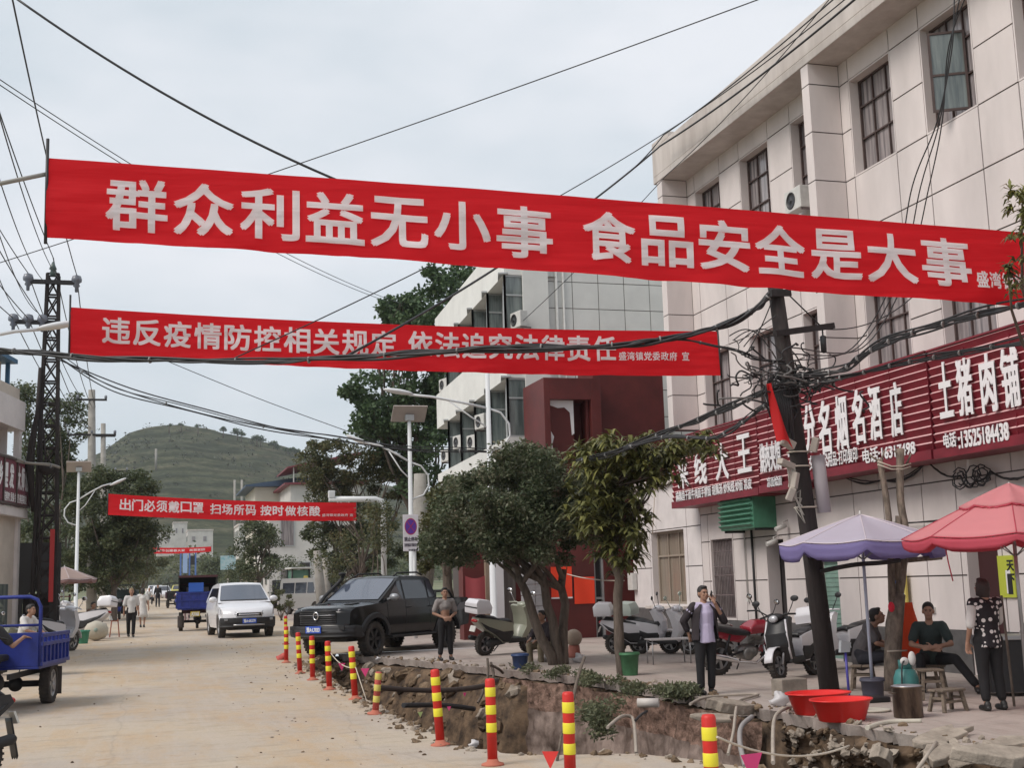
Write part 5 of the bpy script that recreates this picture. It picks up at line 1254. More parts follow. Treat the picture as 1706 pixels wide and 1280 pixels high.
shrub('low shrub at the foot of the tall grey rock', 395, 965, 92, 22, 26, 12, L_mid, .16, 72)
shrub('hedge like shrub beside the pale lamp post on the left', 178, 990, 104, 20, 40, 14, L_mid, .2, 73)
shrub('yellow green shrub behind the walking couple', 215, 965, 100, 26, 24, 12, L_shr, .2, 74)
shrub('dark shrub by the left kerb behind the parked scooters', 92, 1015, 52, 18, 16, 10, L_mid, .1, 75)
shrub('dusty shrub before the silver van beside the pickup bonnet', 470, 1000, 58, 22, 14, 10, L_shr, .1, 76)
shrub('reddish dry shrub under the brown trees by the van', 560, 935, 60, 34, 40, 14, L_mag, .14, 77)
shrub('bare looking bush right of the white camera boom', 625, 870, 47, 26, 50, 16, L_mag, .12, 78)
# young trees on the crest of the hill
g = random.Random(9)
for i, (px, py, s) in enumerate(((302, 703, 6), (372, 712, 10), (396, 716, 13), (402, 719, 10), (428, 726, 11), (434, 728, 12), (456, 737, 12), (462, 741, 10), (480, 747, 11), (492, 748, 12), (330, 706, 7), (515, 757, 9), (282, 704, 6), (540, 766, 10))):
    c = aY(px, py, 700); t = thing('hill_tree', ('small', 'round', 'dark', 'scrubby', 'spreading')[i % 5]+(' tree at the summit of the hill' if i in (0, 10, 12) else ' tree on the descending skyline of the hill'), 'tree', c-Vector((0, 0, 3)), 0, 'trees along the hill crest')
    k = 700/FOC; s *= .72
    MB().cyl((0, 0, -3), (0, 0, 2+s*k*.2), .4, .2, 6).build('trunk', M_bark, t)
    leaves('crown', L_pop, t, [((g.uniform(-.75, .75)*s*k, 0, 1.2+s*k*g.uniform(.0, .55)), (s*k*.45, s*k*.45, s*k*.38), 60) for _ in range(6)], s*k*.3, s*k*.2, 90+i)
# the tree whose branch reaches in at the right edge
b = on(11.6, 12.6); t = thing('street_tree', 'tree with long leaves whose branches reach in at the right edge', 'tree', b, 0, 'street trees')
g = random.Random(15); mb = MB(); f = Vector((.2, 0, 3.4)); limb(mb, (0, 0, -.1), f, .12, .09, g, .02, 8); heads = []
for px, py, hw_, hh_, n in ((1712, 322, 20, 22, 9), (1703, 352, 12, 16, 5), (1722, 395, 22, 40, 16), (1712, 450, 16, 30, 9), (1760, 380, 40, 90, 60), (1704, 480, 9, 12, 3)):
    c = aY(px, py, 11.6)-b
    for i in range(n): heads.append((c.x+g.uniform(-1, 1)*hw_*.0056, c.y+g.uniform(-.35, .35), c.z+g.uniform(-1, 1)*hh_*.0056))
for k in range(14): limb(mb, f, g.choice(heads), .045, .01, g, .08)
mb.build('trunk', M_bark, t); rosettes('crown', L_loq, t, heads, .17, .04, 16, 11)
# pruned double trunk tied with rope beside the stall
b = G(1488, 1152); t = thing('pruned_tree', 'two bare pruned trunks tied with rope beside the pale umbrella', 'tree', b, 0, 'street trees'); k_ = b.y
g = random.Random(8)
def q_(px, py): return aY(px, py, k_)-b
mb = MB(); P = [Vector((0, 0, -.1)), q_(1487, 1100), q_(1490, 1040), q_(1497, 990), q_(1503, 900), q_(1499, 820), q_(1502, 748)]
mb.tube([P[0], P[1], P[2], P[3]], [.135, .12, .125, .10], 12)
mb.tube(bez([P[2], q_(1502, 960), q_(1508, 890), q_(1500, 830), q_(1500, 748)], 5), [.075, .07, .072, .066, .07, .068, .062, .066, .062, .06, .058, .06, .058, .056, .055, .055, .056, .055, .056, .058, .06], 12)
mb.tube(bez([P[2], q_(1486, 985), q_(1483, 900), q_(1478, 840), q_(1465, 765)], 5), [.07, .065, .06, .058, .06, .055, .052, .055, .05, .05, .048, .05, .046, .048, .045, .045, .046, .045, .044, .045, .046], 12)
mb.tube([q_(1495, 968), q_(1497, 900), q_(1496, 860)], [.05, .045, .04], 10)
for a_, b_ in (((1468, 772), (1448, 758)), ((1510, 775), (1518, 756)), ((1466, 775), (1474, 750)), ((1502, 760), (1490, 752))): mb.tube([q_(*a_), q_(*b_)], [.018, .012], 6)
mb.build('trunk', M_barkl, t)
mb = MB()
for py in (776, 781): mb.tube([q_(1458, py-6)+Vector((0, -.07, 0)), q_(1480, py)+Vector((0, -.08, -.02)), q_(1498, py+2)+Vector((0, -.075, 0)), q_(1516, py-3)+Vector((0, -.02, 0))], .012, 6)
mb.tube([q_(1474, 1085)+Vector((-.04, -.13, 0)), q_(1500, 1084)+Vector((.02, -.14, 0))], .012, 6)
mb.build('rope', M_rope, t)
tag(MB().ell(aY(1485, 1012, k_-.16), (.05, .04, .075), 10, 8).build('red_ribbon', mat('bright_red_ribbon', (.75, .02, .05), .7)), 'small bright red ribbon knot tied on the pruned trunk', 'ribbon')
# weeds on the lip of the trench wall: nobody could count them
g = random.Random(33); cl = []
for px, py, hw_, n in ((1120, 1158, 36, 14), (1075, 1152, 26, 6), (1010, 1138, 34, 8), (975, 1130, 22, 5), (925, 1125, 20, 4), (880, 1118, 18, 3)):
    for i in range(n):
        p = G(px+g.uniform(-1, 1)*hw_, py+g.uniform(-3, 6)); h = .10 if 1090 < px < 1180 else .08
        cl.append(((p.x, p.y, p.z+h*.6), (.16, .16, h), 130))
for i in range(16):
    p = aY(g.gauss(1002, 14), g.gauss(1208, 20), 15.6); cl.append(((p.x, p.y+g.uniform(-.3, .3), p.z), (.13, .13, .12), 90))
o = leaves('weeds', L_weed, None, cl, .075, .026, 34, -.3, .1); tag(o, 'grey green weeds on the lip of the trench wall', 'weeds', kind='stuff')

# far wood along the foot of the hill that reads as one mass
g = random.Random(77); cl = []
for i in range(420):
    y = g.uniform(235, 330); x = g.uniform(-75, 150)
    if 4 < x-(y*.0) < 13 and g.random() < .7: continue
    s_ = g.uniform(2.0, 4.6); cl.append(((x, y, gz(0, y)+s_*.7+g.uniform(0, 3.5)), (s_, s_, s_*.8), 60))
o = leaves('woods', L_mid, None, cl, 1.0, .6, 78, .1); tag(o, 'far dark wood along the foot of the hill', 'woods', kind='stuff')

# rough scrub over the hillside: nobody could count it
g = random.Random(5); cl = []
for i in range(9000):
    v_ = hill_v[g.randrange(len(hill_v))]
    if v_[1] > 735 or v_[0] < -190 or v_[0] > 260: continue
    k = fb(v_[0]*.02, v_[1]*.02, 1)+fb(v_[0]*.07, v_[1]*.05, 8)*.6
    if k < g.uniform(-.45, .25): continue
    s_ = g.choice([1.0, 1.5, 2.2, 3.0])*(1.5 if g.random() < .06 else 1); cl.append(((v_[0]+g.uniform(-1.5, 1.5), v_[1]+g.uniform(-2.5, 2.5), v_[2]+s_*.3), (s_, s_, s_*.6), 12))
o = leaves('scrub', leaf_mat('hill_scrub', [(.022, .030, .020), (.040, .050, .030), (.062, .070, .042), (.10, .10, .06)], .2), None, cl, 1.1, .9, 6, .1); tag(o, 'rough scrub covering the terraced hillside', 'scrub', kind='stuff')
# ------------------------------------------------------------------ vehicles
M_black = mat('black_car_paint', (0.005, 0.005, 0.006), 0.16, spec=.32, coat=.08)
M_whitec = mat('white_car_paint', (0.72, 0.72, 0.75), 0.25, coat=.5)
M_trim = mat('matt_black_trim', (0.018, 0.018, 0.020), 0.6, var=.3, vs=20)
M_tyre = mat('dusty_rubber', (0.028, 0.026, 0.025), 0.85, var=.5, vs=9, c2=(.06, .05, .042))
M_rim = mat('dark_alloy', (0.030, 0.030, 0.032), 0.35, .6)
M_alloy = mat('grey_alloy', (0.35, 0.35, 0.36), 0.35, .7)
M_chrome = mat('chrome', (0.70, 0.70, 0.72), 0.15, 1.0)
M_gls = mat('tinted_car_glass', (0.028, 0.032, 0.045), 0.05, spec=.9)
M_wsc = mat('sky_lit_windscreen', (0.07, 0.085, 0.12), 0.06, spec=1.0, coat=.6)
M_lens = mat('headlamp_lens', (0.62, 0.63, 0.66), 0.1, .2, var=.4, vs=18)
M_plate = mat('blue_number_plate', (0.025, 0.09, 0.50), 0.4)
M_plw = mat('plate_lettering', (0.75, 0.77, 0.80), 0.5)
M_blue = mat('blue_tricycle_paint', (0.018, 0.035, 0.26), 0.45, var=.35, vs=4, spec=.5)
M_blue2 = mat('bright_blue_panel', (0.02, 0.10, 0.45), 0.4)
def shell(mb, outline, w, fn, m=0, cuts=(.25, .14), M=None):
    """side outline (x,z) given width, sliced and bent by fn(x,y,z)"""
    bm = bmesh.new(); n = len(outline)
    a = [bm.verts.new((x, -w, z)) for x, z in outline]; b = [bm.verts.new((x, w, z)) for x, z in outline]
    bm.faces.new(list(reversed(a))); bm.faces.new(b)
    for i in range(n): bm.faces.new((a[i], a[(i+1) % n], b[(i+1) % n], b[i]))
    bmesh.ops.recalc_face_normals(bm, faces=bm.faces[:])
    xs_ = [p[0] for p in outline]; zs_ = [p[1] for p in outline]
    def cut(lo, hi, st, no):
        k = lo+st
        while k < hi-1e-3:
            g = bm.verts[:]+bm.edges[:]+bm.faces[:]; bmesh.ops.bisect_plane(bm, geom=g, plane_co=tuple(k*q for q in no), plane_no=no); k += st
    cut(min(xs_), max(xs_), cuts[0], (1, 0, 0)); cut(min(zs_), max(zs_), cuts[1], (0, 0, 1)); cut(-w, w, w/4, (0, 1, 0))
    bm.verts.index_update(); vs = [fn(*v.co) for v in bm.verts]; fs = [tuple(v.index for v in f.verts) for f in bm.faces]; bm.free()
    mb.add(vs, fs, m, True, M)
def arc(cx, cz, r, a0, a1, n=9): return [(cx+r*math.cos(R(a0+(a1-a0)*i/n)), cz+r*math.sin(R(a0+(a1-a0)*i/n))) for i in range(n+1)]
def sharp(o, a=32):
    me = o.data; me.set_sharp_from_angle(angle=R(a)); return o
def wheel(parent, x, y, r, wd, rim=None, spokes=6, name='wheel'):
    T = Matrix.Rotation(R(90), 4, 'X'); q = bpy.data.objects.new(name, None); COL.objects.link(q); q.parent = parent; q.location = (x, y, r); q.empty_display_size = .1
    k = .66
    mb = MB(); mb.lathe([(r*k, -wd*.45), (r*.9, -wd*.5), (r*.985, -wd*.42), (r, -wd*.2), (r, wd*.2), (r*.985, wd*.42), (r*.9, wd*.5), (r*k, wd*.45)], 28, 0, True, T, close=True)
    for i in range(28):
        a = 2*math.pi*i/28
        for s in (-1, 1): mb.box((math.cos(a)*r, s*wd*.26, math.sin(a)*r), (.018, wd*.4, r*.10), 0, (0, -a, 0))
    mb.build('tyre', M_tyre, q)
    mb = MB(); mb.lathe([(r*k, -wd*.42), (r*k, wd*.42), (r*(k-.05), wd*.40), (r*(k-.05), -wd*.40)], 24, 0, True, T, close=True)
    mb.lathe([(.001, -wd*.25), (r*.14, -wd*.25), (r*.16, 0), (r*.14, wd*.25), (.001, wd*.25)], 16, 0, True, T)
    mb.lathe([(.001, -.012), (r*(k-.04), -.012), (r*(k-.04), .012), (.001, .012)], 24, 1, False, T)
    for i in range(spokes):
        a = 2*math.pi*i/spokes
        for s in (-1, 1):
            for e in (-.12, .12): mb.bar((math.cos(a+e)*r*.12, s*wd*.24, math.sin(a+e)*r*.12), (math.cos(a+e*.6)*r*(k-.03), s*wd*.30, math.sin(a+e*.6)*r*(k-.03)), .05*r/.38, .03, 0, (0, 1, 0))
    mb.build('rim', [rim or M_rim, M_trim], q); return q
def plate(parent, x, z, txt, w=.44, h=.14, m=None, facing=1, y=0):
    p = MB().box((x, y, z), (.012, w, h)).build('number_plate', m or M_plate, parent)
    mb = MB(); F_ = frame((x+.0075*facing, y-facing*(-w/2)*-1 if False else y+(-w/2 if facing > 0 else w/2), z-h/2), (0, facing, 0), (0, 0, 1))
    letter(mb, txt, .03, w-.03, .02, h-.02, F_, .03); mb.build('lettering', M_plw, p); return p

# ---- black pickup
pk = thing('pickup_truck', 'shiny black pickup parked at the head of the trench', 'pickup', (0, 0, 0))
ARf, ARr, CA = (1.62, .40), (-1.60, .40), .50
def pkf(x, y, z):
    s = 1.0
    if x > 1.4: s *= 1-.13*((x-1.4)/1.3)**2.2
    if x < -2.3: s *= 1-.06*((-2.3-x)/.5)**2
    if z < .62: s *= 1-.06*((.62-z)/.2)
    if z > .98: s *= 1-.045*min(1, (z-.98)/.3)**1.5
    if .62 <= z <= .98: s *= 1+.0*1
    yy = y*s
    if x > 1.2 and z > 1.10: z = z-.05*max(0, (abs(y)/.94)-.35)**2*2
    if x > 2.3: x = x-.16*(abs(y)/.94)**3
    return (x, yy, z)
out = [(2.50, .52)]+[(2.66, .60), (2.70, .72), (2.66, .80), (2.64, 1.04), (2.56, 1.145), (2.30, 1.20), (1.30, 1.275), (1.0, 1.285), (-1.18, 1.285), (-1.20, 1.26), (-2.70, 1.275), (-2.76, 1.20), (-2.74, .80), (-2.66, .58)]
out += [(-2.10, .53)]+arc(ARr[0], ARr[1], CA, 165, 15)+[(-1.0, .46), (1.04, .46)]+arc(ARf[0], ARf[1], CA, 165, 15)
mb = MB(); shell(mb, out, .94, pkf); o = mb.build('body', M_black, pk); sharp(o, 38)
def cabf(x, y, z): t = (z-1.25)/.62; return (x, y*(1-.17*t-.02*t*t)*(1-.05*max(0, (x-.6)/.7)), z+.035*(1-(y/.86)**2)*max(0, t))
cab = [(1.36, 1.24), (1.30, 1.28), (.42, 1.80), (.20, 1.845), (-.35, 1.865), (-.85, 1.83), (-1.02, 1.77), (-1.16, 1.30), (-1.16, 1.24)]
mb = MB(); shell(mb, cab, .88, cabf, 0, (.2, .1)); sharp(mb.build('cab', M_black, pk), 30)
def patch(mb, pts, fn, m=0, off=0.0, nu=8, nv=5):
    """curved pane over four corners (x,y,z) following fn, pushed outwards"""
    A, B, C_, D = [Vector(p) for p in pts]
    mb.grid(nu, nv, lambda u, v: tuple(Vector(fn(*((A.lerp(B, u)).lerp(D.lerp(C_, u), v))))+Vector(off if isinstance(off, tuple) else (0, 0, 0))), m)
mb = MB(); patch(mb, [(1.255, -.80, 1.30), (1.255, .80, 1.30), (.455, .80, 1.775), (.455, -.80, 1.775)], cabf, 0, (.012, 0, .016)); mb.build('windscreen', M_wsc, pk)
for s in (-1, 1):
    for xs_, nm in (([(1.02, 1.30), (.36, 1.30), (.36, 1.745), (.50, 1.735)], 'side_window'), ([(.28, 1.30), (-.72, 1.30), (-.72, 1.755), (.28, 1.765)], 'side_window'), ([(-.80, 1.32), (-1.08, 1.32), (-.96, 1.72), (-.80, 1.74)], 'side_window')):
        mb = MB(); patch(mb, [(x, s*.885, z) for x, z in xs_], cabf, 0, (0, s*.006, 0)); mb.build(nm, M_gls, pk)
    mb = MB(); mb.tube([cabf(.35, s*.74, 1.86), cabf(.2, s*.74, 1.93), cabf(-.7, s*.74, 1.94), cabf(-.9, s*.74, 1.87)], .022, 8); mb.build('roof_rail', M_trim, pk)
    for ax_, ay_ in (ARf, ARr):                                     # fender flares
        mb = MB()
        P = arc(ax_, ay_, CA+.035, 188, -8, 14)
        vs = []; 
        for x, z in P: d = Vector((x-ax_, 0, z-ay_)).normalized(); c = pkf(x, .94*s, max(z, .46)); vs += [(c[0]-d.x*.05, c[1]-s*.03, c[2]-d.z*.05), (c[0]-d.x*.04, c[1]+s*.055, c[2]-d.z*.04), (c[0]+d.x*.06, c[1]+s*.045, c[2]+d.z*.06), (c[0]+d.x*.09, c[1]-s*.02, c[2]+d.z*.09)]
        fs = [(i*4+j, i*4+(j+1) % 4, (i+1)*4+(j+1) % 4, (i+1)*4+j) for i in range(len(P)-1) for j in range(4)]; mb.add(vs, fs, 0, False)
        mb.build('fender_flare', M_trim, pk)
    m2 = MB().ell((1.02, s*1.06, 1.36), (.09, .13, .085), 12, 8).bar((1.02, s*.86, 1.31), (1.02, s*1.0, 1.34), .05, .04).build('mirror', mat('grey_mirror_cap', (.32, .33, .35), .3, .3), pk)
    mb = MB(); mb.b2((-.95, s*.86, .40), (1.0, s*1.0, .45)); mb.build('side_step', M_trim, pk, bevel=.015)
    for x in (.20, -.80):
        mb = MB(); c = pkf(x, s*.94, 1.10); mb.tube([(x-.1, c[1]+s*.004, 1.10), (x-.08, c[1]+s*.035, 1.10), (x+.08, c[1]+s*.035, 1.10), (x+.1, c[1]+s*.004, 1.10)], .013, 6); mb.build('handle', M_trim, pk)
    mb = MB()
    for x in (1.10, .32, -.76, -1.17): mb.tube([tuple(Vector(pkf(x, s*.942, z))+Vector((0, 0, 0))) for z in (.50, .7, .9, 1.1, 1.26)], .006, 4)
    mb.build('door_seam', M_trim, pk)
    mb = MB(); patch(mb, [(2.60, s*.60, 1.00), (2.44, s*.92, 1.02), (2.40, s*.92, 1.14), (2.57, s*.58, 1.13)], pkf, 0, (.018, s*.012, 0)); mb.build('headlight', M_lens, pk)
    mb = MB(); mb.box((2.66, s*.70, .70), (.03, .18, .09)); mb.build('fog_light', M_trim, pk)
    mb = MB(); mb.box((-2.76, s*.80, 1.05), (.05, .13, .35)); mb.build('tail_light', mat('red_lens', (.35, .01, .01), .2), pk, bevel=.01)
mb = MB()
mb.grid(10, 6, lambda u, v: tuple(Vector(pkf(2.655-.012*v, -.60+1.2*u, .76+.34*v))+Vector((.014, 0, 0))), 0)
for k in range(7): z = .78+.05*k; mb.tube([tuple(Vector(pkf(2.655, -.58+1.16*i/8, z))+Vector((.022, 0, 0))) for i in range(9)], .011, 5, 1)
mb.tube([tuple(Vector(pkf(2.655, -.58+1.16*i/8, .985))+Vector((.032, 0, 0))) for i in range(9)], .015, 6, 2)
mb.build('grille', [M_trim, mat('dark_grille_bar', (.05, .05, .052), .35, .4), mat('smoked_chrome', (.22, .22, .23), .3, .8)], pk)
MB().lathe([(.062, -.012), (.092, -.010), (.092, .010), (.062, .016)], 24, 0, True, Matrix.Translation((2.70, 0, .97)) @ Matrix.Rotation(R(90), 4, 'Y') @ Matrix.Diagonal((1.1, .9, 1, 1)), close=True).bar((2.70, 0, .88), (2.70, 0, .855), .05, .02).build('emblem', M_chrome, pk)
mb = MB(); shell(mb, [(2.52, .44), (2.76, .50), (2.79, .62), (2.77, .735), (2.66, .75), (2.45, .72), (2.38, .50)], .96, lambda x, y, z: (x-.30*(abs(y)/.96)**3, y*(1-.02), z), 0, (.1, .06)); mb.build('bumper', M_trim, pk)
plate(pk, 2.80, .665, '豫A·L7033', .44, .16)
mb = MB()                                                          # bonnet vents and snorkel
mb.box((1.9, .45, 1.235), (.35, .22, .012), 0, (0, R(4), 0)); mb.box((1.9, -.45, 1.235), (.35, .22, .012), 0, (0, R(4), 0)); mb.build('bonnet_vent', M_trim, pk, bevel=.004)
mb = MB(); mb.tube([(1.55, -.90, 1.16), (1.36, -.92, 1.24), (1.2, -.90, 1.40), (.62, -.82, 1.80), (.55, -.80, 1.92)], .045, 8); mb.ell((.60, -.80, 1.95), (.13, .08, .05), 12, 8); mb.build('snorkel', M_trim, pk)
mb = MB(); mb.tube([(-1.30, -.74, 1.28), (-1.35, -.72, 1.46), (-2.0, -.72, 1.46), (-2.15, -.74, 1.28)], .035, 8).tube([(-1.30, .74, 1.28), (-1.35, .72, 1.46), (-2.0, .72, 1.46), (-2.15, .74, 1.28)], .035, 8).tube([(-1.36, -.72, 1.46), (-1.36, .72, 1.46)], .035, 8); mb.build('roll_bar', M_trim, pk)
mb = MB(); mb.b2((-2.66, -.78, 1.279), (-1.22, .78, 1.284)); mb.build('bed_cover', M_trim, pk)
mb = MB(); patch(mb, [(-1.9, .9435, .95), (-2.5, .9435, .98), (-2.62, .9435, 1.16), (-2.2, .9435, 1.14)], pkf, 0, (0, .004, 0)); patch(mb, [(-1.9, -.9435, .95), (-2.5, -.9435, .98), (-2.62, -.9435, 1.16), (-2.2, -.9435, 1.14)], pkf, 0, (0, -.004, 0)); mb.build('side_graphic', mat('grey_decal', (.10, .10, .11), .5), pk)
mb = MB(); mb.b2((-2.4, -.6, .36), (2.3, .6, .56)); mb.build('chassis', M_trim, pk)
for x in (1.62, -1.60):
    for s in (-1, 1): wheel(pk, x, s*.80, .40, .27, M_rim, 6)
fwd = Vector((-.71, -.70, 0)).normalized(); hd = math.atan2(fwd.y, fwd.x)
def put(o, x, y, rz): o.location = on(x, y); o.rotation_euler = (-math.atan(.005)*0, 0, rz)
fwp = G(619, 1094)                                                 # where the near front wheel stands
left = Vector((-fwd.y, fwd.x, 0)); c = Vector((fwp.x, fwp.y, 0))-fwd*1.62-left*.80
put(pk, c.x, c.y, hd); pk.location.z = gz(c.x, c.y)-.01

# ---- white SUV
sv = thing('white_car', 'white hatchback suv with blue plate driving towards the viewer', 'car', (0, 0, 0))
def svf(x, y, z):
    s = 1.0
    if x > 1.3: s *= 1-.16*((x-1.3)/.95)**2.4
    if x < -1.6: s *= 1-.12*((-1.6-x)/.6)**2
    if z < .5: s *= 1-.06*((.5-z)/.25)
    if z > .85: s *= 1-.06*min(1, (z-.85)/.3)**1.4
    if x > 1.0 and z > .95: z -= .06*(abs(y)/.91)**4
    if x > 1.7: x -= .26*(abs(y)/.91)**3
    return (x, y*s, z)
so = [(2.02, .30), (2.17, .36), (2.22, .55), (2.20, .66), (2.15, .78), (2.0, .88), (1.15, 1.08), (.9, 1.12), (-2.05, 1.12), (-2.18, 1.0), (-2.2, .55), (-2.1, .34), (-1.75, .32)]
so += arc(-1.32, .34, .40, 165, 15)+[(-.85, .28), (.85, .28)]+arc(1.35, .34, .40, 165, 15)
mb = MB(); shell(mb, so, .91, svf); sharp(mb.build('body', M_whitec, sv), 38)
def svc(x, y, z): t = (z-1.08)/.6; return (x-.10*(abs(y)/.85)**2*(x > .3), y*(1-.20*t-.02*t*t), z+.03*(1-(y/.85)**2)*max(0, t))
mb = MB(); shell(mb, [(1.25, 1.06), (1.18, 1.10), (.35, 1.60), (.10, 1.655), (-.6, 1.67), (-1.5, 1.60), (-1.72, 1.52), (-2.05, 1.12), (-2.05, 1.06)], .86, svc, 0, (.2, .1)); sharp(mb.build('cabin', M_whitec, sv), 30)
mb = MB(); patch(mb, [(1.13, -.80, 1.115), (1.13, .80, 1.115), (.385, .80, 1.575), (.385, -.80, 1.575)], svc, 0, (.014, 0, .018)); mb.build('windscreen', M_wsc, sv)
mb = MB(); patch(mb, [(1.155, -.78, 1.10), (1.155, .78, 1.10), (1.12, .78, 1.125), (1.12, -.78, 1.125)], svc, 0, (.022, 0, .022)); mb.build('wiper_sill', M_trim, sv)
for s in (-1, 1):
    mb = MB(); patch(mb, [(.95, s*.865, 1.12), (-1.6, s*.865, 1.14), (-1.35, s*.865, 1.52), (.42, s*.865, 1.52)], svc, 0, (0, s*.006, 0)); mb.build('side_window', M_gls, sv)
    mb = MB(); mb.ell((.92, s*1.00, 1.16), (.09, .14, .095), 12, 8); mb.bar((.92, s*.82, 1.10), (.92, s*.93, 1.13), .05, .04); mb.build('mirror', M_whitec, sv)
    mb = MB(); patch(mb, [(2.18, s*.46, .68), (1.98, s*.90, .70), (1.90, s*.90, .86), (2.12, s*.46, .79)], svf, 0, (.022, s*.015, .0)); mb.build('headlight', mat('smoked_lamp', (.05, .055, .08), .12, var=.6, vs=14, c2=(.45, .47, .52)), sv)
    mb = MB(); patch(mb, [(2.2, s*.52, .44), (2.1, s*.88, .46), (2.1, s*.88, .64), (2.2, s*.52, .60)], svf, 0, (.012, s*.01, 0)); mb.build('fog_recess', M_trim, sv)
    mb = MB(); mb.box((2.08, s*.70, .54), (.05, .16, .07)); mb.build('fog_light', M_alloy, sv, bevel=.01)
mb = MB(); mb.grid(10, 3, lambda u, v: tuple(Vector(svf(2.20, -.46+.92*u, .645+.095*v))+Vector((.012, 0, 0))), 0)
P = [tuple(Vector(svf(2.2, -.48+.96*i/10, .75))+Vector((.02, 0, 0))) for i in range(11)]; Q = [tuple(Vector(svf(2.2, -.48+.96*i/10, .635))+Vector((.02, 0, 0))) for i in range(11)]
mb.tube(P+[Q[-1]]+Q[::-1]+[P[0]], .014, 6, 1); mb.tube([tuple(Vector(svf(2.2, -.40+.8*i/10, .695))+Vector((.022, 0, 0))) for i in range(11)], .02, 6, 1); mb.build('grille', [M_trim, M_chrome], sv)
mb = MB(); shell(mb, [(1.95, .27), (2.20, .33), (2.245, .46), (2.235, .60), (2.1, .60), (1.9, .4)], .885, lambda x, y, z: (x-.30*(abs(y)/.89)**3, y, z), 0, (.1, .06)); mb.build('lower_bumper', M_trim, sv)
mb = MB(); shell(mb, [(2.1, .33), (2.265, .36), (2.265, .40), (2.1, .40)], .5, lambda x, y, z: (x-.06*(abs(y)/.5)**2, y, z), 0, (.3, .3)); mb.build('skid_plate', M_alloy, sv)
plate(sv, 2.262, .50, '豫A·6R279', .44, .15)
mb = MB(); mb.b2((-1.9, -.6, .22), (1.9, .6, .42)); mb.build('chassis', M_trim, sv)
for x in (1.35, -1.32):
    for s in (-1, 1): wheel(sv, x, s*.77, .345, .22, M_alloy, 10)
p = (G(362, 1066)+G(441, 1063))/2; sv.scale = (1, 1, 1.05); put(sv, p.x+.12, p.y+2.2+.2, R(-90)+R(4))

# ---- three wheeled cargo trikes: open steel box on two wheels, motorcycle nose
def cargo_box(t, L_=1.75, w=1.25, z0=.62, h=.42, hoop=True, m=None, x0=-1.75):
    m = m or M_blue; mb = MB(); x1 = x0+L_
    mb.b2((x0, -w/2, z0-.04), (x1, w/2, z0)); mb.b2((x0, -w/2, z0+.001), (x0+.035, w/2, z0+h)); mb.b2((x1-.035, -w/2, z0+.001), (x1, w/2, z0+h+.05))
    for s in (-1, 1): mb.b2((x0+.036, s*w/2-.015, z0+.001), (x1-.036, s*w/2+.015, z0+h*.72))
    mb.build('cargo_box', m, t, bevel=.008)
    for s in (-1, 1):
        mb = MB(); y = s*(w/2+.03)
        n = 7
        for k in range(n+1): x = x0+.04+(L_-.08)*k/n; mb.box((x, y, z0+h*.40), (.05, .03, h*.62))
        for z in (z0+.03, z0+h*.72, z0+h): mb.b2((x0, y-.022, z-.028), (x1, y+.022, z+.028))
        for k in range(n+1): x = x0+.04+(L_-.08)*k/n; mb.box((x, y, z0+h*.86), (.045, .03, h*.24))
        mb.build('side_rail', m, t, bevel=.005)
    mb = MB()
    for k in range(5): mb.box((x0-.02, -w/2+.12+k*(w-.24)/4, z0+h*.5), (.025, .04, h*.9))
    for z in (.05, .5, .95): mb.b2((x0-.035, -w/2, z0+h*z-.02), (x0-.012, w/2, z0+h*z+.02))
    mb.build('tailgate', m, t, bevel=.004)
    if hoop:
        mb = MB(); c = .16; zt = z0+1.05; x = x1-.02
        mb.tube([(x, -w/2, z0), (x, -w/2, zt-c), (x, -w/2+.05, zt-.05), (x, -w/2+c, zt), (x, w/2-c, zt), (x, w/2-.05, zt-.05), (x, w/2, zt-c), (x, w/2, z0)], .028, 8); mb.tube([(x, -w/2, z0+.62), (x, w/2, z0+.62)], .02, 8); mb.build('guard_hoop', m, t)
def trike_rear(t, w=1.25, x=-1.15, r=.30):
    for s in (-1, 1): wheel(t, x, s*(w/2-.13), r, .16, M_alloy, 5)
    mb = MB(); mb.tube([(x, -w/2+.1, r), (x, w/2-.1, r)], .05, 8); mb.ell((x, 0, r), .12, 12, 8)
    for s in (-1, 1): mb.bar((x-.6, s*.32, .52), (x+1.6, s*.32, .52), .05, .08)
    mb.build('axle', M_trim, t)
    for s in (-1, 1):
        MB().grid(8, 2, lambda u, v: (x-.36+.10*math.sin(u*1.2)*0-.10*u*0, s*(w/2-.13)+(v-.5)*.24, .56-.44*u)).build('mudflap', mat('mudflap_rubber', (.05, .04, .035), .8), t, solid=.012)
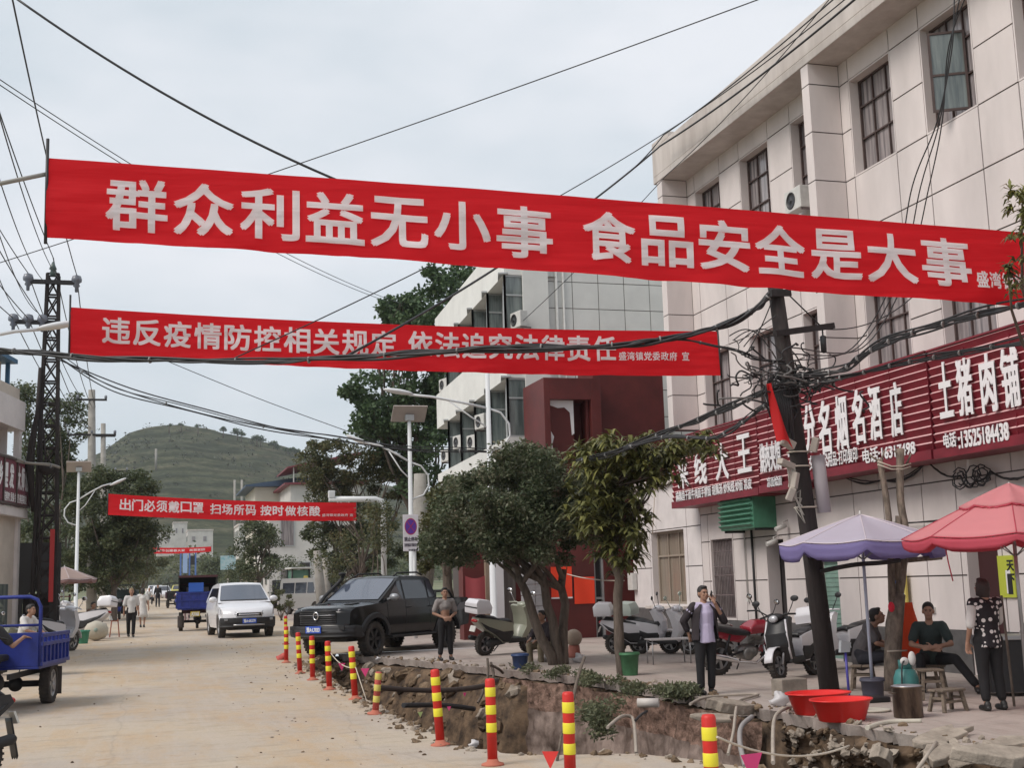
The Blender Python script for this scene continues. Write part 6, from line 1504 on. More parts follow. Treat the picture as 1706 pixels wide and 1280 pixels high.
def trike_front(t, seatm=None, cabin=None):
    wheel(t, 1.25, 0, .27, .11, M_alloy, 5)
    mb = MB(); mb.tube([(1.25, -.09, .27), (1.02, -.09, .85)], .025, 8).tube([(1.25, .09, .27), (1.02, .09, .85)], .025, 8).tube([(1.02, 0, .7), (.93, 0, 1.05)], .035, 8)
    mb.tube([(.80, -.38, 1.08), (.90, -.25, 1.12), (.95, 0, 1.08), (.90, .25, 1.12), (.80, .38, 1.08)], .017, 8); mb.build('fork', M_trim, t)
    mb = MB(); mb.grid(8, 6, lambda u, v: (1.25+.36*math.cos(R(20+140*u)), (v-.5)*.2, .29+.34*math.sin(R(20+140*u)))); mb.build('front_mudguard', M_blue, t, solid=.012)
    mb = MB(); mb.caps((.2, 0, .62), (.85, 0, .80), .11, .13, 12).caps((.05, 0, .42), (.5, 0, .42), .16, .16, 12); mb.build('engine_body', M_trim, t)
    mb = MB(); mb.ell((.62, 0, .86), (.28, .15, .13), 16, 10); mb.build('tank', seatm or mat('dark_red_tank', (.22, .02, .025), .3), t)
    mb = MB(); mb.b2((-.15, -.2, .74), (.36, .2, .84)); mb.build('seat', M_trim, t, bevel=.04)
    mb = MB(); mb.lathe([(.001, -.08), (.09, -.06), (.1, .03), (.001, .05)], 16, 0, True, Matrix.Translation((1.1, 0, .95)) @ Matrix.Rotation(R(90), 4, 'Y')); mb.build('headlight', M_lens, t)
    if cabin:
        mb = MB()
        for s in (-1, 1): mb.tube([(.0, s*.58, .6), (.0, s*.58, 1.72), (1.0, s*.50, 1.68), (1.22, s*.45, .9)], .022, 8)
        mb.build('cabin_frame', M_trim, t)
        mb = MB(); mb.b2((-.35, -.64, 1.70), (1.1, .64, 1.75)); mb.build('cabin_roof', cabin, t, bevel=.02)
        mb = MB(); mb.b2((-.02, -.57, .62), (.0, .57, 1.2)); mb.build('cab_back', cabin, t)
# foremost trike at the left edge, its tail towards the street
tk = thing('cargo_tricycle', 'blue cargo tricycle with a guard hoop at the left edge', 'tricycle', (0, 0, 0), 0, 'cargo tricycles')
cargo_box(tk, 1.75, 1.28, .64, .46, True, M_blue, -1.75); trike_rear(tk, 1.28, -1.15, .32); trike_front(tk)
mb = MB(); mb.b2((-.03, -.63, .30), (.02, -.10, .98)); mb.build('front_panel', M_blue, tk, bevel=.01)
mb = MB(); mb.b2((-.035+.06, -.60, .50), (.045, -.36, .86)); mb.build('light_panel', M_blue2, tk)
mb = MB(); mb.tube([(-.1, -.2, .30), (-.1, -.55, .26), (-.5, -.56, .24), (-.5, -.2, .30)], .035, 8).b2((-.5, -.56, .24), (-.1, -.2, .52)); mb.build('battery_case', M_trim, tk, bevel=.02)
q = G(80, 1172); hdg = math.radians(-78)
# near wheel sits right at q: local (-1.15, +-.51)
rzt = math.radians(-108)
def local(rz, x, y): return Vector((math.cos(rz)*x-math.sin(rz)*y, math.sin(rz)*x+math.cos(rz)*y, 0))
# nose to the viewer's left: body axis points to -x and slightly to the viewer
rzt = math.radians(-100); off = local(rzt, -1.15, .51)
put(tk, q.x-off.x, q.y-off.y, rzt)
# blue trike seen from behind between the white car and the couple
t2 = thing('cargo_tricycle', 'blue box cargo tricycle with a dark canopy just left of the white car', 'tricycle', (0, 0, 0), 0, 'cargo tricycles')
cargo_box(t2, 1.7, 1.5, .82, .62, False, M_blue, -1.75); trike_rear(t2, 1.5, -1.15, .34); trike_front(t2, None, mat('maroon_canopy', (.07, .02, .025), .6))
mc = mat('maroon_canopy', (.07, .02, .025), .6)
MB().b2((-1.72, -.72, 1.98), (-.02, .72, 2.06)).build('canopy', mc, t2)
for s in (-1, 1):
    MB().b2((-1.70, s*.70-.02, 1.45), (-1.64, s*.70+.02, 1.979)).build('canopy_post', M_trim, t2); MB().b2((-1.2, s*.71-.01, 1.40), (-.05, s*.71+.01, 1.979)).build('side_curtain', mc, t2)
MB().b2((-.12, -.69, 1.35), (-.06, .69, 1.979)).build('front_curtain', M_trim, t2)
MB().b2((-.22, -.42, 1.1), (-.13, .42, 1.62)).build('back_window', mat('pale_tarp', (.40, .36, .33), .7), t2)
MB().b2((-1.79, -.2, 1.44), (-1.74, .35, 1.78)).build('raised_panel', M_blue2, t2)
plate(t2, -1.80, .62, 'A3165', .34, .18, mat('yellow_plate', (.55, .40, .06), .5), -1, .1)
q = G(331, 1051); put(t2, q.x, q.y+1.15, R(88))
t3 = thing('cargo_tricycle', 'dark canopied tricycle farther up the road behind the blue one', 'tricycle', (0, 0, 0), 0, 'cargo tricycles')
cargo_box(t3, 1.6, 1.3, .7, .4, False, mat('dull_plum_paint', (.09, .04, .06), .6), -1.75); trike_rear(t3, 1.3); trike_front(t3, None, M_trim)
q = G(296, 1015); q = aY(293, 1012, 92); put(t3, q.x, 92, R(-90))
t4 = thing('cargo_tricycle', 'dark green loaded tricycle parked by the left kerb before the shrubs', 'tricycle', (0, 0, 0), 0, 'cargo tricycles')
gm = mat('dull_teal_paint', (.05, .085, .09), .6, var=.3, vs=5); cargo_box(t4, 1.7, 1.3, .75, .7, False, gm, -1.75); trike_rear(t4, 1.3); trike_front(t4, None, gm)
mb = MB()
for k in range(5): mb.tube([(-1.7+.1*k, -.5+.2*k, 1.5), (.1, -.5+.22*k, 1.62)], .05, 8)
mb.build('load', M_acw, t4)
q = aY(203, 1030, 70); put(t4, q.x, 70, R(-95))
# ---- silver van and small yellow digger beyond the pickup
vn = thing('silver_van', 'silver minivan parked behind the leaning concrete posts', 'van', (0, 0, 0))
def vf(x, y, z): t = max(0, (z-1.0)/.9); return (x, y*(1-.10*t)*(1-.1*max(0, (x-1.5)/.6)**2), z)
vo = [(2.0, .35), (2.05, .75), (1.85, 1.02), (1.25, 1.75), (1.0, 1.84), (-1.75, 1.86), (-1.85, 1.70), (-1.9, .5), (-1.75, .32)]+arc(-1.2, .3, .36, 165, 15)+[(-.7, .28), (.8, .28)]+arc(1.3, .3, .36, 165, 15)
M_silver = mat('silver_van_paint', (.38, .37, .36), .35, .4)
mb = MB(); shell(mb, vo, .80, vf); sharp(mb.build('body', M_silver, vn), 35)
mb = MB(); patch(mb, [(1.80, -.70, 1.06), (1.80, .70, 1.06), (1.28, .70, 1.70), (1.28, -.70, 1.70)], vf, 0, (.02, 0, .02)); mb.build('windscreen', M_gls, vn)
for s in (-1, 1):
    for a_, b_ in ((1.30, .62), (.52, -.45), (-.55, -1.6)):
        mb = MB(); patch(mb, [(a_, s*.805, 1.08), (b_, s*.805, 1.08), (b_, s*.805, 1.62), (a_-.2*(a_ > 1), s*.805, 1.62)], vf, 0, (0, s*.006, 0)); mb.build('side_window', M_gls, vn)
    MB().ell((1.5, s*.9, 1.15), (.06, .09, .1), 10, 8).build('mirror', M_silver, vn); MB().box((2.02, s*.55, .8), (.06, .26, .16)).build('headlight', M_lens, vn, bevel=.02)
for x in (1.3, -1.2):
    for s in (-1, 1): wheel(vn, x, s*.68, .30, .17, M_alloy, 6)
q = aY(530, 1008, 66); put(vn, q.x-.2, 66.5, R(-62))
dg = thing('small_digger', 'yellow wheeled digger with a green tinted cab beside the van', 'digger', (0, 0, 0))
M_yel = mat('digger_yellow', (.42, .33, .06), .5, var=.3, vs=4); gg = mat('green_cab_glass', (.10, .20, .15), .1)
MB().b2((-1.2, -.6, .55), (.9, .6, 1.1)).build('chassis', M_yel, dg, bevel=.04)
mb = MB()
for x in (-.55, .55):
    for s in (-1, 1): mb.tube([(x, s*.55, 1.1), (x*.92, s*.5, 2.35)], .05, 8)
mb.build('cab_post', M_trim, dg); MB().b2((-.5, -.47, 1.15), (.5, .47, 2.3)).build('cab_glass', gg, dg); MB().b2((-.65, -.62, 2.36), (.65, .62, 2.46)).build('cab_roof', M_acw, dg, bevel=.03)
mb = MB(); mb.bar((.8, 0, .9), (1.5, 0, 1.9), .2, .22).bar((1.5, 0, 1.9), (2.1, 0, 1.0), .16, .18); mb.build('boom', M_yel, dg); mb = MB(); mb.lathe([(.02, -.3), (.3, -.3), (.34, 0), (.3, .3), (.02, .3)], 12, 0, True, Matrix.Translation((2.1, 0, .7)) @ Matrix.Rotation(R(90), 4, 'X')); mb.build('bucket', M_trim, dg)
for x in (-.75, .55):
    for s in (-1, 1): wheel(dg, x, s*.62, .42, .26, M_alloy, 5)
q = aY(497, 1000, 74); put(dg, q.x, 74, R(-80))
j = thing('dark_jeep', 'small dark square car with a spare wheel left of the digger', 'car', (0, 0, 0))
MB().b2((-1.6, -.75, .45), (1.6, .75, 1.05)).build('body', M_trim, j, bevel=.08); MB().b2((-1.55, -.7, 1.051), (.7, .7, 1.75)).build('cabin', M_trim, j, bevel=.08); MB().b2((-1.57, -.55, 1.2), (-1.552, .55, 1.6)).build('rear_window', M_gls, j)
for x in (1.0, -1.0):
    for s in (-1, 1): wheel(j, x, s*.68, .36, .2, M_alloy, 5)
w_ = MB().lathe([(.1, -.09), (.3, -.08), (.33, 0), (.3, .08), (.1, .09)], 18, 0, True, Matrix.Translation((-1.7, 0, .95)) @ Matrix.Rotation(R(90), 4, 'Y')); w_.build('spare_wheel', M_tyre, j); MB().cyl((-1.795, 0, .95), (-1.80, 0, .95), .1, n=12).build('spare_hub', M_alloy, j)
q = aY(475, 1000, 82); put(j, q.x, 82, R(80))
# ---- far cars at the top of the street
def far_car(label, px, py, Y, rz, m):
    t = thing('parked_car', label, 'car', (0, 0, 0), 0, 'cars far up the street')
    mb = MB(); shell(mb, [(2.0, .35), (2.1, .6), (2.0, .82), (1.1, .95), (.4, 1.42), (-1.2, 1.45), (-1.9, 1.0), (-2.1, .9), (-2.1, .4)], .85, lambda x, y, z: (x, y*(1-.15*max(0, (z-.9)/.5)), z), 0, (.6, .3)); mb.build('body', m, t)
    mb = MB(); mb.add([(1.06, -.7, .99), (1.06, .7, .99), (.46, .62, 1.38), (.46, -.62, 1.38)], [(0, 1, 2, 3)]); mb.build('windscreen', M_gls, t)
    for x in (1.25, -1.25):
        for s in (-1, 1): MB().cyl((x, s*.70, .32), (x, s*.87, .32), .32, n=14).build('wheel', M_tyre, t)
    q_ = aY(px, py, Y); put(t, q_.x, Y, rz); return t
far_car('white car farthest up the road under the small banner', 259, 975, 150, R(-92), M_whitec)
far_car('second white car beside the farthest white car', 269, 978, 128, R(-88), M_whitec)
far_car('pale car parked by the green verge on the far left', 224, 972, 135, R(-80), mat('pale_green_roof', (.30, .36, .26), .5))
far_car('yellow and white car on the far right of the road', 300, 978, 140, R(-95), mat('taxi_yellow', (.45, .40, .10), .4))
# ---- blue gantry, teal board and grey rock at the end of the street
gt = thing('blue_gantry', 'blue and white upright gantry beneath the farthest banner', 'gantry', on(aY(313, 980, 200).x, 200))
for x in (-1.1, .2, 1.1): MB().b2((x-.12, -.1, 0), (x+.12, .1, 6.6)).build('post', mat('gantry_blue', (.08, .16, .42), .5), gt)
MB().b2((-.8, -.06, 3.0), (-.1, .06, 6.3)).build('board', mat('gantry_board', (.30, .42, .65), .5), gt); MB().b2((-1.4, -.1, 6.61), (1.4, .1, 6.8)).build('crossbar', M_acw, gt); MB().b2((.3, -.07, 4.2), (1.0, .07, 5.6)).build('board', M_trim, gt)
tbx = aY(380, 938, 130); p = on(tbx.x, 130); t = thing('teal_billboard', 'pale teal billboard on a pole beside the round tree', 'billboard', p)
MB().cyl((0, 0, 0), (0, 0, tbx.z-p.z-.6), .1, n=8).build('pole', M_conc, t); MB().b2((-.75, -.1, tbx.z-p.z-.7), (.75, .0, tbx.z-p.z+.7)).build('board', mat('teal_print', (.20, .42, .48), .5, var=.4, vs=3, c2=(.45, .55, .58)), t)
p = on(aY(416, 980, 105).x, 105); mb = MB(); P = MB(); P.ell((0, 0, 1.0), (.85, .6, 1.9), 14, 12)
mb.add([(x*(1+.2*fb(z*1.3, x, 3)), y, z+.15*fb(x*2, z*2, 1)) for x, y, z in P.v], P.f, 0, True); o = mb.build('scenic_rock', mat('grey_brown_rock', (.30, .25, .20), .9, var=.4, vs=1.5, bump=.5)); o.location = p
tag(o, 'tall grey brown upright rock beside the small tree', 'rock')
# ------------------------------------------------------------------ people
M_skin = mat('tanned_skin', (0.36, 0.20, 0.135), 0.6, var=.12, vs=8)
M_hair = mat('black_hair', (0.018, 0.015, 0.014), 0.6)
M_shoe = mat('black_shoe', (0.018, 0.017, 0.017), 0.5)
def cloth(name, c, var=.25): return mat(name, c, .85, var=var, vs=7, bump=.35, bs=9)
M_trou = cloth('black_trousers', (0.012, 0.011, 0.013))
STAND = dict(pel=(0, 0, .93), waist=(0, 0, 1.08), chest=(0, 0, 1.27), neck=(0, 0, 1.43), head=(0, -.01, 1.575),
             shL=(.175, 0, 1.375), elL=(.235, .02, 1.10), wrL=(.245, -.05, .86), shR=(-.175, 0, 1.375), elR=(-.235, .02, 1.10), wrR=(-.245, -.05, .86),
             hipL=(.09, 0, .89), knL=(.10, -.01, .49), anL=(.11, .01, .09), hipR=(-.09, 0, .89), knR=(-.10, -.01, .49), anR=(-.11, .01, .09), hdL=(0, -.02, -1), hdR=(0, -.02, -1), look=(0, -1, 0))
SIT = dict(pel=(0, 0, .46), waist=(0, -.03, .62), chest=(0, -.10, .80), neck=(0, -.14, .96), head=(0, -.19, 1.10), shL=(.175, -.12, .91), elL=(.25, -.25, .68), wrL=(.12, -.44, .60),
           shR=(-.175, -.12, .91), elR=(-.25, -.25, .68), wrR=(-.12, -.44, .60), hipL=(.10, -.03, .44), knL=(.17, -.43, .48), anL=(.16, -.40, .09), hipR=(-.10, -.03, .44), knR=(-.17, -.43, .48), anR=(-.16, -.40, .09), hdL=(-.2, -.9, -.2), hdR=(.2, -.9, -.2), look=(0, -1, -.1))
def hand(mb, w, d, side, curl=.5, fine=True):
    w, d = Vector(w), Vector(d).normalized(); s = d.cross(Vector((0, -1, .15)) if abs(d.y) < .8 else Vector((0, 0, 1)))
    s = s.normalized()*side; nrm = s.cross(d).normalized()*side
    mb.caps(w-d*.02, w+d*.02, .026, .028, 8); mb.caps(w+d*.02+s*.018, w+d*.085+s*.026, .017, .015, 8); mb.caps(w+d*.02-s*.018, w+d*.085-s*.026, .017, .014, 8); mb.caps(w+d*.03, w+d*.085, .02, .016, 8)
    if not fine: mb.caps(w+d*.08, w+d*.15-nrm*.03, .026, .018, 8); return
    for i, (o, L_) in enumerate(((.036, .070), (.013, .080), (-.011, .075), (-.034, .058))):
        a = w+d*.088+s*o; c1 = curl*.6; b = a+(d*math.cos(c1)-nrm*math.sin(c1)+s*o*1.2).normalized()*L_*.55; c2 = curl*1.5; e = b+(d*math.cos(c2)-nrm*math.sin(c2)+s*o*.8).normalized()*L_*.5
        mb.caps(a, b, .0098, .009, 6); mb.caps(b, e, .009, .0078, 6)
    a = w+d*.03+s*.034; b = a+(d*.7+s*.75-nrm*.25).normalized()*.042; mb.caps(a, b, .0125, .0105, 6); mb.caps(b, b+(d*.95+s*.2-nrm*.3).normalized()*.034, .0105, .0085, 6)
def person(label, loc, rz, H=1.65, base=STAND, pose=None, top=None, bottom=None, hair=M_hair, sleeve=.55, hem=.86, vox=.010, jacket=None, skirt=None, shoe=M_shoe, hairlong=0.0, girth=1.0, legcut=0.10, group=None, belly=False, curl=.5, sleevem=None):
    J = {k: Vector(v) for k, v in dict(base, **(pose or {})).items()}; fine = vox <= .011
    t = thing('person', label, 'person', loc, rz, group); k = H/1.70; t.scale = (k, k, k)
    g = girth; mb = MB(); lk = J['look'].normalized()
    mb.caps(J['pel'], J['waist'], .115*g, .105*g, 14); mb.caps(J['waist'], J['chest'], .108*g, .118*g, 14)
    mb.caps(J['shL']*.8+J['chest']*.2, J['shR']*.8+J['chest']*.2, .07, .07, 10); mb.caps(J['chest'], J['neck'], .11, .062, 12); mb.caps(J['neck'], J['head']-Vector((0, 0, .06)), .054, .052, 10)
    h = J['head']; yaw = math.atan2(lk.x, -lk.y); HM = Matrix.Translation(h) @ Matrix.Rotation(yaw, 4, 'Z') @ Matrix.Rotation(-math.asin(max(-1, min(1, lk.z)))*-1, 4, 'X')
    mb.ell((0, .012, .022), (.076, .095, .104), 16, 12, 0, HM); mb.ell((0, -.028, -.045), (.058, .066, .075), 14, 10, 0, HM); mb.ell((0, -.062, -.088), (.03, .026, .022), 10, 8, 0, HM)
    mb.caps((0, -.088, .005), (0, -.108, -.022), .009, .014, 8, 0, HM)
    for s in (-1, 1): mb.ell((s*.078, .012, -.008), (.012, .022, .034), 8, 8, 0, HM); mb.ell((s*.036, -.078, -.022), (.02, .016, .016), 8, 6, 0, HM)
    mb.ell((0, -.088, -.058), (.024, .014, .012), 8, 6, 0, HM); mb.ell((0, -.085, .028), (.05, .016, .012), 10, 6, 0, HM)
    for s in 'LR':
        mb.caps(J['sh'+s], J['el'+s], .047*g**.5, .038, 10); mb.caps(J['el'+s], J['wr'+s], .039, .026, 10); hand(mb, J['wr'+s], J['hd'+s], 1 if s == 'L' else -1, curl, fine)
        mb.caps(J['hip'+s], J['kn'+s], .083*g, .054, 12); mb.caps(J['kn'+s], J['an'+s], .054, .036, 10)
        mb.caps(J['an'+s]+Vector((0, .03, -.05)), J['an'+s]+Vector((0, -.13, -.06)), .032, .026, 8)
    mb.build('body', M_skin, t, remesh=vox, smooth=2)
    fb_ = MB()
    for s in (-1, 1): fb_.ell((s*.031, -.086, .006), (.011, .006, .006), 8, 6, 0, HM); fb_.bar((s*.016, -.096, .026), (s*.046, -.087, .027), .008, .008, 0); 
    fb_.v = [tuple(HM @ Vector(p)) if i >= 1e9 else p for i, p in enumerate(fb_.v)]
    eb = MB()
    for s in (-1, 1):
        eb.ell((s*.031, -.086, .006), (.012, .007, .006), 8, 6, 0, HM)
        eb.caps((s*.016, -.094, .026), (s*.046, -.086, .027), .005, .004, 6, 0, HM)
    eb.build('eyes_and_brows', M_hair, t)
    MB().caps((-.02, -.099, -.056), (.02, -.099, -.056), .005, .005, 6, 0, HM).build('lips', mat('lips', (.24, .09, .075), .6), t)
    hb = MB(); hb.ell((0, .024, .042), (.084, .098, .094), 18, 12, 0, HM); hb.ell((0, -.035, .098), (.060, .05, .030), 12, 8, 0, HM)
    if hairlong:
        hb.caps((0, .055, .02), (0, .075, -.09*hairlong), .082, .07, 14, 0, HM)
        for s in (-1, 1): hb.caps((s*.068, .012, .03), (s*.07, .03, -.09*hairlong), .026, .022, 10, 0, HM)
    else: hb.ell((0, .06, -.01), (.074, .055, .07), 14, 10, 0, HM)
    hb.build('hair', hair, t, remesh=.012, smooth=1)
    if top:
        mb = MB(); e = .017; d = J['waist']-J['pel']; hemp = J['pel']+(d*((hem-.93)/.15) if base is STAND else d*-.25)
        mb.caps(J['waist'] if not belly else J['waist']+Vector((0, 0, .15)), hemp if not belly else J['waist']+Vector((0, 0, .16)), .118*g+e, .122*g+e*1.3, 14); mb.caps(J['waist']+(Vector((0, 0, .15)) if belly else Vector()), J['chest'], .112*g+e, .122*g+e, 14)
        mb.caps(J['shL']*.86+J['chest']*.14, J['shR']*.86+J['chest']*.14, .066+e, .066+e, 10); mb.caps(J['chest'], J['neck']-Vector((0, 0, .065)), .118+e*.4, .070, 12)
        for s in 'LR':
            q = J['sh'+s].lerp(J['el'+s], min(1, sleeve*1.0+.1))
            if sleevem is None:
                mb.caps(J['sh'+s], q, .055+e, .050+e*1.3, 10)
                if sleeve > 1: mb.caps(J['el'+s], J['el'+s].lerp(J['wr'+s], sleeve-1), .045+e, .034+e, 10)
            else: mb.caps(J['sh'+s], J['sh'+s].lerp(J['el'+s], .15), .05+e, .05+e, 10)
        # flatten the chest a little front to back by a second wide pair
        for s in (-1, 1): mb.caps(J['chest']+Vector((s*.06, 0, .02)), J['waist']+Vector((s*.045, 0, .14 if belly else .0)), .10*g+e*.6, .098*g+e*.6, 12)
        if base is STAND and not belly: mb.v = [(x*(1+.10*max(0, (1.0-z)/.2)), y, max(z, hem+.012*math.sin(x*30))) for x, y, z in mb.v]
        mb.build('shirt', top, t, remesh=max(vox, .012), smooth=3)
    if sleevem is not None:
        for s in 'LR':
            mb = MB(); mb.caps(J['sh'+s], J['el'+s], .064, .060, 10); mb.build('sleeve', sleevem, t, remesh=.012, smooth=2)
    if jacket:
        mb = MB(); n = 26; z0, z1 = .84, 1.41; gap = .80
        def jk(u, v):
            a = -math.pi/2+gap*(1.0-.25*v)+(2*math.pi-2*gap*(1.0-.25*v))*u; z = z0+(z1-z0)*v
            r = (.205-.012*math.sin(v*3)+.018*(1-v))*(1-.45*max(0, v-.82)/.18); ry = (.172+.03*(1-v))*(1-.35*max(0, v-.82)/.18)
            c = J['pel'].lerp(J['neck'], (z-.93)/.5)
            return (c.x+math.cos(a)*r+.008*math.sin(a*7+v*5), c.y+math.sin(a)*ry, z)
        mb.grid(n, 14, jk); mb.build('jacket', jacket, t, solid=.012, sub=1)
        for s in 'LR':
            mb = MB(); mb.caps(J['sh'+s], J['el'+s], .075, .064, 12); mb.caps(J['el'+s], J['el'+s].lerp(J['wr'+s], .62 if s == 'R' else .25), .062, .054, 12); mb.build('jacket_sleeve', jacket, t, remesh=.012, smooth=3)
    if bottom:
        mb = MB(); mb.caps(J['pel']+Vector((.04, 0, -.03 if belly else .05)), J['pel']+Vector((-.04, 0, -.03 if belly else .05)), .118*g, .118*g, 14)
        for s in 'LR':
            mb.caps(J['hip'+s], J['kn'+s], .098*g, .073, 12); mb.caps(J['kn'+s], J['an'+s].lerp(J['kn'+s], legcut), .072, .062, 12); mb.caps(J['pel'], J['hip'+s], .118*g, .10*g, 12)
        mb.build('trousers', bottom, t, remesh=max(vox, .012), smooth=3)
    if skirt:
        mb = MB(); mb.lathe([(.125, 1.08), (.15, .98), (.175, .85), (.21, .62), (.235, .44), (.225, .44), (.16, .85), (.11, 1.06)], 24, 0, True, Matrix.Diagonal((1, .8, 1, 1)))
        mb.v = [(x*(1+.05*math.sin(math.atan2(y, x)*7)*(1.08-z)), y*(1+.05*math.sin(math.atan2(y, x)*7)*(1.08-z)), z) for x, y, z in mb.v]; mb.build('skirt', skirt, t)
    for s in 'LR':
        mb = MB(); a = J['an'+s]; mb.caps(a+Vector((0, .035, -.05)), a+Vector((0, -.145, -.055)), .042, .037, 10); mb.caps(a+Vector((0, .02, .0)), a+Vector((0, .02, -.04)), .044, .045, 10)
        mb.v = [(x, y, max(z, a.z-.088)) for x, y, z in mb.v]; mb.build('shoe', shoe, t)
    return t
M_lav = cloth('lavender_shirt', (.55, .49, .66), .12); M_jkt = cloth('dark_brown_jacket', (.030, .022, .026)); M_greyt = cloth('grey_shirt', (.30, .27, .26)); M_whitet = cloth('white_shirt', (.62, .60, .58), .12)
p = G(1180, 1157)
person('man in dark open jacket and lavender shirt phoning on the trench lip', p, R(-4), 1.57, STAND, dict(elL=(.315, -.05, 1.135), wrL=(.135, -.125, 1.44), hdL=(-.32, .25, .85), shL=(.185, -.01, 1.385), elR=(-.325, .08, 1.15), wrR=(-.235, .10, .93), hdR=(.35, .1, -.8), anL=(.07, .02, .09), knL=(.085, 0, .49), anR=(-.13, -.05, .09), knR=(-.12, -.03, .49), look=(.12, -1, -.05)),
       top=M_lav, bottom=M_trou, jacket=M_jkt, sleeve=.3, hem=.80, girth=1.08, vox=.009, curl=1.1)
k = 1.57/1.70; ph_ = p+heading(R(-4)) @ (Vector((.098, -.085, 1.535))*k)
o = MB().box((0, 0, 0), (.012, .075, .15)).build('mobile_phone', M_blk, bevel=.004); o.location = ph_; o.rotation_euler = (R(25), R(8), R(-8)); tag(o, 'mobile phone held to the ear of the man on the trench lip', 'phone')
p = G(743, 1101)
person('man in grey shirt rolled over his belly standing before the black pickup', p, R(4), 1.58, STAND, dict(elL=(.27, .03, 1.10), wrL=(.06, -.19, .985), hdL=(-.8, -.3, -.25), elR=(-.27, .03, 1.10), wrR=(-.06, -.19, .985), hdR=(.8, -.3, -.25), anL=(.13, 0, .09), anR=(-.15, -.02, .09), look=(-.1, -1, -.05)), top=M_greyt, bottom=M_trou, sleeve=.62, belly=True, legcut=.22, vox=.010)
person('person in white shirt and black trousers walking along the road', G(218, 1062), R(8), 1.68, STAND, dict(knL=(.08, -.05, .5), anL=(.06, -.10, .09), knR=(-.09, .02, .5), anR=(-.07, .12, .10), wrL=(.24, -.10, .87), wrR=(-.24, .06, .86)), top=M_whitet, bottom=M_trou, sleeve=.8, hem=.84, hair=mat('straw_coloured_hair', (.30, .22, .13), .7), vox=.014)
person('woman in a white dress walking away beside the other walker', G(237, 1046), R(172), 1.62, STAND, dict(wrR=(-.27, .06, .86), anL=(.08, -.08, .09), anR=(-.08, .09, .09)), top=M_whitet, skirt=M_whitet, sleeve=.5, hairlong=.8, vox=.014)
# stall: seated men, the cook
M_gpol = cloth('faded_grey_polo', (.115, .105, .11)); M_dgr = cloth('dark_green_polo', (.030, .045, .043)); M_navy = cloth('navy_trousers', (.018, .018, .026))
p = G(1440, 1148)
person('man in grey polo shirt sitting bent forward behind the pale umbrella post', p, R(52), 1.68, SIT, dict(chest=(0, -.14, .78), neck=(0, -.20, .93), head=(0, -.26, 1.06), look=(.1, -1, -.25)), top=M_gpol, bottom=M_navy, sleeve=.65, girth=1.12, vox=.010)
p = G(1556, 1150); 
person('smiling man in dark green polo leaning his arms on his knees', p, R(-32), 1.70, SIT, dict(elL=(.27, -.30, .66), wrL=(.02, -.47, .62), hdL=(-.9, -.2, 0), elR=(-.27, -.28, .66), wrR=(-.02, -.44, .60), hdR=(.9, -.3, 0), knL=(.30, -.45, .46), anL=(.55, -.62, .10), head=(0, -.17, 1.12), look=(-.05, -1, .02)), top=M_dgr, bottom=M_trou, sleeve=.6, girth=1.05, vox=.010)
M_dots = bpy.data.materials.new('polka_dot_cloth'); M_dots.use_nodes = True
N, L = M_dots.node_tree.nodes, M_dots.node_tree.links; b = N['Principled BSDF']; b.inputs['Roughness'].default_value = .8
tc = N.new('ShaderNodeTexCoord'); vo = N.new('ShaderNodeTexVoronoi'); vo.inputs['Scale'].default_value = 14.0; vo.inputs['Randomness'].default_value = .6; lt = N.new('ShaderNodeMath'); lt.operation = 'LESS_THAN'; lt.inputs[1].default_value = .36
mx = N.new('ShaderNodeMix'); mx.data_type = 'RGBA'; mx.inputs['A'].default_value = (.014, .010, .014, 1); mx.inputs['B'].default_value = (.68, .64, .63, 1)
L.new(tc.outputs['Object'], vo.inputs['Vector']); L.new(vo.outputs['Distance'], lt.inputs[0]); L.new(lt.outputs[0], mx.inputs['Factor']); L.new(mx.outputs['Result'], b.inputs['Base Color'])
p = G(1656, 1185)
person('woman in black polka dot vest cooking at the pink umbrella stall', p, R(172), 1.60, STAND, dict(elR=(-.24, -.12, 1.13), wrR=(-.12, -.34, 1.10), hdR=(.3, -.9, 0), elL=(.25, .05, 1.10), wrL=(.25, -.06, .87), look=(.05, -1, -.3), head=(0, -.05, 1.56), anL=(.10, .02, .09), anR=(-.15, -.03, .09)), top=M_dots, bottom=M_trou, hem=.80, sleeve=.1, sleevem=M_whitet, hair=mat('dark_brown_hair', (.035, .022, .02), .6), hairlong=.9, girth=1.12, vox=.010, legcut=.2)
p = G(1712, 1150)
person('person in pale grey top at the right edge behind the cook', p, R(40), 1.66, SIT, None, top=mat('pale_grey_cloth', (.30, .28, .27), .85), bottom=M_trou, sleeve=.7, vox=.014)
p = G(922, 1104)
person('person in khaki trousers sitting low behind the leaning tree stems', p+Vector((.05, .45, -.12)), R(-62), 1.64, SIT, None, top=cloth('dark_plum_shirt', (.04, .028, .034)), bottom=cloth('khaki_trousers', (.22, .18, .12)), sleeve=1.5, vox=.013)
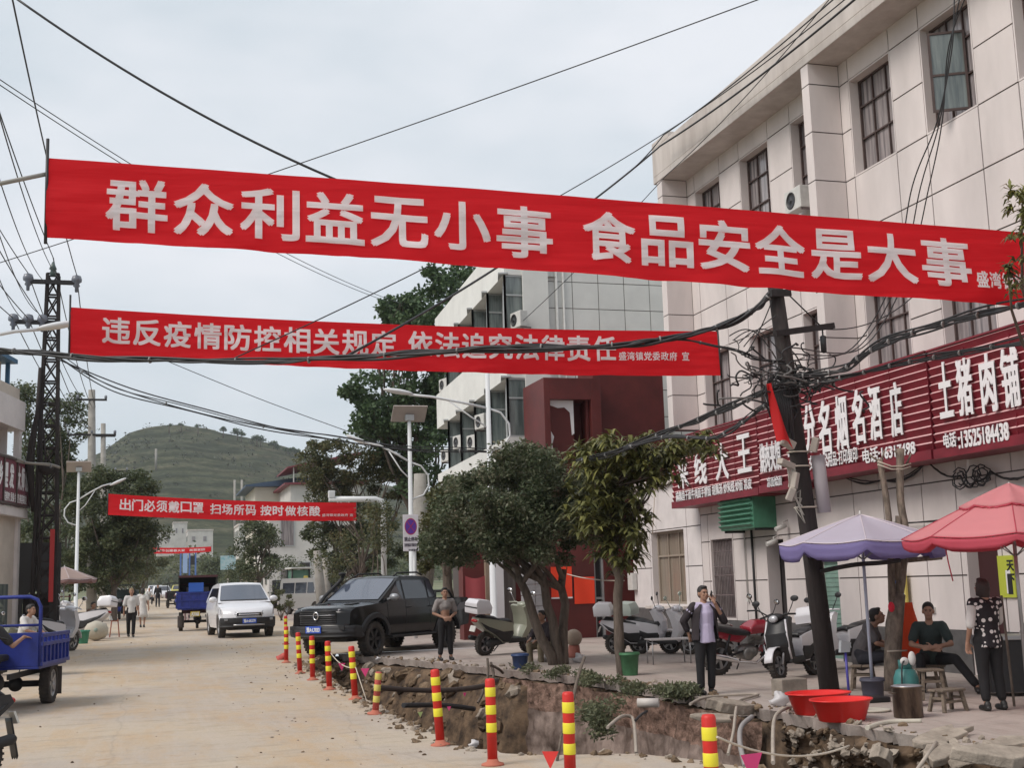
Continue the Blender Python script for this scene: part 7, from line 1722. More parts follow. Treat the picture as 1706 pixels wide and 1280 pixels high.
# trike driver and the people on the left
p = Vector(tk.location)
m_ = heading(rzt) 
person('driver in dark shirt reaching back over the blue tricycle panel', p+m_ @ Vector((.38, 0, .32)), rzt+R(90), 1.68, SIT, dict(elL=(.36, -.02, .66), wrL=(.44, .30, .78), hdL=(.35, .9, -.1)), top=cloth('charcoal_shirt', (.035, .035, .04)), bottom=M_trou, sleeve=.6, vox=.011)
person('person in white shirt sitting on a scooter behind the left tricycle', on(aY(38, 1050, 29).x, 29, .28), R(60), 1.66, SIT, None, top=M_whitet, bottom=M_navy, sleeve=.7, vox=.013)
person('person in brown top sitting by the left kerb near the beige drum', on(aY(150, 1030, 50).x, 50), R(40), 1.66, SIT, None, top=cloth('brown_shirt', (.17, .11, .08)), bottom=M_navy, sleeve=1.4, vox=.016)
person('person in maroon clothes walking beside the blue box tricycle', G(311, 1038), R(170), 1.62, STAND, dict(anL=(.08, -.1, .09), anR=(-.08, .1, .09)), top=cloth('maroon_coat', (.10, .03, .045)), bottom=cloth('pinkish_trousers', (.35, .25, .25)), sleeve=1.7, hem=.7, vox=.016)
person('rider with a white cap far up the road beside the walkers', on(aY(248, 990, 95).x, 95, .25), R(8), 1.68, SIT, None, top=M_whitet, bottom=M_navy, hair=M_whitet, sleeve=1.2, vox=.02)
person('person in dark clothes far up the road left of the tricycles', on(aY(263, 985, 98).x, 98), R(5), 1.66, STAND, None, top=M_trou, bottom=M_navy, sleeve=1.5, vox=.02)
# ------------------------------------------------------------------ scooters and motorcycles
M_scw = mat('white_scooter_plastic', (.66, .65, .68), .28, coat=.3); M_scg = mat('greenish_grey_plastic', (.26, .27, .21), .3, coat=.4); M_seat = mat('black_vinyl', (.016, .016, .018), .45)
def mirror(t, s, x=.36, z=1.0, m=None, h=.22, lens=None):
    mb = MB(); mb.tube([(x, s*.22, z), (x-.02, s*.30, z+h*.6), (x-.04, s*.34, z+h)], .008, 6); mb.ell((x-.04, s*.36, z+h+.02), (.02, .075, .05), 12, 8); mm = mb.build('mirror', m or M_blk, t)
    MB().ell((x-.056, s*.36, z+h+.02), (.008, .062, .04), 12, 8).build('mirror_glass', M_chrome, mm)
def scooter(label, x, y, rz, m, box=None, dark_front=False, mirm=None, big=1.0, lean=7, group='scooters and motorcycles parked on the pavement'):
    t = thing('scooter', label, 'scooter', on(x, y), rz, group); t.rotation_euler = (R(lean), 0, rz); t.scale = (big, big, big)
    fm = M_seat if dark_front else m
    mb = MB(); shell(mb, [(.40, .26), (.47, .28), (.60, .52), (.60, .74), (.50, .92), (.40, 1.00), (.33, .97), (.42, .78), (.46, .58), (.36, .34)], .21, lambda x, y, z: (x-.35*(y/.21)**2*.22, y*(.62+.38*math.sin(min(1, max(0, (z-.22)/.62))*math.pi*.62)), z), 0, (.07, .08)); sharp(mb.build('front_shield', fm, t), 40)
    if dark_front:
        mb = MB(); mb.tube([(.44, -.17, .95), (.52, -.20, .72), (.50, -.19, .48), (.40, -.15, .30)], .018, 6).tube([(.44, .17, .95), (.52, .20, .72), (.50, .19, .48), (.40, .15, .30)], .018, 6); mb.build('shield_trim', M_scw, t)
    mb = MB(); shell(mb, [(.44, .25), (.42, .34), (-.05, .35), (-.05, .24)], .17, lambda x, y, z: (x, y, z), 0, (.2, .2)); mb.build('footboard', M_trim, t, bevel=.015)
    mb = MB(); shell(mb, [(-.02, .25), (.04, .45), (.0, .66), (-.2, .70), (-.60, .76), (-.86, .78), (-.90, .70), (-.72, .55), (-.45, .42), (-.22, .26)], .19, lambda x, y, z: (x, y*(1-.45*max(0, (-x-.3)/.6)**1.4)*(1-.25*max(0, (.5-z)/.3)), z), 0, (.1, .07)); sharp(mb.build('tail_body', m, t), 40)
    mb = MB(); shell(mb, [(-.04, .27), (.03, .44), (.0, .50), (-.25, .49), (-.62, .60), (-.84, .70), (-.70, .56), (-.45, .43), (-.22, .28)], .198, lambda x, y, z: (x, y*(1-.42*max(0, (-x-.3)/.6)**1.4)*(1-.2*max(0, (.5-z)/.3)), z), 0, (.1, .07)); mb.build('side_panel', M_trim, t)
    mb = MB(); shell(mb, [(.02, .665), (-.02, .74), (-.30, .745), (-.42, .80), (-.76, .845), (-.82, .80), (-.60, .762), (-.2, .702)], .15, lambda x, y, z: (x, y*(1-.35*max(0, (-x-.4)/.45)), z-.03*(y/.15)**2), 0, (.09, .05)); mb.build('seat', M_seat, t)
    mb = MB(); mb.tube([(.34, -.33, 1.02), (.40, -.18, 1.04), (.44, 0, 1.0), (.40, .18, 1.04), (.34, .33, 1.02)], .016, 8); mb.ell((.42, 0, 1.0), (.11, .15, .07), 14, 10); mb.build('handlebar', M_trim if dark_front else m, t)
    MB().ell((.52, 0, .98), (.05, .085, .06), 12, 8).build('headlight', M_lens, t)
    mirror(t, -1, .40, 1.03, mirm); mirror(t, 1, .40, 1.03, mirm)
    mb = MB()
    for s in (-1, 1): mb.tube([(.44, s*.075, .55), (.62, s*.085, .24)], .022, 8)
    mb.build('fork', M_alloy, t)
    mb = MB(); mb.grid(10, 4, lambda u, v: (.64+.285*math.cos(R(10+150*u)), (v-.5)*.15, .245+.285*math.sin(R(10+150*u)))); mb.build('front_mudguard', m, t, solid=.012)
    wheel(t, .64, 0, .235, .10, M_alloy, 5); wheel(t, -.58, 0, .235, .11, M_alloy, 5)
    mb = MB(); mb.caps((-.12, -.05, .30), (-.58, -.11, .25), .085, .07, 10); mb.caps((-.35, .13, .27), (-.85, .15, .36), .04, .055, 10); mb.build('engine', M_trim, t)
    mb = MB(); mb.tube([(-.05, .1, .24), (-.1, .26, .02)], .012, 6); mb.build('side_stand', M_trim, t)
    MB().ell((-.90, 0, .72), (.035, .10, .035), 10, 8).build('tail_light', mat('red_lens', (.35, .01, .01), .2), t)
    mb = MB(); mb.box((-.93, 0, .56), (.02, .16, .12), 0, (0, R(20), 0)); mb.build('number_plate', M_acw, t)
    if box:
        bx = MB(); shell(bx, [(-.62, .87), (-.60, 1.0), (-.66, 1.14), (-.95, 1.16), (-1.02, 1.08), (-1.0, .87)], .20, lambda x, y, z: (x, y*(1-.2*max(0, (z-1.0)/.16)), z), 0, (.1, .06)); q = bx.build('rear_box', box, t, bevel=.01)
        mb = MB(); mb.b2((-1.015, -.195, .985), (-.605, .195, 1.01)); mb.build('box_seam', M_blk, q)
    return t
def motorcycle(label, x, y, rz, m, lean=8, group='scooters and motorcycles parked on the pavement'):
    t = thing('motorcycle', label, 'motorcycle', on(x, y), rz, group); t.rotation_euler = (R(lean), 0, rz)
    wheel(t, .66, 0, .30, .085, M_alloy, 5); wheel(t, -.62, 0, .29, .10, M_alloy, 5)
    mb = MB()
    for s in (-1, 1): mb.tube([(.66, s*.075, .30), (.46, s*.075, .92)], .022, 8).tube([(-.62, s*.09, .29), (-.1, s*.09, .42)], .02, 6).tube([(-.55, s*.10, .40), (-.48, s*.10, .70)], .028, 8)
    mb.tube([(.47, 0, .88), (.1, 0, .74), (-.2, 0, .68), (-.75, 0, .74)], .03, 8).tube([(.45, 0, .82), (.22, 0, .42), (-.15, 0, .34), (-.2, 0, .66)], .024, 8); mb.build('frame', M_trim, t)
    mb = MB(); shell(mb, [(.40, .72), (.44, .82), (.34, .93), (.12, .92), (-.04, .80), (-.02, .70)], .15, lambda x, y, z: (x, y*math.sin(max(.2, min(1, (.97-z)/.16))*1.45), z), 0, (.06, .04)); mb.build('tank', m, t)
    mb = MB(); shell(mb, [(-.02, .76), (-.2, .79), (-.75, .87), (-.8, .82), (-.4, .73), (-.05, .70)], .13, lambda x, y, z: (x, y, z-.03*(y/.13)**2), 0, (.1, .05)); mb.build('seat', M_seat, t)
    mb = MB(); shell(mb, [(-.1, .66), (-.12, .74), (-.5, .76), (-.9, .80), (-.92, .74), (-.5, .60), (-.25, .56)], .115, lambda x, y, z: (x, y*(1-.4*max(0, (-x-.5)/.4)), z), 0, (.1, .05)); mb.build('side_panel', m, t)
    mb = MB(); mb.caps((.1, 0, .38), (-.12, 0, .40), .13, .12, 12)
    for k in range(6): mb.b2((.10, -.11, .50+.025*k), (.30, .11, .512+.025*k))
    mb.lathe([(.02, -.16), (.11, -.16), (.12, -.13), (.12, .13), (.11, .16), (.02, .16)], 18, 0, True, Matrix.Translation((-.05, 0, .36)) @ Matrix.Rotation(R(90), 4, 'X')); mb.build('engine', mat('engine_alloy', (.22, .21, .20), .4, .6), t)
    mb = MB(); mb.tube([(.30, -.1, .5), (.34, -.14, .32), (.1, -.16, .20), (-.3, -.17, .24), (-.4, -.18, .28), (-.95, -.2, .40), (-1.0, -.2, .41)], [.02, .022, .022, .024, .05, .06, .04], 10); mb.build('exhaust', M_chrome, t)
    mb = MB(); mb.tube([(.30, -.36, 1.02), (.40, -.2, 1.05), (.46, 0, .98), (.40, .2, 1.05), (.30, .36, 1.02)], .014, 8); mb.build('handlebar', M_trim, t)
    mb = MB(); mb.ell((.58, 0, .90), (.09, .10, .10), 14, 10); mb.build('headlight', m, t); MB().ell((.64, 0, .90), (.045, .085, .085), 12, 8).build('headlight_lens', M_lens, t)
    for z, a, b_ in ((.30, 20, 150),):
        mb = MB(); mb.grid(10, 4, lambda u, v: (.66+.345*math.cos(R(a+b_*u)), (v-.5)*.12, .30+.345*math.sin(R(a+b_*u)))); mb.build('front_mudguard', m, t, solid=.01)
    mb = MB(); mb.grid(10, 4, lambda u, v: (-.62+.35*math.cos(R(40+120*u)), (v-.5)*.14, .30+.35*math.sin(R(40+120*u)))); mb.build('rear_mudguard', M_trim, t, solid=.01)
    mb = MB(); mb.tube([(-.45, -.13, .86), (-.6, -.14, .92), (-.9, -.12, .95), (-.92, 0, .95), (-.9, .12, .95), (-.6, .14, .92), (-.45, .13, .86)], .014, 8); mb.build('grab_rail', M_chrome, t)
    mirror(t, -1, .38, 1.04); mirror(t, 1, .38, 1.04); MB().tube([(-.02, .1, .3), (.06, .3, .01)], .014, 6).build('side_stand', M_trim, t); return t
def at(px, py): q = G(px, py); return q.x, q.y
x, y = at(842, 1090); scooter('grey green scooter with a white topped rear box beside the pickup tail', x, y, R(26), M_scg, M_scw, mirm=M_chrome, big=1.12)
x, y = at(1070, 1090); scooter('white scooter with a large rear box nearest the thin tree', x, y, R(-32), M_scw, M_scw, big=1.0)
x, y = at(1108, 1092); scooter('white scooter with a green seat box and round white front behind the folding table', x+.1, y+.3, R(-50), M_scw, mat('white_green_box', (.50, .56, .50), .4), mirm=mat('green_white_mirror', (.45, .52, .44), .4))
x, y = at(1242, 1122); motorcycle('red motorcycle standing behind the man with the phone', x, y, R(14), mat('metallic_red_paint', (.28, .02, .035), .25, coat=.5))
x, y = at(1322, 1132); scooter('white scooter with a black front shield left of the black pole', x+.2, y+.2, R(214), M_scw, M_scw, dark_front=True, big=1.0)
x, y = at(1420, 1118); scooter('white electric scooter half hidden behind the black pole', x+.2, y+.5, R(200), M_scw, None, big=1.0)
x, y = at(1310, 1080); scooter('dark scooter by the open doorway', x+.2, y+.8, R(150), M_seat, None)
scooter('white scooter with a bulbous white box beyond the left green bucket', aY(128, 1055, 46).x, 46, R(155), M_scw, M_scw, big=1.25, group='scooters by the left kerb')
scooter('white scooter with raised front fairing near the left tricycle', aY(92, 1060, 38).x, 38, R(60), M_scw, None, mirm=M_scw, big=1.2, group='scooters by the left kerb')
scooter('grey scooter under the person in the white shirt on the left', aY(38, 1060, 29).x, 29, R(150), M_scg, None, group='scooters by the left kerb')
t = scooter('dark scooter at the lower left corner showing its torn rear mudflap', 0, 0, 0, M_seat, None, group='scooters by the left kerb'); q = G(-150, 1318); t.location = q; t.rotation_euler = (R(5), 0, R(205))
mb = MB(); mb.grid(6, 8, lambda u, v: (-.88-.06*v, (u-.5)*.17, .56-.36*v-(.03*((int(u*6) % 2)) if v > .95 else 0))); mb.build('mudflap', M_blk, t, solid=.01)

# ------------------------------------------------------------------ red and yellow warning posts
M_pr = mat('red_post_plastic', (.62, .022, .015), .5, var=.2, vs=6); M_py = mat('reflective_yellow', (.80, .70, .04), .35); M_pold = mat('faded_post_plastic', (.58, .10, .08), .65, var=.3, vs=5)
def post(label, base, h=.80, lean=(0, 0), old=False):
    t = thing('warning_post', label, 'post', base, 0, 'red and yellow warning posts along the trench'); t.rotation_euler = (R(lean[0]), R(lean[1]), 0); pr = M_pold if old else M_pr
    r = .048 if not old else .045
    MB().lathe([(r*1.0, .03), (r, h-.02), (r*.85, h), (r*.4, h+.004)], 18, 0, True).build('shaft', pr, t)
    MB().lathe([(.11, 0), (.105, .018), (.06, .032), (r+.002, .06)], 20, 0, True).build('foot', mat('dusty_red_foot', (.45, .14, .09), .8), t)
    for k in range(3):
        z = h-.165-.165*k if not old else h-.10-.15*k
        MB().lathe([(r+.0015, z), (r+.003, z+.004), (r+.003, z+.082), (r+.0015, z+.086)], 18, 0, True).build('reflective_band', M_py if not old else mat('faded_yellow_band', (.62, .52, .12), .5), t)
    return t
PP = [(1191, 1402, 'nearest post cut by the lower edge with a white cord tied on', (0, 0)), (951, 1322, 'second nearest red and yellow post beside the bent twig', (1, 0)), (821, 1276, 'upright post standing left of the earth heap in the trench', (0, -.5)), (734, 1243, 'leaning post right of the old tilted cone post', (0, -3.5)), (592, 1166, 'post beside the pink pennant and the cord', (0, -4)), (549, 1150, 'post with a cord tied on beneath the pickup bumper', (0, -2)), (521, 1134, 'post standing in line with the pickup front wheel', (0, -1)), (500, 1123, 'post just right of the fallen post foot', (0, -3)), (477, 1105, 'post with the fallen red foot beside it', (0, 0)), (476, 1074, 'small farthest post right of the white car', (0, 0))]
posts = [post(lab, G(px, py), .80, ln) for px, py, lab, ln in PP]
post('old faded tilted post with a flared red foot', G(625, 1191), .56, (4, 5), True)
MB_ = MB(); MB_.lathe([(.12, 0), (.10, .02), (.07, .16), (.05, .20)], 16, 0, True); o = MB_.build('post_foot', M_pold); o.location = G(466, 1100); o.rotation_euler = (R(50), 0, R(60)); tag(o, 'fallen red post foot lying on the road edge', 'post foot')
M_pink = mat('pink_pennant', (.72, .06, .22), .7)
def pennant(label, p, s=.14, m=None, rz=0, tilt=0): 
    o = MB().prism([(-s*.6, 0), (s*.6, 0), (0, -s*1.2)], .004).build('pennant', m or M_pink); o.location = p; o.rotation_euler = (R(90+tilt), 0, R(rz)); tag(o, label, 'pennant', 'pennants on the barrier cords')
a_, b_, c_ = Vector(posts[5].location)+Vector((.02, -.05, .60)), Vector(posts[4].location)+Vector((0, -.06, .48)), G(612, 1172)
cord('cord', 'pale cord slung between two posts and down to the ground', cat_(a_, b_, .08, 12)+[c_], .008, M_rope)
pennant('pink pennant near the middle of the pale cord', a_.lerp(b_, .45)-Vector((0, .02, .06)), .10, None, 10); pennant('bright pink bag like pennant right of the corded post', b_+Vector((.14, -.02, -.02)), .11, None, -20, 10)
a_ = Vector(posts[0].location)+Vector((.03, -.05, .66)); cord('cord', 'white cord running right from the nearest post', cat_(a_, G(1420, 1320)+Vector((0, 0, .35)), .1, 14), .008, M_rope); pennant('bright pink pennant hanging beside the nearest post', a_.lerp(G(1420, 1320), .22)+Vector((0, 0, -.02)), .16, None, 15)
pennant('small red pennant lying tilted left of the second nearest post', G(918, 1285)+Vector((0, 0, .17)), .13, M_pr, -30, -10)
pennant('small pale green pennant low in the trench', aY(700, 1187, 17)+Vector((0, 0, 0)), .06, mat('pale_green_pennant', (.45, .52, .2), .7), 5); pennant('small pink pennant low over the black pipe', aY(748, 1178, 17.5), .05, None, -5); pennant('pink scrap on the earth face of the trench', aY(774, 1155, 19), .05, None, 20)
# ------------------------------------------------------------------ pipes, hoses and sticks about the trench
M_hose = mat('dirty_pale_hose', (.42, .36, .30), .7, var=.2, vs=6)
def T_(px, py, Y): return aY(px, py, Y)
cord('pipe', 'black plastic pipe slung across the trench', bez([T_(628, 1146, 19.0), T_(680, 1150, 19.5), T_(740, 1151, 20), T_(800, 1145, 20.6), T_(828, 1134, 21.2)]), .045, mat('black_brown_pipe', (.06, .045, .04), .6), 'pipe')
cord('pipe', 'lower black pipe half buried in the trench', bez([T_(672, 1176, 18.2), T_(740, 1176, 18.8), T_(790, 1182, 19.2)]), .04, M_blk, 'pipe')
cord('hose', 'grey hose with a fork hanging down the concrete face', bez([T_(1012, 1213, 14.6), T_(1033, 1196, 15.0), T_(1048, 1194, 15.2), T_(1056, 1205, 15.1), T_(1060, 1256, 14.6)]), .022, M_hose, 'hose')
cord('hose', 'black branch of the forked hose', bez([T_(1058, 1202, 15.1), T_(1068, 1192, 15.4), T_(1078, 1186, 15.6)]), .018, M_blk, 'hose')
cord('hose', 'pale hose looping on the pavement and down into the trench', bez([G(1150, 1178)+Vector((0, 0, .03)), G(1180, 1166)+Vector((0, 0, .03)), G(1262, 1161)+Vector((0, 0, .03)), G(1232, 1172)+Vector((0, 0, .03)), T_(1226, 1185, 14.9), T_(1222, 1220, 14.0), T_(1213, 1258, 13.3)]), .02, M_hose, 'hose')
cord('hose', 'thick grey hose curving into the dark gap of the trench', bez([T_(1253, 1195, 14.2), T_(1235, 1212, 13.8), T_(1233, 1240, 13.2), T_(1242, 1278, 12.4)]), .03, mat('grey_hose', (.30, .28, .27), .6), 'hose')
cord('hose', 'pale hose arching from the red basin down to the road', bez([G(1325, 1180)+Vector((0, 0, .03)), T_(1300, 1186, 14.0), T_(1289, 1205, 13.4), T_(1288, 1272, 11.6)]), .022, M_hose, 'hose')
cord('hose', 'pale hose lying on the pavement before the steel pot', bez([G(1445, 1217)+Vector((0, 0, .02)), G(1480, 1207)+Vector((0, 0, .02)), G(1535, 1205)+Vector((0, 0, .02))]), .028, mat('cream_hose', (.52, .48, .40), .6), 'hose')
cord('stick', 'bent brown twig standing behind the second nearest post', bez([T_(955, 1166, 12.6), T_(960, 1140, 12.7), T_(968, 1112, 12.8), T_(974, 1096, 12.9)]), .018, M_bark, 'stick')
cord('stick', 'long thin stick leaning left of the second nearest post', [T_(926, 1282, 11.8), T_(936, 1222, 12.2), T_(941, 1190, 12.4)], .014, M_bark, 'stick')
cord('stick', 'grey stake leaning in the broken slabs at the lower right', [T_(1527, 1285, 10.6), T_(1560, 1238, 11.0)], .02, M_hose, 'stick')
for k, (a, b, lab) in enumerate((((808, 1150), (812, 1098), 'upright wooden stake at the corner of the trench'), ((820, 1140), (818, 1105), 'shorter wooden stake at the corner of the trench'), ((796, 1172), (806, 1140), 'crooked stick low at the corner of the trench'), ((816, 1108), (838, 1122), 'dark root arching at the corner of the trench'))):
    cord('stake', lab, bez([T_(*a, 22.5), T_((a[0]+b[0])/2+3, (a[1]+b[1])/2, 22.6), T_(*b, 22.8)]), .025, M_bark, 'stake')
o = MB().lathe([(.045, 0), (.06, 0), (.06, .28), (.045, .28)], 16, 0, True, None, True).build('pipe_stub', mat('old_white_pvc', (.55, .50, .46), .5)); o.location = T_(1062, 1172, 15.75); o.rotation_euler = (R(90), R(20), R(60)); tag(o, 'white pipe stub poking out of the concrete face', 'pipe')
# broken slabs sliding into the trench
g = random.Random(12)
def slab(label, px, py, w, d, h, rz, tx, ty, Y=None):
    p = G(px, py) if Y is None else aY(px, py, Y); n = 13; top = []
    for i in range(n): a = 2*math.pi*i/n+g.uniform(-.2, .2); top.append((math.cos(a)*w*g.uniform(.6, 1.2), math.sin(a)*d*g.uniform(.6, 1.2)))
    b_ = MB(); b_.prism(top, h); b_.v = [(x+.03*fb(x*5, y*5, z*9), y+.03*fb(x*5, z*5, 4), z+.025*fb(x*4, y*4, 7)) for x, y, z in b_.v]
    o = b_.build('broken_slab', M_slab, bevel=.012); o.location = p; o.rotation_euler = (R(tx), R(ty), R(rz)); tag(o, label, 'slab', 'broken concrete slabs in the trench')
slab('broad flat broken slab jutting from the pavement edge', 1575, 1232, .50, .20, .06, 20, 8, -4)
slab('thick pale broken slab at the lower right corner', 1665, 1270, .42, .18, .10, -10, 12, 6); slab('narrow pale slab behind the corner slab', 1690, 1244, .40, .13, .06, 5, 10, 0); slab('tilted dark edged slab left of the corner slab', 1575, 1262, .30, .15, .08, 25, 16, -10, 10.9)
slab('curved clay coloured slab piece below the weeds', 1215, 1186, .38, .16, .13, 10, 12, 8, 15.3); slab('flat ochre slab chip under the weeds', 1190, 1200, .34, .12, .05, -5, 12, 4, 15.0)
slab('rough lump of concrete low in the trench on the right', 1470, 1272, .14, .12, .12, 40, 10, 30, 11.3); slab('rough lump of concrete beside the leaning stake', 1605, 1282, .14, .11, .10, 70, -10, 20, 10.6)
# ------------------------------------------------------------------ the food stall
def parasol(label, base, R_, zr, za, m, under, val=.2, sides=8, cap=0.0, post=None, rz=.2, sagk=.10):
    t = thing('parasol', label, 'parasol', base, rz, 'stall parasols')
    MB().tube([(0, 0, .05), (0, 0, za-.02)], .022, 10).build('post', post or M_alloy, t)
    def cn(u, v, r0=0.0, r1=R_, z0=za, z1=zr):
        a = 2*math.pi*u; k = (u*sides) % 1; f = math.cos(math.pi/sides)/math.cos(2*math.pi/sides*(k-.5)); r = (r0+(r1-r0)*v)*f
        return (r*math.cos(a), r*math.sin(a), z0+(z1-z0)*v**1.08-sagk*math.sin(math.pi*k)*v*(1-v*.45)*.6-.0*v)
    mb = MB(); mb.grid(sides*8, 8, lambda u, v: cn(u, v)); mb.build('canopy', m, t, solid=.006)
    mb = MB(); mb.grid(sides*10, 3, lambda u, v: (lambda q, k: (q[0]*(1+.01*math.sin(u*150)*v), q[1]*(1+.01*math.sin(u*150)*v), q[2]-.012-val*v*(.55+.45*min(1, 6*min(k, 1-k)))))(cn(u, 1), (u*sides) % 1)); mb.build('valance', under, t, solid=.004)
    mb = MB()
    for i in range(sides):
        a = 2*math.pi*i/sides; mb.tube([(0, 0, za-.05), (R_*.97*math.cos(a), R_*.97*math.sin(a), zr-.03)], .008, 5).tube([(0, 0, zr-.25), (R_*.5*math.cos(a), R_*.5*math.sin(a), (za+zr)/2-.04)], .007, 5)
    mb.build('rib', M_alloy, t)
    mb = MB()
    for i in range(sides): mb.tube([tuple(Vector(cn(i/sides, v/6))+Vector((0, 0, .006))) for v in range(7)], .006, 4)
    mb.tube([(lambda q: (q[0]*1.004, q[1]*1.004, q[2]+.004))(cn(i/(sides*8), 1)) for i in range(sides*8+1)], .007, 4); mb.build('seam_piping', mat('pale_piping', (.70, .62, .66), .7) if not cap else under, t)
    if cap:
        mb = MB(); mb.grid(sides*8, 4, lambda u, v: (lambda q: (q[0], q[1], q[2]+.022))(cn(u, v, 0, R_*cap, za+.03, za+(zr-za)*cap*.86))); mb.build('vent_cap', m, t, solid=.005)
        mb = MB(); mb.grid(sides*10, 2, lambda u, v: (lambda q: (q[0], q[1], q[2]+.018-.035*v*(.6+.4*math.sin(u*220))))(cn(u, 1, 0, R_*cap, za+.03, za+(zr-za)*cap*.86))); mb.build('cap_fringe', under, t, solid=.004)
    MB().ell((0, 0, za+.02), (.02, .02, .04), 10, 8).build('finial', M_acw, t); return t
b = G(1440, 1163); k = b.y/FOC*1.03
M_lv = cloth_mat('lavender_canvas', (.72, .67, .76)); M_lvd = cloth_mat('violet_canvas_edge', (.33, .28, .55)); M_pk = cloth_mat('pink_canvas', (.80, .34, .36)); M_pkd = cloth_mat('deep_pink_canvas', (.68, .12, .17))
parasol('pale lavender parasol standing beside the leaning black pole', b+Vector((.14, 0, 0)), 1.14, 2.12, 2.50, M_lv, M_lvd, .21, 8, 0, mat('pale_blue_post', (.42, .45, .55), .4), .28)
b2 = G(1716, 1192); parasol('faded pink double layered parasol over the cook at the right edge', b2, 1.28, 2.08, 2.66, M_pk, M_pkd, .12, 8, .46, None, .15)
mb = MB(); p = b2+Vector((-1.02, -.1, 1.93)); mb.tube([p, p+Vector((.02, 0, -.15)), p+Vector((.06, 0, -.36))], .008, 5); mb.tube([p+Vector((.35, -.3, .30)), p+Vector((-.02, 0, .05))], .03, 6); tag(mb.build('umbrella_tie', M_pkd), 'dark tie hanging from the left corner of the pink parasol', 'tie')
cord('crossbar', 'dark branch tied level between the black pole and the pruned trunks', bez([G(1366, 1150)+Vector((0, -.15, 1.72)), aY(1420, 942, 15.6), aY(1470, 938, 15.6), aY(1498, 934, 15.8)]), .035, M_tar, 'branch')
cord('crossbar', 'pale pole end tied level beneath the lavender parasol on the right', [aY(1512, 934, 15.7), aY(1568, 929, 15.7)], .04, M_barkl, 'branch')
def bucket(label, p, r0, r1, h, m, rim=True, name='bucket', cat='bucket', rings=()):
    t = thing(name, label, cat, p); MB().lathe([(r0*.96, 0), (r0, .01), (r1, h), (r1*1.06, h), (r1*1.06, h+.02), (r1*.95, h+.02), (r0*.93, .02)], 24, 0, True).build('tub', m, t)
    if rim: MB().lathe([(r1*1.07, h-.03), (r1*1.10, h-.02), (r1*1.10, h+.005), (r1*1.065, h+.006)], 24, 0, True, None, True).build('rim', m, t)
    return t
M_gbin = mat('green_bin_plastic', (.06, .20, .09), .55, var=.35, vs=5)
bucket('green plastic bin at the foot of the big leaved tree', G(1050, 1126), .135, .17, .38, M_gbin); bucket('small green bucket on the left before the beige drum', G(138, 1073), .15, .20, .40, mat('sea_green_plastic', (.05, .26, .17), .5)); bucket('blue bucket on the corner of the trench', G(867, 1116), .13, .16, .28, mat('dull_blue_plastic', (.03, .06, .16), .5)); bucket('dark bucket holding the lavender parasol post', G(1440, 1163)+Vector((.14, 0, 0)), .14, .155, .24, mat('slate_bucket', (.07, .07, .10), .6))
M_rb = mat('bright_red_basin', (.70, .022, .018), .35)
def basin(label, p, r, h, rz, sx=1.0): 
    t = thing('basin', label, 'basin', p, rz, 'red plastic basins'); t.scale = (sx, .8, 1); MB().lathe([(r*.70, 0), (r*.74, .01), (r*.95, h*.95), (r*1.02, h), (r*1.02, h-.012), (r*1.0, h-.02), (r*.92, h*.92), (r*.69, .02)], 32, 0, True).build('tub', M_rb, t); return t
basin('large red plastic basin behind the other red basin', G(1365, 1190), .42, .26, .1); basin('red plastic basin standing in front at the pavement edge', G(1388, 1200)+Vector((.05, -.12, 0)), .40, .25, .3)
pt = thing('cooking_pot', 'tall brown stained steel cooking pot at the pavement edge', 'pot', G(1514, 1196)); M_pot = mat('smoked_steel', (.20, .15, .11), .35, .7, var=.6, vs=5, c2=(.05, .035, .03), stretch=(1.5, 1.5, .4))
MB().lathe([(.165, 0), (.17, .01), (.17, .34), (.185, .345), (.185, .36), (.16, .36), (.158, .33)], 30, 0, True).build('pot_body', M_pot, pt); MB().lathe([(.182, .361), (.15, .372), (.03, .376), (.001, .376)], 28, 0, True).build('lid', mat('grey_tin_lid', (.42, .42, .45), .3, .6), pt)
for s in (-1, 1): MB().tube([(s*.17, -.05, .29), (s*.22, -.03, .29), (s*.22, .03, .29), (s*.17, .05, .29)], .009, 6).build('handle', M_pot, pt)
o = MB().lathe([(.001, 0), (.21, .0), (.235, .015), (.23, .03), (.2, .022), (.001, .03)], 30, 0, True).build('round_board', mat('cream_board', (.56, .52, .44), .6, var=.1)); o.location = G(1452, 1186); o.rotation_euler = (0, 0, 0); tag(o, 'round cream board lying between the red basins and the pot', 'board')
gc = thing('gas_cylinder', 'teal gas cylinder topped with a white rag behind the pot', 'gas cylinder', G(1513, 1178)); MB().lathe([(.12, 0), (.13, .02), (.155, .08), (.16, .20), (.155, .36), (.12, .45), (.05, .49), (.02, .5)], 26, 0, True).build('tank', mat('teal_cylinder', (.045, .19, .18), .45, var=.3, vs=5), gc)
mb = MB(); mb.lathe([(.075, .46), (.085, .46), (.085, .58), (.075, .58)], 18, 0, True, None, True); mb.build('collar', mat('teal_cylinder', (.045, .19, .18), .45), gc); MB().cyl((0, 0, .48), (0, 0, .60), .02, n=8).build('valve', M_chrome, gc)
o = MB().ell((0, 0, 0), (.05, .04, .09), 12, 10).ell((-.10, .02, -.03), (.06, .035, .05), 12, 10).build('rag', M_whitet); o.location = G(1513, 1178)+Vector((.05, -.09, .60)); tag(o, 'white rag on top of the teal gas cylinder', 'rag')
cord('gas_hose', 'dark hose draped over the gas cylinder', bez([G(1513, 1178)+Vector((0, -.05, .60)), G(1513, 1178)+Vector((-.12, -.12, .52)), G(1513, 1178)+Vector((-.16, -.12, .2)), G(1490, 1180)+Vector((0, 0, .02))]), .012, M_blk, 'hose')
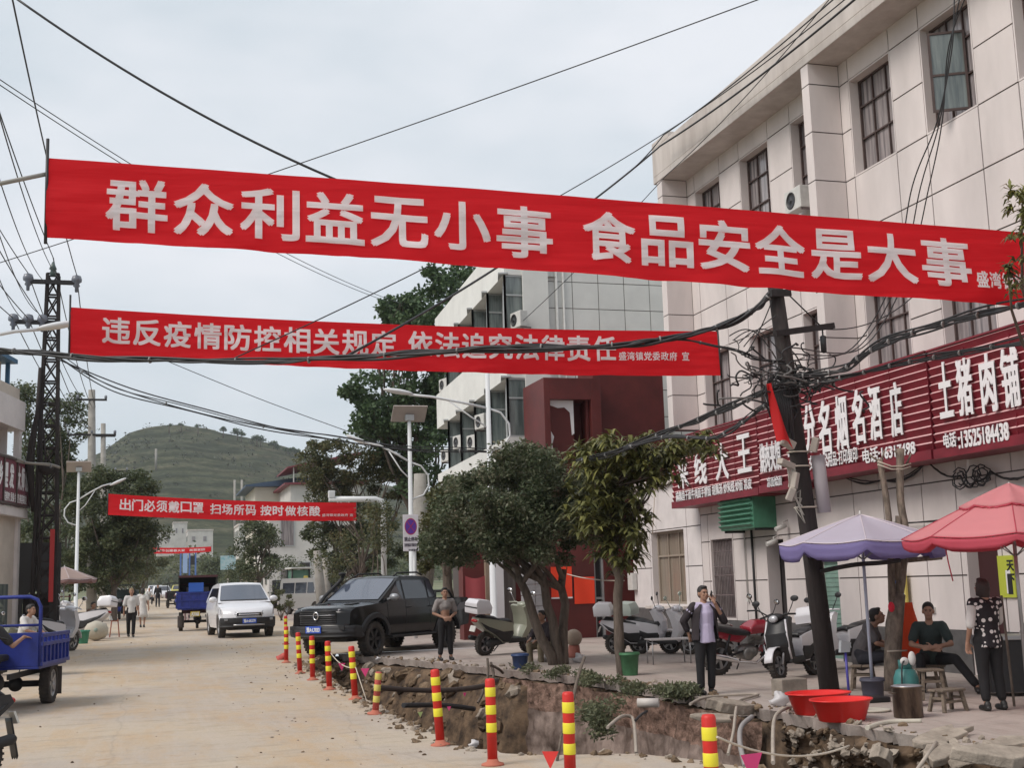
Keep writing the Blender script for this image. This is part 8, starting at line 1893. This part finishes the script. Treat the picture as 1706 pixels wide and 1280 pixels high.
M_wd = mat('worn_wood', (.21, .165, .125), .85, var=.45, vs=6, bump=.4, stretch=(4, 1, 4))
def stool(label, p, w, d, h, rz, back=0, name='stool'):
    t = thing(name, label, name, p, rz, None)
    mb = MB(); mb.b2((-w/2, -d/2, h-.03), (w/2, -.01, h)); mb.b2((-w/2, .0, h-.031), (w/2, d/2, h-.001)); mb.build('seat', M_wd, t, bevel=.008)
    for sx in (-1, 1):
        for sy in (-1, 1): m_ = MB(); m_.bar((sx*(w/2-.01), sy*(d/2-.0), 0), (sx*(w/2-.05), sy*(d/2-.04), h-.031), .045, .04, 0, (0, 1, 0)); m_.build('leg', M_wd, t, bevel=.006)
    for s in (-1, 1): MB().bar((-w/2+.05, s*(d/2-.025), h*.45), (w/2-.05, s*(d/2-.025), h*.45), .025, .03).build('stretcher', M_wd, t); MB().bar((s*(w/2-.035), -d/2+.04, h*.6), (s*(w/2-.035), d/2-.04, h*.6), .025, .03).build('stretcher', M_wd, t)
    if back:
        for s in (-1, 1): MB().bar((s*(w/2-.03), d/2-.03, h), (s*(w/2-.03), d/2+.08, h+back), .03, .035).build('back_post', M_wd, t)
        MB().b2((-w/2+.0, d/2+.06, h+back-.08), (w/2, d/2+.085, h+back)).build('backrest', M_wd, t)
    return t
stool('low worn wooden stool standing right of the cooking pot', G(1580, 1186), .40, .24, .27, R(12)); stool('low wooden chair under the man in the grey polo', G(1440, 1150)+Vector((0, 0, 0)), .36, .32, .36, R(52)); stool('low wooden chair under the man in the dark green polo', G(1556, 1150), .36, .34, .36, R(-32)); stool('low seat under the person behind the tree stems', G(922, 1104)+Vector((.05, .45, 0)), .34, .3, .30, R(-62))
t = stool('small slanted wooden folding chair right of the gas cylinder', G(1552, 1166), .34, .30, .40, R(70), .0, 'folding_chair')
# cook's counter, orange chairs, orange cloth
ct = thing('stall_counter', 'dark steel counter before the cook at the right edge', 'counter', G(1700, 1160)+Vector((.15, .1, 0)), R(-20)); MB().b2((-.55, -.3, .74), (.55, .3, .80)).build('top', M_alloy, ct, bevel=.01); MB().b2((-.5, -.28, .06), (.5, .28, .739)).build('cabinet', M_trim, ct)
cord('walking_stick', 'long stick leaning on the stall counter at the right edge', [G(1690, 1178), G(1690, 1178)+Vector((.22, .35, 1.35))], .016, M_bark, 'stick')
def plchair(label, x, y, rz, m, stack=1):
    t = thing('plastic_chair', label, 'chair', on(x, y), rz)
    for k in range(stack):
        z = .40+.09*k; MB().b2((-.22, -.22, z), (.22, .22, z+.03)).build('seat', m, t, bevel=.02); q = MB(); q.grid(8, 6, lambda u, v: ((u-.5)*.44*(1-.15*v), .20+.10*v-.10*(2*(u-.5))**2*0, z+.03+.42*v)); q.build('backrest', m, t, solid=.02)
    for sx in (-1, 1):
        for sy in (-1, 1): MB().tube([(sx*.22, sy*.22, 0), (sx*.19, sy*.19, .40)], [.02, .025], 8).build('leg', m, t)
M_or = mat('orange_plastic', (.62, .20, .03), .45); M_am = mat('amber_plastic', (.60, .33, .03), .45)
x, y = at(1388, 1100); plchair('amber plastic chair behind the leaning black pole', x+.5, y+1.2, R(190), M_am); x, y = at(1355, 1090); plchair('orange plastic chair farther behind the leaning black pole', x+.5, y+1.2, R(170), M_or)
x, y = at(1612, 1120); plchair('stack of orange plastic chairs left of the cook', x, y, R(160), M_or, 4)
p0 = aY(1512, 1010, 16.6); mb = MB(); mb.grid(8, 10, lambda u, v: (p0.x+(-.08-.08*v+(.18+.34*v)*u), 16.6+.05*math.sin(u*7+v*3), p0.z+.05-.85*v))
tag(mb.build('orange_cloth', mat('orange_red_cloth', (.72, .075, .02), .75, trans=.25)), 'orange red cloth hanging behind the pruned trunks', 'cloth')
br = thing('floor_brush', 'brush with a pale head leaning beside the lavender parasol', 'brush', G(1415, 1165)); MB().cyl((0, 0, .02), (.02, .05, .62), .018, n=8).build('handle', mat('blue_violet_handle', (.06, .05, .30), .4), br); MB().prism([(-.07, 0), (.07, 0), (.10, .13), (-.05, .16)], .06, 0, Matrix.Translation((.0, .08, .62)) @ Matrix.Rotation(R(90), 4, 'X')).build('head', mat('grey_bristle', (.36, .38, .40), .8), br)
tag(MB().b2((-.28, -.16, 0), (.28, .16, .07)).build('tray', M_seat, bevel=.02), 'dark tray on the ground behind the red basins', 'tray'); bpy.data.objects['tray'].location = G(1450, 1172)+Vector((0, .1, 0))
o = MB().b2((-.22, -.13, 0), (.22, .13, .24)).build('stone_block', mat('stained_stone_block', (.34, .29, .24), .9, var=.4, vs=4, bump=.4), bevel=.015); o.location = G(1316, 1160); o.rotation_euler = (0, 0, R(8)); tag(o, 'squat stained stone block behind the white bag', 'block')
def bag(label, p, s, m): b_ = MB(); b_.ell((0, 0, s*.55), (s*.75, s*.55, s*.62), 16, 12); b_.v = [(x*(1+.55*fb(x*13/s*.15, y*13/s*.15, z*13/s*.15)), y*(1+.5*fb(y*11/s*.15, z*11/s*.15, 2)), max(0, z*(.85+.55*fb(x*12/s*.15, z*9/s*.15, 5)))) for x, y, z in b_.v]; o = b_.build('plastic_bag', m); o.location = p; tag(o, label, 'bag')
M_bag = mat('white_thin_plastic', (.68, .66, .66), .4, trans=.25); bag('crumpled white plastic bag left of the red basins', G(1300, 1178), .17, M_bag); bag('white plastic bag beside the two stone balls', G(965, 1105), .17, M_bag); bag('white plastic bag beside the person in khaki trousers', G(912, 1103), .15, M_bag); bag('scrap of white plastic on the earth edge by the pickup', G(630, 1101), .07, M_bag); bag('white scrap of plastic down in the trench', T_(790, 1246, 13.3), .07, M_bag)
for px, py, lab, m in ((957, 1078, 'pale stone ball with a reddish underside', 'l'), (938, 1072, 'pale stone ball behind the other stone ball', 'l')):
    t = thing('stone_ball', lab, 'bollard', G(px, py+18)+Vector((0, .1 if px < 950 else 0, 0))); MB().ell((0, 0, .42), .185, 20, 14).build('ball', mat('pale_stone', (.42, .33, .26), .85, var=.2, vs=5), t); MB().lathe([(.16, 0), (.17, .04), (.13, .10), (.12, .26), (.001, .26)], 18, 0, True).build('pedestal', mat('reddish_stone', (.34, .12, .09), .8), t)
ft = thing('folding_table', 'steel legged folding table before the white scooters', 'table', G(1115, 1106), R(-8)); MB().b2((-.42, -.26, .46), (.42, .26, .49)).build('table_top', mat('grey_table_top', (.42, .40, .40), .4), ft, bevel=.006)
for sx in (-1, 1):
    for sy in (-1, 1): MB().tube([(sx*.38, sy*.22, 0), (sx*.38, sy*.22, .459)], .014, 8).build('leg', M_alloy, ft)
# ------------------------------------------------------------------ left kerb
dr = thing('beige_drum', 'rounded beige plastic drum lying beside the left green bucket', 'drum', on(aY(160, 1050, 44.5).x, 44.5)); MB().caps((-.05, 0, .33), (.07, 0, .33), .325, .325, 20).build('drum_body', mat('beige_drum_plastic', (.48, .44, .36), .6, var=.15), dr); MB().ell((0, -.31, .36), (.07, .04, .07), 12, 8).build('cap', mat('grey_green_cap', (.25, .32, .28), .6), dr)
b = on(aY(105, 1040, 49).x, 49); parasol('faded pinkish parasol of the left roadside stall', b, 1.15, 2.05, 2.5, cloth_mat('faded_pink_canvas', (.52, .40, .36)), cloth_mat('dusty_pink_edge', (.40, .25, .24)), .12)
rk = thing('stall_rack', 'dark red rack of goods under the left parasol', 'rack', on(aY(82, 1030, 50.5).x, 50.5)); 
for x in (-.7, 0, .7): MB().b2((x-.03, -.2, 0), (x+.03, .2, 1.5)).build('post', M_iron, rk)
for z in (.4, .9, 1.4): MB().b2((-.75, -.22, z), (.75, .22, z+.04)).build('shelf', mat('dark_red_goods', (.14, .03, .04), .7), rk)
gtp = on(aY(60, 1010, 41).x, 41); gt = thing('iron_gate', 'dark iron gate with an arched opening below the corner house', 'gate', gtp); h = aY(60, 905, 41).z-gtp.z; w = 1.36
mb = MB(); ol = [(-w/2, 0), (-w/2, h), (w/2, h), (w/2, 0), (.38, 0)]+[(.0+.38*math.cos(R(a)), h*.42+.38*math.sin(R(a))) for a in range(0, 181, 20)]+[(-.38, 0)]
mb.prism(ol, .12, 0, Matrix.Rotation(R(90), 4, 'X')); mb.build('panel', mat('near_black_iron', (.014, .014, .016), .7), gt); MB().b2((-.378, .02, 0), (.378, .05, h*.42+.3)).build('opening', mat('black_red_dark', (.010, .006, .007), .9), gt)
fr = thing('folding_sign', 'red framed folding barrier on the left roadside', 'barrier', on(aY(191, 1052, 47).x, 47))
for s in (-1, 1): MB().bar((s*.16, -.12, 0), (s*.10, 0, .62), .03, .03).build('leg', mat('rusty_red_frame', (.30, .09, .05), .6), fr)
MB().bar((-.12, -.03, .55), (.12, -.03, .55), .03, .03).build('rail', mat('rusty_red_frame', (.30, .09, .05), .6), fr)

# ------------------------------------------------------------------ thin haze over the whole valley
m = bpy.data.materials.new('thin_haze'); m.use_nodes = True; N, L = m.node_tree.nodes, m.node_tree.links; N.clear()
o_ = N.new('ShaderNodeOutputMaterial'); pv = N.new('ShaderNodeVolumePrincipled'); pv.inputs['Density'].default_value = 0.00018; pv.inputs['Color'].default_value = (.86, .90, .97, 1); pv.inputs['Anisotropy'].default_value = 0.2
L.new(pv.outputs['Volume'], o_.inputs['Volume'])
o = MB().b2((-2600, -260, -6), (2600, 3600, 190)).build('haze', m); o['kind'] = 'stuff'
scene.cycles.volume_bounces = 1
